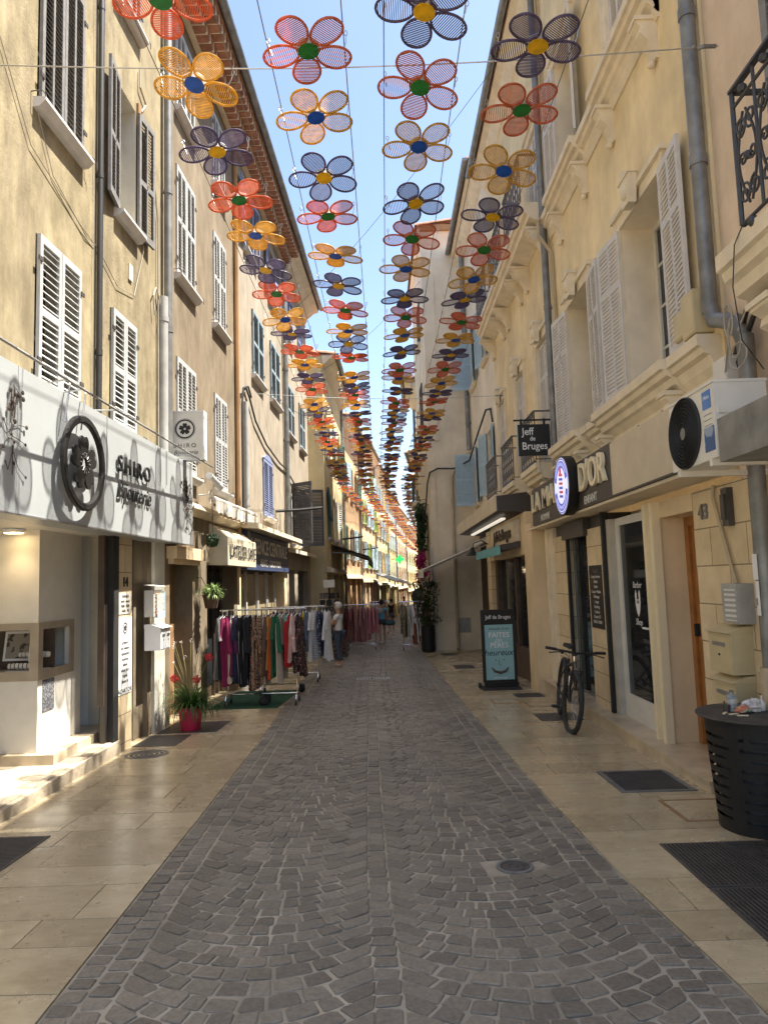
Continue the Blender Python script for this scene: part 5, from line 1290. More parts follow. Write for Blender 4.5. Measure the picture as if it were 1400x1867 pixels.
# pavement board
ab = root('pavement_board', 'black pavement board with a teal smiling chocolate poster', 'A-board', (1.92, 12.45, gz(12.45)), rz=R(3))
b = MB()
b.box(-.30, .30, -.02, .02, .12, 1.36); b.hexa([(-.34, -.20, .0), (.34, -.20, .0), (.34, .2, .0), (-.34, .2, .0), (-.31, -.16, .05), (.31, -.16, .05), (.31, .16, .05), (-.31, .16, .05)]); b.box(-.28, .28, -.04, .04, .05, .12)
part('stand', b, M['black'], ab)
b = MB(); b.box(-.245, .245, -.026, -.0205, .16, 1.10); pz = part('poster', b, M['teal'], ab)
for sx_ in (-.33, .33):
    b = MB(); b.lathe([(.001, -.02), (.05, -.02), (.05, .02), (.001, .02)], 14, (sx_, .17, .05), 0, 'x'); part('wheel', b, M['rubber'], ab, True)
def board_text(t, s, z, mt, **k):
    me = text_mesh(t, s, mt, ext=.0008, **k); me.transform(Matrix.Translation((0, -.0285, z)) @ Matrix.Rotation(R(90), 4, 'X')); o = bpy.data.objects.new('lettering', me); COL.objects.link(o); o.parent = ab
board_text('Jeff de Bruges', .095, 1.23, M['white'], sx=.85)
board_text('dimanche 15 juin', .052, 1.03, M['blackM'], shear=.3)
board_text('FAITES', .125, .92, M['white']); board_text('DES', .07, .83, M['white']); board_text('PÈRES', .125, .745, M['white']); board_text('heureux!', .15, .62, M['blackM'], shear=.3)
board_text('jeff de bruges', .045, .195, M['white'], shear=.3)
b = MB()
for sx_ in (-.07, .07): b.ball((sx_, -.027, .50), .012, 8, 5)
b.tube([(-.015, -.028, .50), (-.022, -.028, .43), (0, -.028, .39), (.024, -.028, .43)], .004, 5)
b.tube([(-.14, -.029, .37), (-.10, -.031, .31), (0, -.033, .28), (.10, -.031, .31), (.14, -.029, .37)], [.012, .02, .022, .02, .012], 8); part('smile', b, M['woodD'], ab, True)

# ------------------------------------------------------------------ bicycle
bk = root('bicycle', 'black mountain bike leaning towards the barber shop, front wheel to the viewer', 'bicycle', (2.15, 8.98, gz(8.98)), rz=math.atan2(-1.15, -.16))
bk.rotation_euler = (R(-8), R(1.4), math.atan2(-1.15, -.16))
WR = .345
def wheel(name, c, steer=0.0):
    def W(x, y, z):      # x forward, y left about the axle, then steered
        return (c[0] + x * math.cos(steer) - y * math.sin(steer), c[1] + x * math.sin(steer) + y * math.cos(steer), c[2] + z)
    b = MB(); N, n = 48, 10
    V = []
    for i in range(N):
        a = 2 * PI * i / N
        for k in range(n):
            t = 2 * PI * k / n; rr_ = WR + .026 * math.cos(t); kn = .004 if (i % 2 == 0 and math.cos(t) > .4) else 0
            V.append(W((rr_ + kn) * math.cos(a), .028 * math.sin(t), (rr_ + kn) * math.sin(a)))
    b.add(V, [(i * n + k, i * n + (k + 1) % n, ((i + 1) % N) * n + (k + 1) % n, ((i + 1) % N) * n + k) for i in range(N) for k in range(n)])
    w = part(name, b, M['rubber'], bk, False)
    b = MB(); b.tube([W((WR - .03) * math.cos(2 * PI * i / 40), 0, (WR - .03) * math.sin(2 * PI * i / 40)) for i in range(40)], .013, 6, 0, True); part('rim', b, M['black'], w, True)
    b = MB()
    for i in range(28):
        a = 2 * PI * i / 28; s_ = .022 if i % 2 else -.022
        b.tube([W(.02 * math.cos(a + .5), s_, .02 * math.sin(a + .5)), W((WR - .03) * math.cos(a), 0, (WR - .03) * math.sin(a))], .0016, 3)
    b.tube([W(0, -.055, 0), W(0, .055, 0)], .018, 10); part('spokes', b, M['steel'], w)
    b = MB(); 
    for i in range(24):
        a, d_2 = 2 * PI * i / 24, 2 * PI * (i + 1) / 24
        b.quad(W(.06 * math.cos(a), .038, .06 * math.sin(a)), W(.085 * math.cos(a), .038, .085 * math.sin(a)), W(.085 * math.cos(d_2), .038, .085 * math.sin(d_2)), W(.06 * math.cos(d_2), .038, .06 * math.sin(d_2)))
    part('brake_disc', b, M['steel'], w)
STEER = R(9)
wheel('wheel', (-.56, 0, WR + .026)); wheel('wheel', (.56, 0, WR + .026), STEER)
ca, sa = math.cos(STEER), math.sin(STEER)
HD = (.40, 0, .74)                                        # head tube
def SV(x, y, z): return (HD[0] + (x - HD[0]) * ca - y * sa, (x - HD[0]) * sa + y * ca, z)
b = MB()
for p0, p1, r_ in (((.40, 0, .82), (.44, 0, .70), .026), ((.405, 0, .80), (-.14, 0, .70), .02), ((.43, 0, .72), (-.06, 0, .31), .027), ((-.06, 0, .31), (-.17, 0, .78), .018)): b.tube([p0, p1], r_, 10)
for s_ in (-1, 1):
    b.tube([(-.08, s_ * .03, .31), (-.3, s_ * .06, .34), (-.56, s_ * .065, .37)], .012, 7); b.tube([(-.145, s_ * .025, .66), (-.3, s_ * .05, .55), (-.56, s_ * .065, .37)], .010, 7)
part('frame', b, M['black'], bk, True)
b = MB()
for s_ in (-1, 1):
    b.tube([SV(.475, s_ * .062, .66), SV(.50, s_ * .062, .52)], .016, 8)
b.tube([SV(.385, 0, .88), SV(.45, 0, .69)], .02, 8); part('fork_stanchion', b, M['chrome'], bk, True)
b = MB()
for s_ in (-1, 1): b.tube([SV(.495, s_ * .062, .55), SV(.56, s_ * .062, .37)], .022, 8)
b.tube([SV(.47, -.075, .67), SV(.475, 0, .70), SV(.47, .075, .67)], .022, 8); b.tube([SV(.50, -.062, .55), SV(.535, -.05, .735), SV(.535, .05, .735), SV(.50, .062, .55)], .012, 6); part('fork', b, M['black'], bk, True)
b = MB(); b.tube([SV(.385, 0, .90), SV(.45, 0, .92)], .02, 8); b.tube([SV(.40, -.35, .955), SV(.44, -.15, .94), SV(.45, 0, .925), SV(.44, .15, .94), SV(.40, .35, .955)], .013, 8); part('handlebar', b, M['black'], bk, True)
for s_ in (-1, 1):
    b = MB(); b.tube([SV(.415, s_ * .23, .947), SV(.40, s_ * .36, .955)], .018, 8); part('grip', b, M['rubber'], bk, True)
    b = MB(); b.tube([SV(.43, s_ * .17, .945), SV(.47, s_ * .19, .93), SV(.475, s_ * .24, .925), SV(.46, s_ * .33, .905)], .007, 6); b.ball(SV(.455, s_ * .17, .925), .022, 8, 5); part('brake_lever', b, M['black'], bk, True)
b = MB()
for s_ in (-1, 1): b.tube([SV(.46, s_ * .17, .93), SV(.54, s_ * .13, .90), SV(.53, s_ * .05, .78), SV(.45, s_ * .03, .70), (.40, s_ * .02, .66)], .0035, 5)
part('brake_cable', b, M['rubber'], bk)
b = MB(); b.tube([(-.165, 0, .77), (-.20, 0, .90)], .014, 8); part('seat_post', b, M['steel'], bk, True)
b = MB()
b.add([(-.34, -.07, .92), (-.34, .07, .92), (-.30, .075, .925), (-.22, .05, .915), (-.06, .02, .915), (-.06, -.02, .915), (-.22, -.05, .915), (-.30, -.075, .925)] + [(-.34, -.05, .955), (-.34, .05, .955), (-.30, .055, .962), (-.22, .035, .95), (-.06, .012, .935), (-.06, -.012, .935), (-.22, -.035, .95), (-.30, -.055, .962)],
      [tuple(range(8))[::-1], tuple(range(8, 16))] + [(i, (i + 1) % 8, 8 + (i + 1) % 8, 8 + i) for i in range(8)]); part('saddle', b, M['blackM'], bk)
b = MB(); b.lathe([(.085, -.003), (.092, -.003), (.092, .003), (.085, .003), (.085, -.003)], 30, (-.06, -.045, .31), 0, 'y'); b.tube([(-.06, -.05, .31), (-.15, -.06, .17)], .010, 6); b.tube([(-.06, .05, .31), (.03, .06, .45)], .010, 6); b.tube([(-.06, -.05, .31), (-.06, .05, .31)], .018, 8)
b.tube([(-.56, -.045, .41), (-.06, -.045, .402)], .004, 4); b.tube([(-.56, -.045, .34), (-.06, -.045, .218)], .004, 4); b.lathe([(.03, -.02), (.06, -.01), (.045, .0), (.03, .01)], 20, (-.56, -.04, .371), 0, 'y'); part('crank', b, M['grate'], bk, True)
for c in ((-.15, -.11, .17), (.03, .11, .45)):
    b = MB(); b.box(c[0] - .045, c[0] + .045, c[1] - .045, c[1] + .045, c[2] - .012, c[2] + .012); part('pedal', b, M['blackM'], bk)

# ------------------------------------------------------------------ litter bin with rubbish on its lid
BX, BY, BG = 2.5, 4.95, gz(4.95); BH = .74
bn = root('litter_bin', 'black steel litter bin with rows of slots and a wide flat lid', 'bin', (BX, BY, BG))
b = MB(); N = 60; rows_ = 34
rb = lambda z: .285 + .055 * (z / BH)
rr_ = random.Random(4); slot = set()
for q in range(9):
    for side in range(5):
        s0 = int(side * 12 + 1 + rr_.random() * 1.5); 
        for k in range(s0, s0 + 9):
            if rr_.random() < .97: slot.add((4 + q * 3, k % N))
for j in range(rows_):
    z0, z1 = BH * j / rows_, BH * (j + 1) / rows_
    for k in range(N):
        if (j, k) in slot: continue
        a, c = 2 * PI * k / N, 2 * PI * (k + 1) / N
        P4 = lambda r_, t, z: (BX + r_ * math.cos(t), BY + r_ * math.sin(t), BG + z)
        b.quad(P4(rb(z0), a, z0), P4(rb(z0), c, z0), P4(rb(z1), c, z1), P4(rb(z1), a, z1)); b.quad(P4(rb(z0) - .006, a, z0), P4(rb(z0) - .006, c, z0), P4(rb(z1) - .006, c, z1), P4(rb(z1) - .006, a, z1))
part('body', b, M['black'], bn)
b = MB(); b.lathe([(.25, .01), (.30, .70)], 40, (BX, BY, BG)); part('liner', b, pm('bin_liner', (.05, .05, .055), .35, var=.5, scale=8), bn)
b = MB(); b.lathe([(.0, BH + .02), (.30, BH + .02), (.385, BH + .012), (.39, BH + .004), (.385, BH - .004), (.33, BH - .008), (.32, BH - .03), (0.0, BH - .03)], 56, (BX, BY, BG)); part('lid', b, pm('dusty_black_metal', (.05, .046, .042), .6, var=.5, scale=9), bn, True)
ZT = BG + BH + .021
bo = root('plastic_bottle', 'small clear plastic bottle with grey cap standing on the bin lid', 'bottle', (2.36, 5.0, ZT))
b = MB(); b.lathe([(.001, 0), (.034, 0), (.036, .006), (.034, .02), (.036, .03), (.034, .045), (.036, .06), (.036, .085), (.028, .105), (.013, .115), (.012, .125)], 20, (2.36, 5.0, ZT)); mtg, ntg, bsg = _new('clear_plastic'); bsg.inputs['Base Color'].default_value = (.75, .82, .86, 1); bsg.inputs['Transmission Weight'].default_value = .75; bsg.inputs['Roughness'].default_value = .12
part('body', b, mtg, bo, True); b = MB(); b.lathe([(.014, .122), (.014, .138), (.0, .138)], 16, (2.36, 5.0, ZT)); part('cap', b, M['zinc'], bo, True)
def crumple(c, s, seed, amp=.35, n=12, m=8):
    r_ = random.Random(seed); b = MB(); b.ball((0, 0, 0), 1, n, m)
    for i, (x, y, z) in enumerate(b.v):
        k = 1 + r_.uniform(-amp, amp); b.v[i] = (c[0] + x * s[0] * k, c[1] + y * s[1] * k, max(c[2] - s[2] * .98, c[2] + z * s[2] * k))
    return b
single('crumpled_bag', crumple((2.46, 4.93, ZT + .042), (.06, .05, .042), 3), pm('thin_white_plastic', (.60, .60, .62), .35, var=.3, scale=20), 'crumpled white plastic bag lying on the bin lid', 'litter', (2.46, 4.93, ZT))
single('food_tray', crumple((2.385, 4.90, ZT + .024), (.055, .03, .024), 8, .2), printed('food_wrap_print', (.55, .20, .12), (.60, .5, .4), 18, (.05, .35, .15)), 'orange and green food packet in front of the bottle on the bin', 'litter', (2.38, 4.9, ZT))
b = MB(); b.lathe([(.0, 0), (.02, 0), (.024, .05), (.016, .062), (.007, .07), (.005, .10), (.0, .10)], 14, (2.55, 4.97, ZT)); single('sauce_bottle', b, M['white'], 'little white squeeze bottle at the right of the bin lid', 'litter', (2.55, 4.97, ZT), smooth=True)
b = MB(); b.lathe([(.0, 0), (.022, 0), (.026, .045), (.024, .046), (.0, .01)], 14, (2.305, 4.97, ZT)); single('paper_cup', b, M['grate'], 'small brown cup near the left rim of the bin lid', 'litter', (2.305, 4.97, ZT), smooth=True)
for i, (x, y, a) in enumerate(((2.30, 4.86, .3), (2.33, 4.80, -.2), (2.26, 4.90, .9))):
    b = MB(); b.ob((x, y, ZT + .004), (.035 * math.cos(a), .035 * math.sin(a), 0), (-.009 * math.sin(a), .009 * math.cos(a), 0), (0, 0, .003)); single('paper_scrap', b, M['cream'], ['paper scrap lying square in the middle of the bin lid front', 'paper scrap nearest the front rim of the bin lid', 'slanted paper scrap nearest the left rim of the bin lid'][i], 'litter', (x, y, ZT))
single('rubbish_bag', crumple((2.62, 4.52, gz(4.5) + .26), (.22, .17, .26), 12, .14, 22, 14), pm('black_bin_bag', (.012, .012, .013), .22, bump=.8, bscale=22, dist=.03), 'shiny black rubbish bag slumped against the near side of the bin', 'rubbish bag', (2.62, 4.52, gz(4.5)), smooth=True)

# ------------------------------------------------------------------ covers and grates in the paving
def cover(name, label, cat, x0, x1, y0, y1, kind, group=None):
    t = .006; Z = lambda y: gz(y) + t
    b = MB()
    def slab(a, c, d, e, h=0.0): b.hexa([(a, d, Z(d) - .02), (c, d, Z(d) - .02), (c, e, Z(e) - .02), (a, e, Z(e) - .02), (a, d, Z(d) + h), (c, d, Z(d) + h), (c, e, Z(e) + h), (a, e, Z(e) + h)])
    o = root(name, label, cat, ((x0 + x1) / 2, (y0 + y1) / 2, gz((y0 + y1) / 2)), group)
    if kind in ('bars', 'bars2'):
        f = .02
        for q in ((x0, x1, y0, y0 + f), (x0, x1, y1 - f, y1), (x0, x0 + f, y0 + f, y1 - f), (x1 - f, x1, y0 + f, y1 - f)): slab(*q)
        part('frame', b, M['grate'], o)
        b = MB(); n = int((x1 - x0) / .026) if kind == 'bars' else int((y1 - y0) / .026)
        for i in range(n):
            if kind == 'bars': a = x0 + f + (i + .5) * (x1 - x0 - 2 * f) / n; slab(a - .007, a + .007, y0 + f, y1 - f, .002)
            else: a = y0 + f + (i + .5) * (y1 - y0 - 2 * f) / n; slab(x0 + f, x1 - f, a - .007, a + .007, .002)
        for i in range(1, 4): a = y0 + (y1 - y0) * i / 4; slab(x0 + f, x1 - f, a - .005, a + .005, -.001)
        part('bars', b, M['grate'], o)
        b = MB(); b.quad((x0, y0, gz(y0) + .0024), (x1, y0, gz(y0) + .0024), (x1, y1, gz(y1) + .0024), (x0, y1, gz(y1) + .0024)); part('pit', b, M['dark'], o)
    elif kind == 'plate':
        f = .045
        for q in ((x0, x1, y0, y0 + f), (x0, x1, y1 - f, y1), (x0, x0 + f, y0 + f, y1 - f), (x1 - f, x1, y0 + f, y1 - f)): slab(*q)
        part('frame', b, M['zinc'], o); b = MB(); slab(x0 + f, x1 - f, y0 + f, y1 - f, -.002)
        nx, ny = int((x1 - x0 - 2 * f) / .032), int((y1 - y0 - 2 * f) / .032)
        for i in range(nx):
            for j in range(ny):
                cx, cy = x0 + f + (i + .5) * .032 + .004, y0 + f + (j + .5) * .032 + .004; s_ = 1 if (i + j) % 2 else -1
                b.ob((cx, cy, Z(cy) - .001), (.011, s_ * .007, 0), (-s_ * .003, .004, 0), (0, 0, .003))
        part('plate', b, M['grate'], o)
    elif kind == 'flat':
        slab(x0, x1, y0, y1, 0); part('plate', b, M['grate'], o)
    elif kind == 'lid':
        f = .022
        for q in ((x0, x1, y0, y0 + f), (x0, x1, y1 - f, y1), (x0, x0 + f, y0 + f, y1 - f), (x1 - f, x1, y0 + f, y1 - f)): slab(*q)
        part('frame', b, M['wallBrown'], o); b = MB(); slab(x0 + f + .006, x1 - f - .006, y0 + f + .006, y1 - f - .006, -.001); part('stone_infill', b, M['trav'], o)
    return o
cover('drain_grate', 'large barred iron grate nearest the viewer on the right pavement', 'grate', 1.68, 2.45, 3.30, 3.985, 'bars', 'iron grates in the right pavement')
cover('drain_grate', 'large barred iron grate beside the bin on the right pavement', 'grate', 1.68, 2.45, 4.0, 4.68, 'bars', 'iron grates in the right pavement')
cover('access_cover', 'square chequer plate cover at the foot of the right step', 'cover', 1.83, 2.44, 5.86, 6.56, 'plate')
cover('access_cover', 'stone filled access cover with a dark frame beside the bin', 'cover', 2.03, 2.5, 5.10, 5.62, 'lid')
cover('access_cover', 'dark flat iron plate under the rear wheel of the bicycle', 'cover', 1.92, 2.46, 9.2, 9.78, 'flat')
cover('drain_grate', 'small barred grate in front of the black pavement board', 'grate', 2.0, 2.45, 11.35, 11.8, 'bars2')
cover('access_cover', 'stone filled cover between the bicycle and the pavement board, nearest the facade', 'cover', 2.0, 2.45, 10.35, 10.8, 'lid')
cover('access_cover', 'stone filled cover between the bicycle and the pavement board, nearest the cobbles', 'cover', 1.55, 1.96, 10.75, 11.2, 'lid')
cover('access_cover', 'dark flat plate on the right pavement beyond the pavement board', 'cover', 1.50, 1.95, 16.1, 17.0, 'flat')
cover('access_cover', 'farthest dark flat plate on the right pavement before the corner wall', 'cover', 1.50, 1.95, 19.8, 20.7, 'flat')
cover('drain_grate', 'barred iron grate at the lower left corner of the left pavement', 'grate', -2.95, -2.44, 4.3, 5.22, 'bars2')
cover('access_cover', 'dark square iron plate by the letter boxes on the left pavement', 'cover', -2.98, -2.48, 8.35, 9.02, 'flat')
cover('access_cover', 'dark iron plate under the magenta flower pot', 'cover', -2.95, -2.20, 9.15, 9.95, 'flat')
def round_cover(label, x, y, r_, nrings=4):
    o = root('manhole_cover', label, 'manhole cover', (x, y, gz(y))); b = MB()
    b.lathe([(0.001, .004)] + [q for i in range(nrings) for q in ((r_ * (i + .35) / nrings, .004), (r_ * (i + .45) / nrings, .0), (r_ * (i + .75) / nrings, .0), (r_ * (i + .85) / nrings, .004))] + [(r_, .004), (r_, -.02)], 32, (x, y, gz(y)))
    for i, v_ in enumerate(b.v): b.v[i] = (v_[0], v_[1], v_[2] + gz(v_[1]) - gz(y))
    part('lid', b, M['grate'], o); b = MB(); b.lathe([(r_ + .003, .003), (r_ + .025, .003), (r_ + .025, -.02)], 32, (x, y, gz(y)))
    for i, v_ in enumerate(b.v): b.v[i] = (v_[0], v_[1], v_[2] + gz(v_[1]) - gz(y))
    part('rim', b, M['zinc'], o)
round_cover('round iron manhole cover in front of the stone pier on the left pavement', -2.67, 7.93, .21)
round_cover('tiny round iron valve cover among the cobbles on the right', MANHOLE[0], MANHOLE[1], .085, 2)
o = root('drain_grate', 'slotted channel drain set across the middle of the cobbled street', 'grate', (-.34, 14.75, gz(14.75)))
b = MB(); zq = gz(14.75); b.box(-.64, -.04, 14.66, 14.84, zq - .03, zq - .004); part('pit', b, M['dark'], o)
b = MB()
for i in range(13): x = -.64 + i * .05 + (.03 if i > 5 else 0); b.box(x - .012, x + .012, 14.66, 14.84, zq - .02, zq + .003)
b.box(-.66, -.02, 14.62, 14.66, zq - .02, zq + .003); b.box(-.66, -.02, 14.84, 14.88, zq - .02, zq + .003); part('bars', b, M['steel'], o)

# ------------------------------------------------------------------ hanging flowers
FC = {'yellow': ((.64, .40, .07), 'blue', (.015, .10, .50)), 'purple': ((.13, .10, .19), 'yellow', (.78, .47, .01)), 'orange': ((.62, .18, .08), 'green', (.025, .22, .04))}
fm = {}
for k_, (c_, cn_, cc_) in FC.items():
    fm[k_] = (weave(k_ + '_cane', c_, .5), weave(cn_ + '_disc', cc_, .3))
fm['ring'] = weave('white_disc', (.8, .8, .8), .4)
A_, B_, C_ = .135, .104, .205
def petal_meshes(col):
    rim_n = 24
    b = MB()
    el = lambda t, s_=1.0: (C_ + A_ * s_ * math.cos(t), B_ * s_ * math.sin(t) * (1 + .12 * math.cos(t)))
    b.tube([(*el(2 * PI * i / rim_n), 0) for i in range(rim_n)], .0095, 6, 0, True)
    n = 16
    for i in range(n):
        u = -.93 + 1.86 * (i + .5) / n; x = C_ + A_ * u; h = B_ * math.sqrt(max(0, 1 - u * u)) * (1 + .12 * u)
        b.ob((x, 0, 0), (.0030, 0, 0), (0, h, 0), (0, 0, .0022))
    return b.mesh(col + '_petal', fm[col][0], smooth=False)
pet = {k: petal_meshes(k) for k in FC}
def discm(name, r_, z, mt):
    b = MB(); b.lathe([(0.0005, z - .004), (r_, z - .004), (r_, z + .004), (0.0005, z + .004)], 28); return b.mesh(name, mt)
dsc = {k: discm(FC[k][1] + '_centre', .076, -.014, fm[k][1]) for k in FC}
rng_ = discm('white_backing', .090, .022, fm['ring'])
b = MB()
b.tube([(.27, .0, .0), (.275, .0, .03), (.285, .0, .05), (.29, .0, .10)] + [(.29 + .012 * math.sin(q), .0, .122 - .022 * math.cos(q)) for q in [2 * PI * i / 8 for i in range(9)]], .0033, 5)
clip = b.mesh('hanging_clip', M['steel'])
far = {}
for k in FC:                                            # one small mesh for the flowers too far away to show their parts
    b = MB()
    for q in range(5):
        a = R(100) + 2 * PI * q / 5; ca_, sa_ = math.cos(a), math.sin(a); rot = lambda x, y: (x * ca_ - y * sa_, x * sa_ + y * ca_, 0)
        el = lambda t: (C_ + A_ * math.cos(t), B_ * math.sin(t))
        b.tube([rot(*el(2 * PI * i / 10)) for i in range(10)], .011, 4, 0, True)
        for i in range(7):
            u = -.9 + 1.8 * (i + .5) / 7; h = B_ * math.sqrt(1 - u * u); c_ = rot(C_ + A_ * u, 0); b.ob(c_, (.0075 * ca_, .0075 * sa_, 0), (-h * sa_, h * ca_, 0), (0, 0, .0022))
    b.lathe([(0.0005, -.014), (.075, -.014), (.075, -.006)], 10, (0, 0, 0), 1)
    far[k] = b.mesh(k + '_far_flower', [fm[k][0], fm[k][1]])
AXIS = [(0, 0), (12, 0), (28, -.22), (36, .05), (46, .65), (56, 1.35), (66, 2.15), (80, 3.3), (104, 5.9)]
ROWX = [-1.38, -.48, .40, 1.27]; ROWN = ['leftmost', 'second', 'third', 'rightmost']
# the first flower of each row in the photograph and its place along the street
ROW0 = [(4.42, 2), (4.05, 1), (4.52, 1), (4.86, 1)]
SEQ = ['yellow', 'purple', 'orange']
FZ = 5.55
rf = random.Random(21)
stuff = MB(); stuff_m = [fm['yellow'][0], fm['purple'][0], fm['orange'][0]]
for r_i in range(4):
    y, k0 = ROW0[r_i]; i = 0
    while y < 100:
        col = SEQ[(k0 + i) % 3]
        x = ROWX[r_i] + interp(AXIS, y) + rf.uniform(-.03, .03)
        z = FZ + rf.uniform(-.06, .06) + (-.15 * max(0, (y - 40) / 40))
        tx, ty = R(-3 + rf.uniform(-8, 6)), R(rf.uniform(-8, 8))
        yaw = R(rf.uniform(-9, 9)) - math.atan((interp(AXIS, y + 1) - interp(AXIS, y)))
        if i < 75:
            cn_ = FC[col][1]
            lab = '%s slatted flower with %s centre, %s from the camera in the %s hanging row' % (col, cn_, nth(i + 1), ROWN[r_i])
            if i < 30:
                o = bpy.data.objects.new('hanging_flower', None); COL.objects.link(o); o.empty_display_size = .1
                for q in range(5):
                    inst('petal', pet[col], o, (0, 0, 0), R(100) + 2 * PI * q / 5 + R(rf.uniform(-2, 2)))
                inst('centre', dsc[col], o); inst('backing_disc', rng_, o)
                if i < 22: inst('hanging_clip', clip, o, (0, .02, 0)); inst('hanging_clip', clip, o, (0, .02, 0), PI)
            else:
                o = bpy.data.objects.new('hanging_flower', far[col]); COL.objects.link(o)
            o.location = (x, y, z); o.rotation_euler = (tx, ty, yaw)
            tag(o, lab, 'hanging flower', 'slatted flowers hung in four rows above the street')
        else:
            me = far[col]; mi = SEQ.index(col); n0 = len(stuff.v)
            M4 = Matrix.Translation((x, y, z)) @ Matrix.Rotation(yaw, 4, 'Z') @ Matrix.Rotation(tx, 4, 'X')
            stuff.v.extend([tuple(M4 @ v.co) for v in me.vertices])
            for p_ in me.polygons: stuff.f.append(tuple(q + n0 for q in p_.vertices)); stuff.m.append(mi)
        y += .825 + rf.uniform(-.02, .02); i += 1
o = bpy.data.objects.new('distant_hanging_flowers', stuff.mesh('distant_hanging_flowers', stuff_m)); COL.objects.link(o); o['kind'] = 'stuff'
o['label'] = 'mass of tiny slatted flowers over the far bend of the street'; o['category'] = 'hanging flowers'
CATS = 'wire'
for r_i in range(4):
    for s_ in (-1, 1):
        pts = [(ROWX[r_i] + interp(AXIS, y) + s_ * .29, y, FZ + .115 + .02 * math.sin(y * 1.1) + (-.15 * max(0, (y - 40) / 40))) for y in [1.5 + 2.5 * k for k in range(37)]]
        b = MB(); b.tube(pts, .0042, 4); single('flower_cable', b, M['zinc'], 'thin steel cable along the %s side of the %s row of flowers' % ('left' if s_ < 0 else 'right', ROWN[r_i]), CATS, pts[0], 'cables carrying the rows of flowers')
for j, (p0, p1) in enumerate((((-3.1, 5.45, 5.95), (2.75, 5.2, 5.72)), ((-2.82, 15.0, 5.75), (2.75, 15.35, 5.62)), ((-2.4, 25.5, 5.8), (1.38, 25.2, 5.75)), ((-1.75, 34, 5.75), (1.8, 34, 5.75)), ((-.9, 45, 5.7), (2.6, 45, 5.7)))):
    pts = [Vector(p0).lerp(Vector(p1), t / 10) - Vector((0, 0, .10 * math.sin(PI * t / 10))) for t in range(11)]
    b = MB(); b.tube(pts, .0055, 5); o = single('crossing_wire', b, M['steel'], '%s steel wire strung across the street from facade to facade' % ['nearest', 'second nearest', 'third nearest', 'fourth nearest', 'farthest'][j], 'wire', p0, 'wires across the street')
    b = MB(); d_ = Vector(p1); b.tube([d_ + Vector((-.02, 0, 0)), d_ + Vector((-.12, 0, .0)), d_ + Vector((-.16, .03, 0)), d_ + Vector((-.2, 0, 0))], .016, 6); part('wall_hook', b, M['zinc'], o)
for j, (p0, p1) in enumerate((((-2.75, 17.5, 8.0), (2.3, 12.0, 10.9)), ((-2.6, 24, 8.6), (1.4, 22, 11.2)), ((-2.8, 16, 6.1), (1.3, 27, 6.2)))):
    b = MB(); b.tube([Vector(p0).lerp(Vector(p1), t / 8) - Vector((0, 0, .3 * math.sin(PI * t / 8))) for t in range(9)], .006, 4)
    single('overhead_line', b, M['cable'], ['thin dark line slanting up to the yellow house eave', 'thin dark line slanting up to the jutting beige house', 'thin dark line running down the street below the eaves'][j], 'wire', p0)

# cables on the left walls
def lwall(F, pts, d=.02): return [F.P(y, d, z) for y, z in pts]
cablething('thin grey cables drooping across the ochre wall between the shutters', [lwall(FL, [(5.2, 6.6), (6.0, 5.6), (7.0, 5.35), (7.4, 5.3)]), lwall(FL, [(6.1, 6.0), (6.4, 5.55), (7.1, 5.3), (7.36, 5.32), (7.9, 5.1), (8.4, 5.2), (8.7, 5.9), (8.6, 7.6)]), lwall(FL, [(7.28, 3.4), (7.27, 13)])], .0042, M['cableG'], FL.P(7, .02, 5))
cablething('grey cable looped beside the downpipe on the ochre wall', [lwall(FL, [(9.1, 7.2), (9.05, 7.35), (9.0, 7.2), (9.1, 6.9), (9.2, 6.6), (9.22, 3.4)], .03), lwall(FL, [(9.05, 5.2), (9.0, 5.45), (9.1, 5.6), (9.22, 5.5), (9.3, 5.2)], .04)], .012, M['cableG'], FL.P(9.1, .03, 5))
cablething('thick black cable arching over and down the pale house front', [lwall(FL3, [(14.0, 2.9), (14.0, 5.2), (14.1, 5.55), (14.4, 5.7), (14.75, 5.55), (15.3, 5.2), (16.5, 4.9), (18.2, 4.75), (19.2, 4.75), (20.8, 4.5), (22.2, 4.45), (22.6, 4.2), (22.6, 3.4)], .05), lwall(FL3, [(13.9, 2.9), (13.9, 5.2), (14.05, 5.6), (14.5, 5.76), (14.8, 5.6)], .07)], .022, M['cable'], FL3.P(15, .05, 5))
cablething('black cable sagging across the beige house to the corner and down', [[(2.72, 17.0, 5.4), (2.70, 17.1, 5.75), (2.66, 17.6, 5.85), (2.6, 18.8, 5.5), (2.55, 20.5, 5.05), (2.2, 21.6, 5.0), (1.7, 21.62, 5.02), (1.45, 21.6, 4.9), (1.38, 21.8, 4.6), (1.33, 22.2, 3.9), (1.2, 22.8, 3.3)]], .026, M['cable'], (2.6, 19, 5))
cablething('brown conduit on the ochre wall below the third floor sill', [lwall(FL, [(8.55, 8.3), (8.55, 8.05), (8.75, 7.95), (8.6, 7.75)], .03)], .012, M['cableG'], FL.P(8.55, 0, 8), 'conduit')
b = MB(); FL.box(b, 8.5, 8.6, .0, .03, 7.5, 7.8); single('junction_box', b, M['wallBrown'], 'small brown junction box high on the ochre wall', 'junction box', FL.P(8.55, 0, 7.5))
b = MB(); FL.box(b, 8.25, 8.36, .0, .02, 5.35, 5.55); single('wall_vent', b, M['mould'], 'little square vent in the ochre wall above the lower shutters', 'vent', FL.P(8.3, 0, 5.35))

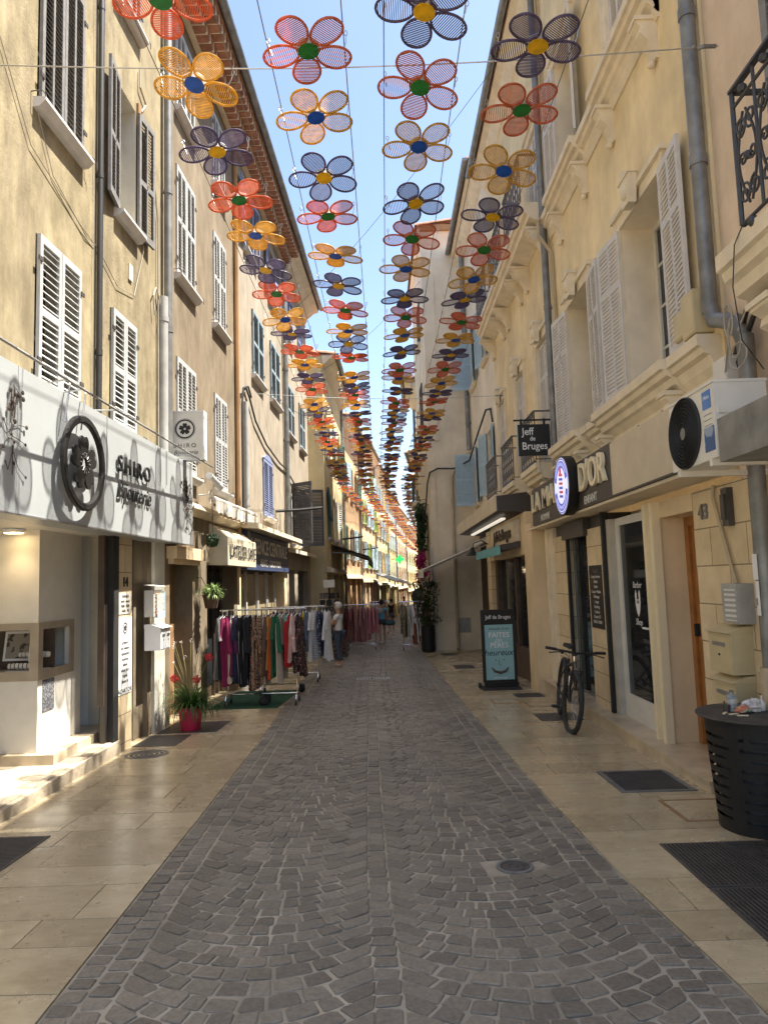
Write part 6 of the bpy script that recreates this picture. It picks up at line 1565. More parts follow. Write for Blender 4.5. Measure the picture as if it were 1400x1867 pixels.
# ------------------------------------------------------------------ awnings and fittings on the left
at = root('awning', 'cream box awning with black capitals above the clothes racks', 'awning', (-2.75, 12.8, 1.9))
b = MB(); b.hexa([(-2.95, 11.7, 1.96), (-2.60, 11.7, 1.95), (-2.53, 13.85, 1.95), (-2.88, 13.85, 1.96), (-2.95, 11.7, 2.68), (-2.60, 11.7, 2.42), (-2.53, 13.85, 2.42), (-2.88, 13.85, 2.68)]); part('hood', b, M['canvas'], at)
put_text("L'ATELIER SAPE", .31, M['blackM'], at, (-2.55, 12.78, 2.18), (.033, 1, 0), ext=.002, sx=.94, bold=.003)
ra = root('awning', 'rolled up white awning with scalloped valance over the cream one', 'awning', (-2.7, 12.9, 2.85))
b = MB(); b.tube([(-2.74, 11.2, 3.0), (-2.66, 14.5, 3.03)], .055, 10); part('roller', b, M['plasticW'], ra, True)
b = MB(); n = 34
for i in range(n):
    a, c = 11.25 + 3.2 * i / n, 11.25 + 3.2 * (i + 1) / n; xa, xb_ = -2.685 + .024 * (a - 11.2) + .012 * math.sin(i * 1.9), -2.685 + .024 * (c - 11.2) + .012 * math.sin((i + 1) * 1.9)
    za, zb = 2.82 - .04 * abs(math.sin(i * .9)), 2.82 - .04 * abs(math.sin((i + 1) * .9)); b.add([(xa, a, 2.99), (xb_, c, 2.99), (xb_, c, zb), (xa, a, za)], [(0, 1, 2, 3)])
part('valance', b, M['canvasW'], ra)
b = MB(); b.lathe([(.0, -.16), (.055, -.16), (.055, .13), (.07, .17), (.0, .15)], 16, (0, 0, 0), 0, 'y'); 
for i, v_ in enumerate(b.v): b.v[i] = (-2.66 + v_[0] + v_[1] * .25, 11.05 + v_[1], 3.26 - v_[1] * .4 + v_[2])
cc = single('security_camera', b, M['white'], 'white tube camera pointing down above the rolled up awning', 'camera', (-2.66, 11.05, 3.2), smooth=True)
b = MB(); b.tube([(-2.66, 11.05, 3.2), (-2.75, 11.1, 3.05), (-2.92, 11.1, 3.05)], .014, 6); b.tube(loop((-2.72, 11.0, 3.0), .08, .1), .006, 5); part('bracket', b, M['plasticW'], cc)
def leafball(b, c, r_, n, size, seed):
    q = random.Random(seed)
    for i in range(n):
        d = Vector((q.gauss(0, 1), q.gauss(0, 1), q.gauss(0, 1))).normalized(); p_ = Vector(c) + d * r_ * q.uniform(.85, 1.05)
        a = d.orthogonal().normalized(); a.rotate(Matrix.Rotation(q.uniform(0, 6.28), 3, d)); t = d.cross(a); d2 = (a + d * q.uniform(-.2, .7)).normalized()
        b.add([p_, p_ + d2 * size * .5 + t * size * .3, p_ + d2 * size, p_ + d2 * size * .5 - t * size * .3], [(0, 1, 2, 3)])
b = MB(); leafball(b, (-2.68, 11.0, 2.32), .095, 520, .04, 5); tb = single('topiary_ball', b, M['leafD'], 'round dark green artificial leaf ball hanging under the awning', 'topiary ball', (-2.68, 11, 2.22))
b = MB(); b.tube([(-2.68, 11, 2.42), (-2.69, 11.03, 3.0)], .005, 5); part('cord', b, M['cable'], tb)
def grass_plant(b, c, n, L, seed, droop=1.0, w=.011, flat=0.3):
    q = random.Random(seed)
    for i in range(n):
        a = q.uniform(0, 2 * PI); l = L * q.uniform(.55, 1.1); u = Vector((math.cos(a), math.sin(a), 0)); t = Vector((-math.sin(a), math.cos(a), 0)); o_ = Vector(c) + u * q.uniform(0, .06)
        el = q.uniform(flat, 1.35); pts = []
        for k in range(7):
            s_ = k / 6; ang = el - droop * 2.2 * s_ * s_ * (1.2 - el / 2)
            if k == 0: pts.append(o_.copy())
            else: pts.append(pts[-1] + (u * math.cos(ang) + Vector((0, 0, 1)) * math.sin(ang)) * l / 6)
        V = []; 
        for k, p_ in enumerate(pts): ww = w * (1 - (k / 6) ** 2 * .95); V += [p_ - t * ww, p_ + t * ww]
        b.add(V, [(2 * k, 2 * k + 1, 2 * k + 3, 2 * k + 2) for k in range(6)])
hb = root('hanging_basket', 'wicker wall basket of leafy plants beside the clothes racks', 'hanging basket', (-2.71, 11.0, 1.3))
b = MB(); b.lathe([(.0, 0), (.09, 0), (.13, .20), (.135, .21), (.12, .20), (0, .17)], 20, (-2.71, 11.0, 1.27)); part('basket', b, pm('dark_wicker', (.10, .06, .035), .8, bump=.6, bscale=70), hb)
b = MB(); grass_plant(b, (-2.71, 11, 1.46), 90, .26, 8, .8, .014); leafball(b, (-2.71, 11, 1.52), .12, 160, .06, 3); part('plant', b, leafmat('pale_basket_leaf', (.12, .20, .05), (.28, .36, .14)), hb)
b = MB(); b.tube([(-2.71, 11, 1.45), (-2.86, 11.0, 1.75), (-2.97, 11.0, 1.75)], .006, 5); part('bracket', b, M['black'], hb)

# flower pot
pt = root('flower_pot', 'magenta flower pot with arching green leaves and red blooms on the left pavement', 'potted plant', (-2.58, 9.35, gz(9.35)))
zg = gz(9.35) + .005
b = MB(); b.lathe([(0, .0), (.115, 0), (.12, .01), (.155, .25), (.165, .255), (.165, .30), (.15, .30), (.145, .27), (.0, .26)], 32, (-2.58, 9.35, zg)); part('pot', b, M['pink'], pt, True)
b = MB(); b.lathe([(0, .272), (.145, .272)], 20, (-2.58, 9.35, zg)); part('soil', b, M['soil'], pt)
b = MB(); grass_plant(b, (-2.58, 9.35, zg + .27), 210, .52, 11, 1.05, .012); grass_plant(b, (-2.47, 9.40, zg + .25), 60, .5, 17, 1.1, .012); part('leaves', b, M['leaf'], pt)
b = MB(); q = random.Random(6); tips = []
for i in range(9):
    a = q.uniform(0, 6.28); h_ = q.uniform(.45, .95); tp = Vector((-2.58 + .22 * math.cos(a), 9.35 + .15 * math.sin(a), zg + .28 + h_)); b.tube([(-2.58 + .03 * math.cos(a), 9.35, zg + .27), (-2.58 + .10 * math.cos(a), 9.35 + .06 * math.sin(a), zg + .28 + h_ * .55), tp], .0035, 4); tips.append(tp)
part('stalks', b, leafmat('pale_stalk', (.16, .18, .06), (.28, .28, .12)), pt)
fl = [(-2.75, 9.2, zg + .68), (-2.46, 9.2, zg + .66), (-2.32, 9.3, zg + .92)]
b = MB()
for i, c in enumerate(fl): leafball(b, c, .035, 46, .045, 30 + i)
part('blooms', b, M['redFl'], pt)
b = MB()
for c in fl: b.tube([(-2.58, 9.35, zg + .27), ((c[0] - 2.58) / 2, 9.3, (c[2] + zg + .35) / 2), c], .004, 4)
part('bloom_stems', b, M['leaf'], pt)
b = MB()
for tp in tips: leafball(b, tp, .018, 14, .018, int(tp.z * 1000))
part('seed_heads', b, M['whiteFl'], pt)
# dark awning, pharmacy cross, far awnings, bracket arms
da = root('awning', 'dark brown awning sloping out over the left shops', 'awning', (-1.9, 27.5, 2.7))
b = MB(); b.hexa([(-1.98, 25.6, 2.98), (-.60, 25.6, 2.50), (-.55, 30.4, 2.42), (-1.80, 30.4, 2.90), (-1.98, 25.6, 3.02), (-.60, 25.6, 2.53), (-.55, 30.4, 2.45), (-1.80, 30.4, 2.94)]); part('canvas', b, M['canvasD'], da)
b = MB(); b.hexa([(-.61, 25.6, 2.22), (-.58, 25.6, 2.22), (-.53, 30.4, 2.16), (-.56, 30.4, 2.16), (-.61, 25.6, 2.52), (-.58, 25.6, 2.52), (-.53, 30.4, 2.45), (-.56, 30.4, 2.45)]); part('valance', b, M['canvasD'], da)
b = MB(); b.tube([(-1.95, 25.75, 2.7), (-1.2, 25.75, 2.66), (-.62, 25.75, 2.46)], .03, 6); part('arm', b, M['steel'], da)
for i, (y0, y1, x0, x1, z0, z1, lab) in enumerate(((44, 48, -.75, .55, 2.1, 1.55, 'grey awning in the distance on the left below the pharmacy cross'), (50, 55, -.2, 1.2, 2.0, 1.4, 'farther grey awning at the bend on the left'), (58, 63, .6, 2.0, 1.7, 1.2, 'small pale awning farthest away on the left'))):
    b = MB(); b.hexa([(x0, y0, z0), (x1, y0, z1), (x1 + .6, y1, z1), (x0 + .6, y1, z0), (x0, y0, z0 + .05), (x1, y0, z1 + .05), (x1 + .6, y1, z1 + .05), (x0 + .6, y1, z0 + .05)]); aw_ = root('awning', lab, 'awning', (x0, y0, z0)); part('canvas', b, [M['zinc'], M['zinc'], M['canvasW']][i], aw_)
    b = MB(); b.box(x1 - .02, x1 + .02, y0, y1, z1 - .22, z1 + .02); part('valance', b, [M['zinc'], M['brownMetal'], M['canvasW']][i], aw_)
px = root('pharmacy_cross', 'glowing green pharmacy cross projecting from the left facades far away', 'sign', (1.2, 60, 3.4))
b = MB(); s_ = .36; b.box(1.2 - s_, 1.2 + s_, 59.9, 60.1, 3.4 - s_ / 3, 3.4 + s_ / 3); b.box(1.2 - s_ / 3, 1.2 + s_ / 3, 59.9, 60.1, 3.4 + s_ / 3, 3.4 + s_); b.box(1.2 - s_ / 3, 1.2 + s_ / 3, 59.9, 60.1, 3.4 - s_, 3.4 - s_ / 3); part('cross', b, emis('green_neon', (.01, .75, .06), 1.1), px)
b = MB(); b.box(.35, .84, 59.97, 60.03, 3.42, 3.48); part('bracket', b, M['blackM'], px)
for i, (y, z, F_, L_) in enumerate(((17.8, 3.45, FL3, 1.1), (29.5, 3.4, Fac(-2, 24, -1.82, 31, 1), .9), (39.5, 3.4, Fac(-1.35, 38.5, -.65, 47.5, 1), .8))):
    b = MB(); b.tube([F_.P(y, 0, z), F_.P(y + .3, L_ * .5, z + .05), F_.P(y + .6, L_, z + .12)], .04, 6); single('light_arm', b, M['blackM'], ['brown metal arm sticking out of the pale house above the agency', 'brown metal arm sticking out of the cream yellow house', 'brown metal arm on the distant peach house'][i], 'bracket', F_.P(y, 0, z), 'metal arms on the left facades')
b = MB(); 
for i in range(14): 
    t = i / 13; b.add([(-2.18 + .10 * t + .01 * math.sin(i), 25.1, 4.7 - .0 * t), (-2.18 + .10 * t + .01 * math.sin(i), 25.1, 3.5 + .1 * math.sin(i * 1.7))], [])
b = MB(); V = []; n = 16
for i in range(n + 1):
    t = i / n; V += [(-1.93 + .025 * math.sin(i * 1.6), 24.5 + .55 * t, 4.95), (-1.86 + .05 * math.sin(i * 1.6 + .5), 24.5 + .55 * t, 3.85 + .08 * math.sin(i * .7))]
b.add(V, [(2 * i, 2 * i + 1, 2 * i + 3, 2 * i + 2) for i in range(n)]); single('hanging_cloth', b, pm('teal_blue_cloth', (.07, .15, .21), .9), 'teal blue cloth hanging in folds from the cream yellow house', 'cloth', (-1.9, 24.8, 3.85))

# ------------------------------------------------------------------ clothes racks
fab = {}
def cloth(name, *a, **k):
    if name not in fab: fab[name] = pm(name.replace(' ', '_') + '_fabric', *a, rough=.95, var=.12, scale=9, **k) if not a or not callable(a[0]) else a[0]()
    return fab[name]
COLS = {'grey': (.18, .17, .17), 'black': (.014, .014, .016), 'magenta': (.26, .018, .085), 'ivory': (.62, .57, .46), 'plum': (.10, .02, .07), 'navy': (.02, .028, .06), 'pale grey': (.40, .40, .39), 'white': (.72, .72, .71),
        'beige': (.48, .38, .30), 'mustard': (.45, .24, .05), 'orange red': (.55, .07, .015), 'bottle green': (.015, .11, .05), 'sand': (.50, .43, .32), 'taupe': (.28, .21, .16), 'mint': (.18, .42, .36), 'red': (.38, .015, .02),
        'blush pink': (.52, .34, .31), 'yellow': (.62, .47, .04), 'denim blue': (.09, .13, .20), 'burgundy': (.13, .02, .025), 'dusty rose': (.36, .17, .16), 'old rose': (.28, .11, .10), 'candy pink': (.50, .20, .22), 'rust': (.30, .08, .04), 'brown': (.11, .06, .045)}
for k_, c_ in COLS.items(): cloth(k_, c_)
fab['leopard print'] = printed('leopard_print_fabric', (.28, .17, .10), (.02, .016, .014), 34, (.40, .30, .22))
fab['dark floral'] = printed('dark_floral_fabric', (.025, .014, .018), (.28, .07, .07), 26, (.30, .22, .16), .6)
fab['white check'] = striped('white_check_fabric', (.70, .70, .69), (.40, .41, .42), 9, 'Z')
fab['navy print'] = printed('navy_print_fabric', (.03, .04, .09), (.50, .50, .52), 30, thr=.58)
fab['khaki print'] = printed('khaki_print_fabric', (.24, .20, .13), (.08, .08, .05), 20, (.42, .38, .28))
_gm = {}
def garment_mesh(mt, L, var, wide=.42):
    key = (mt.name, round(L, 2), var)
    if key in _gm: return _gm[key]
    q = random.Random(hash(key[1:]) & 0xffff); b = MB(); n, m_ = 26, 14
    sway = q.uniform(-.045, .045); ph = q.uniform(0, 6); flare = q.uniform(.9, 1.35)
    V = []
    for j in range(m_ + 1):
        t = j / m_; z = -.03 - t * (L - .03)
        w = wide / 2 * (.25 + .75 * min(1, t / .10) ** .6) * (1 + (flare - 1) * t); th = .012 + .022 * min(1, t / .12) * (1 + .6 * t)
        for k in range(n):
            a = 2 * PI * k / n; y = w * math.cos(a)
            fold = .011 * math.sin(9 * math.cos(a) * 1.3 + ph) * min(1, t * 3)
            V.append((th * math.sin(a) * (1 + .5 * math.sin(5 * a + ph) * t) + fold + sway * t * t + .008 * math.sin(6 * t + ph), y, z + .015 * math.sin(3 * a + ph) * t - (.05 * (abs(math.cos(a))) ** 2 if j < 2 else 0)))
    b.add(V, [(j * n + k, j * n + (k + 1) % n, (j + 1) * n + (k + 1) % n, (j + 1) * n + k) for j in range(m_) for k in range(n)] + [tuple(range(n)), tuple(range(m_ * n, m_ * n + n))])
    _gm[key] = b.mesh('garment', mt, smooth=True); return _gm[key]
b = MB(); b.tube([(0, -.19, -.075), (0, 0, -.03), (0, .19, -.075)], .006, 5); b.tube([(0, 0, -.03), (0, 0, .02), (0, .018, .045), (0, .0, .062), (0, -.02, .05)], .003, 5)
hang_me = b.mesh('hanger', M['white'])
def sleeve_mesh(mt, L):
    key = ('sleeve', mt.name, round(L, 2))
    if key not in _gm: b = MB(); b.tube([(0, 0, .02), (.006, 0, -L * .3), (-.004, .004, -L * .7), (.008, 0, -L)], [.022, .034, .032, .036], 9); _gm[key] = b.mesh('sleeve', mt, smooth=True)
    return _gm[key]
b = MB(); b.tube([(0, -.19, -.075), (0, 0, -.03), (0, .19, -.075)], .006, 5); b.tube([(0, 0, -.03), (0, 0, .02), (0, .018, .045), (0, .0, .062), (0, -.02, .05)], .003, 5)
hang_mb = b.mesh('hanger', M['black'])
def rack(label, x0, x1, y, h, dep=.42, y1=None):
    g_ = gz(y); r_ = root('clothes_rack', label, 'clothes rack', ((x0 + x1) / 2, y, g_), 'clothes racks along the street'); zt = g_ + h
    b = MB(); b.tube([(x0 - .06, y, zt), (x1 + .10, y, zt)], .013, 8); part('top_rail', b, M['chrome'], r_, True)
    for x in (x0 + .06, x1 - .04):
        b = MB(); b.tube([(x, y, zt), (x, y, g_ + .28), (x, y, g_ + .16)], .013, 8); part('post', b, M['chrome'], r_, True)
        b = MB(); b.tube([(x, y - dep / 2, g_ + .10), (x, y - dep / 2 + .04, g_ + .16), (x, y + dep / 2 - .04, g_ + .16), (x, y + dep / 2, g_ + .10)], .012, 7); part('foot', b, M['chrome'], r_, True)
        for s_ in (-1, 1):
            b = MB(); b.lathe([(.001, -.016), (.035, -.016), (.042, -.008), (.042, .008), (.035, .016), (.001, .016)], 16, (x, y + s_ * dep / 2, g_ + .043), 0, 'x'); cs = part('castor', b, M['rubber'], r_, True)
            b = MB(); b.box(x - .022, x - .018, y + s_ * dep / 2 - .015, y + s_ * dep / 2 + .015, g_ + .03, g_ + .10); b.box(x + .018, x + .022, y + s_ * dep / 2 - .015, y + s_ * dep / 2 + .015, g_ + .03, g_ + .10); part('fork', b, M['chrome'], cs)
    b = MB(); b.tube([(x0 + .06, y, g_ + .17), (x1 - .04, y, g_ + .17)], .012, 8); part('bottom_rail', b, M['chrome'], r_, True)
    return zt
def hang(items, x0, x1, y, zt, where, lens, group, seed, side='left'):
    q = random.Random(seed); n = len(items)
    for i, c in enumerate(items):
        x = x0 + (x1 - x0) * (i + .5) / n + q.uniform(-.008, .008); L = lens[i % len(lens)] + q.uniform(-.03, .03)
        r_ = bpy.data.objects.new('garment', None); COL.objects.link(r_); r_.location = (x, y + q.uniform(-.02, .02), zt - .05); r_.rotation_euler = (0, 0, R(q.uniform(-9, 9))); r_.empty_display_size = .1
        tag(r_, '%s garment, %s from the left on %s' % (c, nth(i + 1), where), 'garment', group)
        inst('cloth', garment_mesh(fab[c], L, i % 5), r_)
        if i % 3 != 1 and L > .6:
            for s_ in (-1, 1): sl_ = inst('sleeve', sleeve_mesh(fab[c], .34 + .2 * (i % 2)), r_, (0, s_ * .185, -.085)); sl_.rotation_euler = (R(s_ * 7 + q.uniform(-4, 4)), R(q.uniform(-7, 7)), 0)
        inst('hanger', hang_mb if i % 3 == 0 else hang_me, r_)
za = rack('chrome clothes rack nearest the viewer, standing across the left pavement', -2.62, -1.42, 11.45, 1.50)
A1 = ['grey', 'black', 'magenta', 'magenta', 'ivory', 'plum', 'navy', 'pale grey', 'black', 'black', 'pale grey', 'black', 'leopard print', 'dark floral', 'leopard print', 'leopard print', 'beige', 'brown', 'mustard', 'orange red', 'bottle green', 'bottle green', 'sand', 'taupe', 'mint', 'red', 'white', 'blush pink', 'dark floral', 'dark floral']
hang(A1, -2.70, -1.38, 11.45, za, 'the nearest clothes rack', [1.0, 1.02, 1.12, 1.0, 1.05, .95, 1.08, 1.05, 1.1, 1.12, 1.08, 1.1, 1.15, 1.2, 1.15, 1.1, 1.12, 1.0, .9, 1.0, 1.02, .98, 1.08, .5, .45, .85, .75, .78, .95, .8], 'clothes on the nearest rack', 3)
zc_ = rack('short clothes rack just behind the nearest one', -2.3, -1.55, 12.75, 1.48)
hang(['burgundy', 'dark floral', 'rust', 'red', 'black', 'dark floral'], -1.95, -1.50, 12.75, zc_, 'the short second clothes rack', [.8, .95, .8, .7, .9, 1.1], 'clothes on the second rack', 9)
zb_ = rack('chrome clothes rack farther along the left pavement by the white haired woman', -2.5, -1.38, 14.55, 1.50)
hang(['burgundy', 'black', 'dark floral', 'rust', 'taupe', 'black', 'red', 'burgundy', 'dark floral', 'black', 'yellow', 'denim blue', 'white', 'white check', 'white check', 'navy print', 'navy', 'white', 'white'], -2.35, -1.18, 14.55, zb_, 'the third clothes rack', [1.0, 1.0, .9, .95, .9, .85, .8, .9, 1.05, .9, .8, .85, 1.0, 1.02, .98, .95, .9, 1.0, 1.05], 'clothes on the third rack', 12)
zd_ = rack('clothes rack of rose dresses farther up the street on the left', -1.35, -.35, 23.2, 1.45)
hang(['burgundy', 'old rose', 'old rose', 'dusty rose', 'old rose', 'dusty rose', 'dusty rose', 'dusty rose', 'candy pink', 'candy pink', 'candy pink'], -1.4, -.28, 23.2, zd_, 'the far left rack of rose dresses', [1.15, 1.15, 1.15, 1.1, 1.15, 1.1, 1.12, 1.1, .9, .85, .88], 'clothes on the rose rack', 14)
ze_ = rack('clothes rack on the right side of the cobbles beside the oleander', .42, 1.15, 22.4, 1.50)
hang(['khaki print', 'khaki print', 'khaki print', 'sand', 'white check', 'white', 'rust', 'white', 'brown', 'white', 'burgundy', 'old rose', 'rust'], .40, 1.28, 22.4, ze_, 'the right hand clothes rack', [.95, 1.0, 1.05, 1.0, 1.1, .95, 1.25, 1.2, 1.2, 1.0, .9, .95, .9], 'clothes on the right rack', 15)
zf_ = rack('distant clothes rack of pale clothes on the left side', -.75, .05, 33.5, 1.5)
hang(['sand', 'white', 'beige', 'blush pink', 'white check', 'sand', 'taupe', 'beige'], -.72, .05, 33.5, zf_, 'the distant left rack', [.95], 'clothes on the distant rack', 18)
b = MB(); x0, x1, y0, y1 = -2.78, -1.72, 11.05, 13.2
b.hexa([(x0, y0, gz(y0) - .002), (x1, y0, gz(y0) - .002), (x1 + .1, y1, gz(y1) - .002), (x0, y1, gz(y1) - .002), (x0, y0, gz(y0) + .008), (x1, y0, gz(y0) + .008), (x1 + .1, y1, gz(y1) + .008), (x0, y1, gz(y1) + .008)])
single('green_carpet', b, M['matG'], 'green carpet mat under the front clothes racks', 'carpet', (-2.2, 12, gz(12)))
for i, (x, y, lab) in enumerate(((-1.98, 11.4, 'pair of black sand weights under the nearest rack'), (-1.58, 13.0, 'black weight bag by the second rack'))):
    o = root('rack_weight', lab, 'weight', (x, y, gz(y)))
    for k in range(2 if i == 0 else 1):
        c = (x + .01 * k, y + .25 * k - .1, gz(y) + .075); part('bag', crumple(c, (.08, .06, .072), 40 + i + k, .12), M['blackM'], o, True)
# postcard spinner beside the woman
sp_ = root('postcard_spinner', 'dark wire postcard spinner crowded with cards beside the white haired woman', 'display rack', (-1.62, 20.2, gz(20.2)))
g_ = gz(20.2); b = MB(); b.tube([(-1.62, 20.2, g_ + .05), (-1.62, 20.2, g_ + 2.0)], .02, 8)
for a in (0, 1.57, 3.14, 4.71): b.tube([(-1.62, 20.2, g_ + .05), (-1.62 + .3 * math.cos(a), 20.2 + .3 * math.sin(a), g_ + .03)], .015, 6)
part('pole', b, M['black'], sp_, True)
b = MB(); q = random.Random(2)
for j in range(8):
    for k in range(8):
        a = 2 * PI * (k + .5 * (j % 2)) / 8; z = g_ + .35 + j * .2; c = Vector((-1.62 + .27 * math.cos(a), 20.2 + .27 * math.sin(a), z)); t = Vector((-math.sin(a), math.cos(a), 0))
        b.ob(c, t * .07, Vector((math.cos(a), math.sin(a), .25)) * .004, Vector((0, 0, .08)), q.randrange(3))
part('cards', b, [printed('postcard_print', (.10, .11, .18), (.38, .34, .28), 25), printed('postcard_print_dark', (.05, .05, .06), (.28, .20, .16), 25), M['blackM']], sp_)
b = MB(); b.box(-1.78, -1.46, 20.15, 20.18, g_ + 1.98, g_ + 2.2); part('header_card', b, M['plasticW'], sp_)
cr = root('display_crate', 'dark crate of small goods at the foot of the postcard spinner', 'crate', (-1.35, 19.6, gz(19.6)))
b = MB(); g_ = gz(19.6)
for z in (.08, .2, .32, .44): b.box(-1.6, -1.1, 19.58, 19.6, g_ + z, g_ + z + .08); b.box(-1.6, -1.58, 19.6, 19.95, g_ + z, g_ + z + .08); b.box(-1.12, -1.1, 19.6, 19.95, g_ + z, g_ + z + .08)
b.box(-1.58, -1.12, 19.6, 19.95, g_ + .06, g_ + .08); part('slats', b, M['woodD'], cr)
b = MB(); q = random.Random(4)
for i in range(14): x, y = q.uniform(-1.54, -1.2), q.uniform(19.62, 19.85); b.box(x, x + .07, y, y + .07, g_ + .08, g_ + q.uniform(.45, .62), i % 2)
part('goods', b, [M['burgundy'] if 'burgundy' in M else fab['burgundy'], fab['taupe']], cr)

# ------------------------------------------------------------------ plants on the right
pl2 = root('planter', 'tall black ribbed planter with a flowering oleander at the house corner', 'potted plant', (1.2, 21.35, gz(21.35)))
g_ = gz(21.35); b = MB(); b.lathe([(0, 0), (.18, 0), (.19, .02)] + [(.205 + .006 * (i % 2), .05 + i * .04) for i in range(18)] + [(.215, .78), (.20, .78), (.19, .72), (0, .72)], 28, (1.2, 21.35, g_)); part('pot', b, M['black'], pl2, True)
b = MB(); leafball(b, (1.2, 21.35, g_ + 1.25), .24, 10, .1, 1)
q = random.Random(8)
for i in range(700):
    p_ = Vector((1.2 + q.gauss(0, .15), 21.35 + q.gauss(0, .16), g_ + q.uniform(.75, 2.05))); d_ = Vector((q.gauss(0, .6), q.gauss(0, .6), q.uniform(.1, 1))).normalized(); t = d_.orthogonal().normalized() * .018
    b.add([p_, p_ + d_ * .08 + t, p_ + d_ * .17, p_ + d_ * .08 - t], [(0, 1, 2, 3)])
part('foliage', b, M['leafD'], pl2)
b = MB()
for i in range(26): leafball(b, (1.2 + q.gauss(0, .16), 21.3 + q.gauss(0, .13), g_ + q.uniform(1.85, 2.25)), .03, 12, .045, 100 + i)
for i in range(3): leafball(b, (1.05 + .05 * i, 21.15, g_ + 1.5 + .2 * i), .03, 14, .045, 200 + i)
part('blooms', b, M['whiteFl'], pl2)
b = MB()
for i in range(6): b.tube([(1.2, 21.35, g_ + .72), (1.2 + q.uniform(-.08, .08), 21.35 + q.uniform(-.1, .1), g_ + 1.3), (1.2 + q.uniform(-.2, .2), 21.35 + q.uniform(-.2, .2), g_ + 2.0)], .012, 5)
part('stems', b, M['woodD'], pl2)
def climber(name, label, mt, c, s_, n, size, seed, cat, stemmat=None):
    q = random.Random(seed); b = MB()
    cl = [(q.gauss(0, .5), q.gauss(0, .5), q.uniform(-1, 1)) for _ in range(14)]
    for i in range(n):
        k = cl[q.randrange(14)]; p_ = Vector((c[0] + s_[0] * (k[0] + q.gauss(0, .3)), c[1] + s_[1] * (k[1] + q.gauss(0, .3)), c[2] + s_[2] * (k[2] + q.gauss(0, .22))))
        d_ = Vector((q.gauss(0, 1), q.gauss(0, 1), q.gauss(-.3, 1))).normalized(); t = d_.orthogonal().normalized() * size * .4
        b.add([p_, p_ + d_ * size * .5 + t, p_ + d_ * size, p_ + d_ * size * .5 - t], [(0, 1, 2, 3)])
    o = root(name, label, cat, (c[0], c[1], c[2] - s_[2])); part('foliage', b, mt, o)
    b = MB()
    for i in range(5): b.tube([(c[0] + .1, c[1] + q.uniform(-.4, .4), c[2] - s_[2] * 1.2), (c[0] + q.uniform(-.1, .1), c[1] + q.uniform(-.4, .4), c[2]), (c[0] + q.uniform(-.1, .1), c[1] + q.uniform(-.4, .4), c[2] + s_[2])], .012, 5)
    part('stems', b, M['woodD'], o)
    return o
climber('climbing_vine', 'dark green vine spilling down below the balcony on the right', M['leafD'], (1.18, 23.3, 3.2), (.13, .6, .75), 900, .12, 4, 'vine')
climber('bougainvillea', 'magenta bougainvillea glowing above the white flowered oleander', M['magFl'], (1.12, 22.9, 2.05), (.15, .45, .40), 1000, .075, 5, 'bougainvillea')
mb_ = root('menu_board', 'round topped dark board with an animal shaped bracket at the right of the far street', 'sign', (1.45, 30, 1.2))
b = MB(); cx, cz = 1.42, .9; b.prism([(cx + .34 * math.cos(a), 30, cz + .34 * math.sin(a)) for a in [2 * PI * i / 24 for i in range(24)]], (0, .06, 0)); part('board', b, M['woodD'], mb_)
b = MB(); b.tube([(cx + .36 * math.cos(a), 30.03, cz + .36 * math.sin(a)) for a in [2 * PI * i / 24 for i in range(24)]], .03, 6, 0, True); b.tube([(cx - .2, 30.03, cz + .3), (cx - .3, 30.03, cz + .6), (cx - .05, 30.03, cz + .66)], .04, 6); b.tube([(cx, 30.03, cz - .3), (cx, 30.03, gz(30))], .03, 6); part('frame', b, M['brownMetal'], mb_)

# ------------------------------------------------------------------ people
def skin_obj(name, nodes, links, mt, parent, sub=2, flat=None):
    """nodes {key: (x, y, z, rx[, ry])}; grown with a Skin modifier into one continuous surface"""
    keys = list(nodes); idx = {k: i for i, k in enumerate(keys)}
    me = bpy.data.meshes.new(name); me.from_pydata([nodes[k][:3] for k in keys], [(idx[a], idx[b_]) for a, b_ in links], [])
    ob = bpy.data.objects.new(name, me); COL.objects.link(ob)
    sk = ob.modifiers.new('s', 'SKIN'); sk.use_smooth_shade = True; sk.branch_smoothing = .6
    layer = me.skin_vertices[0] if me.skin_vertices else None
    if layer is None:
        ob.data.attributes; 
    for i, k in enumerate(keys):
        v_ = nodes[k]; ob.data.skin_vertices[0].data[i].radius = (v_[3], v_[4] if len(v_) > 4 else v_[3])
        ob.data.skin_vertices[0].data[i].use_root = (i == 0)
    ss = ob.modifiers.new('d', 'SUBSURF'); ss.levels = sub; ss.render_levels = sub
    bpy.context.view_layer.update()
    m2 = bpy.data.meshes.new_from_object(ob.evaluated_get(bpy.context.evaluated_depsgraph_get()))
    bpy.data.objects.remove(ob); bpy.data.meshes.remove(me)
    m2.name = name; m2.materials.clear(); m2.materials.append(mt)
    m2.polygons.foreach_set('use_smooth', [True] * len(m2.polygons))
    o = bpy.data.objects.new(name, m2); COL.objects.link(o); o.parent = parent; ORG[o] = (0, 0, 0)
    return o
def lerp3(a, b_, t): return tuple(a[i] + (b_[i] - a[i]) * t for i in range(3))
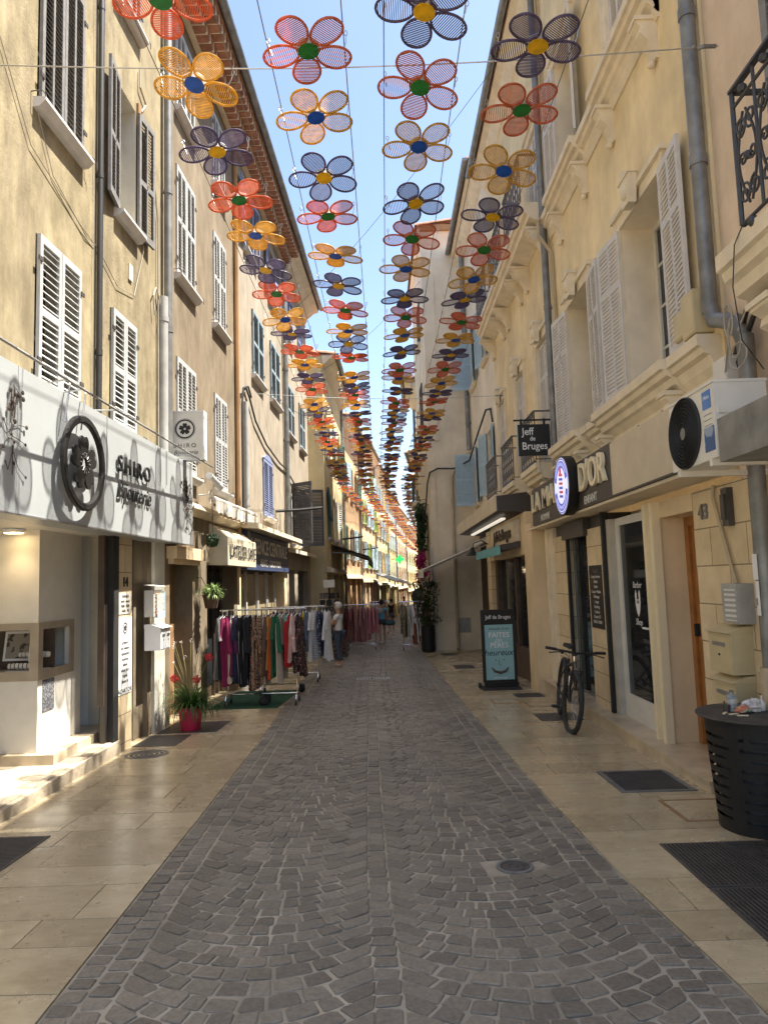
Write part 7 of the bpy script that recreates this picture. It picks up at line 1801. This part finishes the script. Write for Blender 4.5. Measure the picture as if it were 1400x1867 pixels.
def person(label, x, y, rz, h, top, bottom, hair, hairstyle='short', legs='trousers', armR=None, armL=None, stride=.0, shoes=None, sleeves=.55, scale=1.0, hem=.5):
    """local frame: faces +y, z up; heights as a share of the standing height"""
    r_ = root('person', label, 'person', (x, y, gz(y)), 'people in the street'); r_.rotation_euler = (0, 0, rz); ORG[r_] = (0, 0, 0)
    q = lambda a, b_, c: (a * h, b_ * h, c * h)
    J = dict(pelvis=q(0, 0, .53), waist=q(0, .005, .60), chest=q(0, .0, .72), neck=q(0, -.005, .825), skull=q(0, .012, .865), head=q(0, .018, .925), crown=q(0, .01, .965))
    for s_, n_ in ((-1, 'l'), (1, 'r')):
        sd = stride * s_
        J['hip' + n_] = q(s_ * .052, 0, .50); J['knee' + n_] = q(s_ * .055, .02 + sd * .5, .285); J['ankle' + n_] = q(s_ * .055, -.015 + sd, .055); J['toe' + n_] = q(s_ * .06, .07 + sd, .018); J['heel' + n_] = q(s_ * .055, -.03 + sd, .022)
        J['sh' + n_] = q(s_ * .105, -.005, .79)
        el, wr = (armL if s_ < 0 else armR) or (q(s_ * .135, -.01, .635), q(s_ * .14, .05, .50))
        J['elb' + n_] = el; J['wr' + n_] = wr
    rad = dict(pelvis=(.075, .06), waist=(.062, .05), chest=(.078, .058), neck=(.028, .03), skull=(.034, .042), head=(.044, .054), crown=(.026, .034), hip=.048, knee=.032, ankle=.021, toe=.018, heel=.02, sh=.031, elb=.023, wr=.016)
    nodes = {}
    for k, p_ in J.items():
        base = k if k in rad else k[:-1]; v_ = rad[base]; v_ = v_ if isinstance(v_, tuple) else (v_,)
        nodes[k] = (*p_, *[t * h for t in v_])
    links = [('pelvis', 'waist'), ('waist', 'chest'), ('chest', 'neck'), ('neck', 'skull'), ('skull', 'head'), ('head', 'crown')]
    nodes['nose'] = (*q(0, .072, .91), .007 * h); links.append(('head', 'nose'))
    for n_ in 'lr':
        links += [('pelvis', 'hip' + n_), ('hip' + n_, 'knee' + n_), ('knee' + n_, 'ankle' + n_), ('ankle' + n_, 'toe' + n_), ('chest', 'sh' + n_), ('sh' + n_, 'elb' + n_), ('elb' + n_, 'wr' + n_)]
        nodes.pop('heel' + n_)
        e, w = Vector(J['elb' + n_]), Vector(J['wr' + n_]); d_ = (w - e).normalized(); sx_ = Vector((0, 1, 0)).cross(d_); sx_ = sx_.normalized() if sx_.length > .1 else Vector((1, 0, 0))
        palm = w + d_ * .045 * h; nodes['palm' + n_] = (*palm, .019 * h, .012 * h); links.append(('wr' + n_, 'palm' + n_))
        for f_, (o_, l_) in enumerate(((-.018, .036), (-.006, .044), (.006, .042), (.018, .034))):
            a = palm + sx_ * o_ * h + d_ * .012 * h; c_ = a + d_ * l_ * h * .6 + Vector((0, 0, -.004 * h)); e_ = c_ + d_ * l_ * h * .3 + Vector((0, .008 * h, -.006 * h))
            nodes['f%d%s' % (f_, n_)] = (*a, .0062 * h); nodes['g%d%s' % (f_, n_)] = (*c_, .0055 * h); nodes['e%d%s' % (f_, n_)] = (*e_, .0045 * h); links += [('palm' + n_, 'f%d%s' % (f_, n_)), ('f%d%s' % (f_, n_), 'g%d%s' % (f_, n_)), ('g%d%s' % (f_, n_), 'e%d%s' % (f_, n_))]
        t_ = w + d_ * .02 * h + sx_ * -.022 * h; nodes['t' + n_] = (*t_, .0065 * h); nodes['u' + n_] = (*(t_ + d_ * .03 * h - sx_ * .008 * h), .005 * h); links += [('wr' + n_, 't' + n_), ('t' + n_, 'u' + n_)]
    skin_obj('body', nodes, links, M['skin'], r_)
    g = lambda k, m_: tuple(t * h * m_ for t in (rad[k] if isinstance(rad[k], tuple) else (rad[k],)))
    tn = {'pelvis': (J['pelvis'][0], J['pelvis'][1], J['pelvis'][2] - .02 * h, *g('pelvis', 1.22)), 'waist': (*J['waist'], *g('waist', 1.28)), 'chest': (*J['chest'], *g('chest', 1.16)), 'neck': (J['neck'][0], J['neck'][1], J['neck'][2] - .015 * h, .036 * h)}
    tl = [('pelvis', 'waist'), ('waist', 'chest'), ('chest', 'neck')]
    for n_ in 'lr':
        tn['sh' + n_] = (*J['sh' + n_], .041 * h); m_ = lerp3(J['sh' + n_], J['elb' + n_], sleeves); tn['sl' + n_] = (*m_, .036 * h); tl += [('chest', 'sh' + n_), ('sh' + n_, 'sl' + n_)]
    skin_obj('top', tn, tl, top, r_)
    bn_ = {'pelvis': (J['pelvis'][0], J['pelvis'][1], J['pelvis'][2] - .01 * h, *g('pelvis', 1.13))}; bl = []
    for n_ in 'lr':
        bn_['hip' + n_] = (*J['hip' + n_], .056 * h); bl.append(('pelvis', 'hip' + n_))
        if legs == 'trousers': bn_['knee' + n_] = (*J['knee' + n_], .042 * h); bn_['an' + n_] = (*lerp3(J['knee' + n_], J['ankle' + n_], .88), .034 * h); bl += [('hip' + n_, 'knee' + n_), ('knee' + n_, 'an' + n_)]
        else: bn_['th' + n_] = (*lerp3(J['hip' + n_], J['knee' + n_], hem), .052 * h); bl.append(('hip' + n_, 'th' + n_))
    skin_obj('trousers' if legs == 'trousers' else 'shorts', bn_, bl, bottom, r_)
    if shoes:
        for n_ in 'lr':
            skin_obj('shoe', {'h': (*q(J['heel' + n_][0] / h, J['heel' + n_][1] / h, .028), .029 * h), 'm': (*lerp3(J['heel' + n_], J['toe' + n_], .5)[:2], .024 * h, .027 * h), 't': (*J['toe' + n_][:2], .021 * h, .025 * h)}, [('h', 'm'), ('m', 't')], shoes, r_)
    hb_ = MB(); c = J['head']
    if hairstyle != 'bald':
        qr = random.Random(int(x * 100)); hb_.ball((c[0], c[1] - .012 * h, c[2] + .012 * h), .062 * h, 16, 10, 0, (.98, 1.12, 1.0))
        for i, v_ in enumerate(hb_.v):
            k = qr.uniform(.97, 1.05); yy = v_[1] - c[1]
            z_ = v_[2]
            if yy > .028 * h and z_ < c[2] + .035 * h: yy = .02 * h                      # leaves the face free
            if hairstyle == 'short': z_ = max(z_, c[2] - .035 * h)
            hb_.v[i] = (c[0] + (v_[0] - c[0]) * k, c[1] + yy * k, z_)
        if hairstyle == 'bun': hb_.ball((c[0], c[1] - .055 * h, c[2] + .055 * h), .03 * h, 10, 7)
        o = part('hair', hb_, hair, r_, True)
    fm_ = MB()
    for s_ in (-1, 1): fm_.ball((c[0] + s_ * .02 * h, c[1] + .056 * h, c[2] - .002 * h), .006 * h, 8, 5, 0)
    fm_.ball((c[0], c[1] + .056 * h, c[2] - .045 * h), .013 * h, 8, 5, 1, (1, .4, .35))
    part('face_features', fm_, [M['blackM'], pm('lips', (.35, .12, .10))], r_, True)
    return r_
h = 1.56
w1 = person('white haired woman in a white T-shirt and blue jeans looking through the third rack', -1.20, 17.6, R(78), 1.58, fab['white'], pm('dark_jeans', (.055, .075, .11), .9), M['hairW'], 'short', 'trousers',
       armR=((.16 * h, .10 * h, .66 * h), (.06 * h, .22 * h, .80 * h)), armL=((-.15 * h, .08 * h, .66 * h), (-.06 * h, .24 * h, .72 * h)), shoes=fab['beige'], stride=.03)
w2 = person('dark haired woman in a pale turquoise top and shorts walking away with a teal bag', -.20, 26.4, R(8), 1.60, pm('turquoise_top', (.12, .42, .58), .9), pm('dark_shorts', (.05, .06, .07), .9), M['hairB'], 'bun', 'shorts', shoes=fab['white'], stride=.035, sleeves=.5)
h = 1.6
bg_ = root('shoulder_bag', 'teal shoulder bag hanging at the hip of the woman in turquoise', 'bag', (.08, 26.35, gz(26.4) + .62))
part('pouch', crumple((.10, 26.3, gz(26.4) + .74), (.19, .10, .10), 77, .12, 16, 10), pm('teal_leather', (.03, .10, .12), .6), bg_, True)
b = MB(); b.tube([(.18, 26.32, gz(26.4) + .80), (.0, 26.25, gz(26.4) + 1.15), (-.14, 26.28, gz(26.4) + 1.30)], .012, 5); part('strap', b, pm('straw_strap', (.35, .25, .15), .9), bg_)
b = MB(); b.ob((-.30, 26.22, gz(26.4) + 1.17), (.13, 0, 0), (0, .05, 0), (0, .0, .05)); 
part('shawl', crumple((-.26, 26.28, gz(26.4) + 1.18), (.14, .09, .09), 5, .1, 14, 9), fab['pale grey'], bg_, True)
person('woman in a black top and dark shorts seen from behind down the street', .20, 36.0, R(0), 1.64, fab['black'], pm('dark_denim', (.05, .07, .10), .9), M['hairB'], 'long', 'shorts', shoes=fab['white'], stride=.05, sleeves=.15)
person('man in a white shirt and pale trousers walking up the distant street', 1.05, 44, R(175), 1.75, fab['white'], fab['sand'], M['hairB'], 'short', 'trousers', shoes=fab['brown'], stride=.06, sleeves=.9)
person('sun tanned man with grey hair behind the right hand clothes rack', 1.22, 30.5, R(60), 1.72, fab['taupe'], fab['navy'], M['hairW'], 'short', 'trousers', shoes=fab['brown'], stride=.02, sleeves=.4)
person('distant person in a white top at the left of the far street', .25, 47, R(10), 1.65, fab['white'], fab['black'], M['hairB'], 'short', 'trousers', shoes=fab['black'], stride=.04)
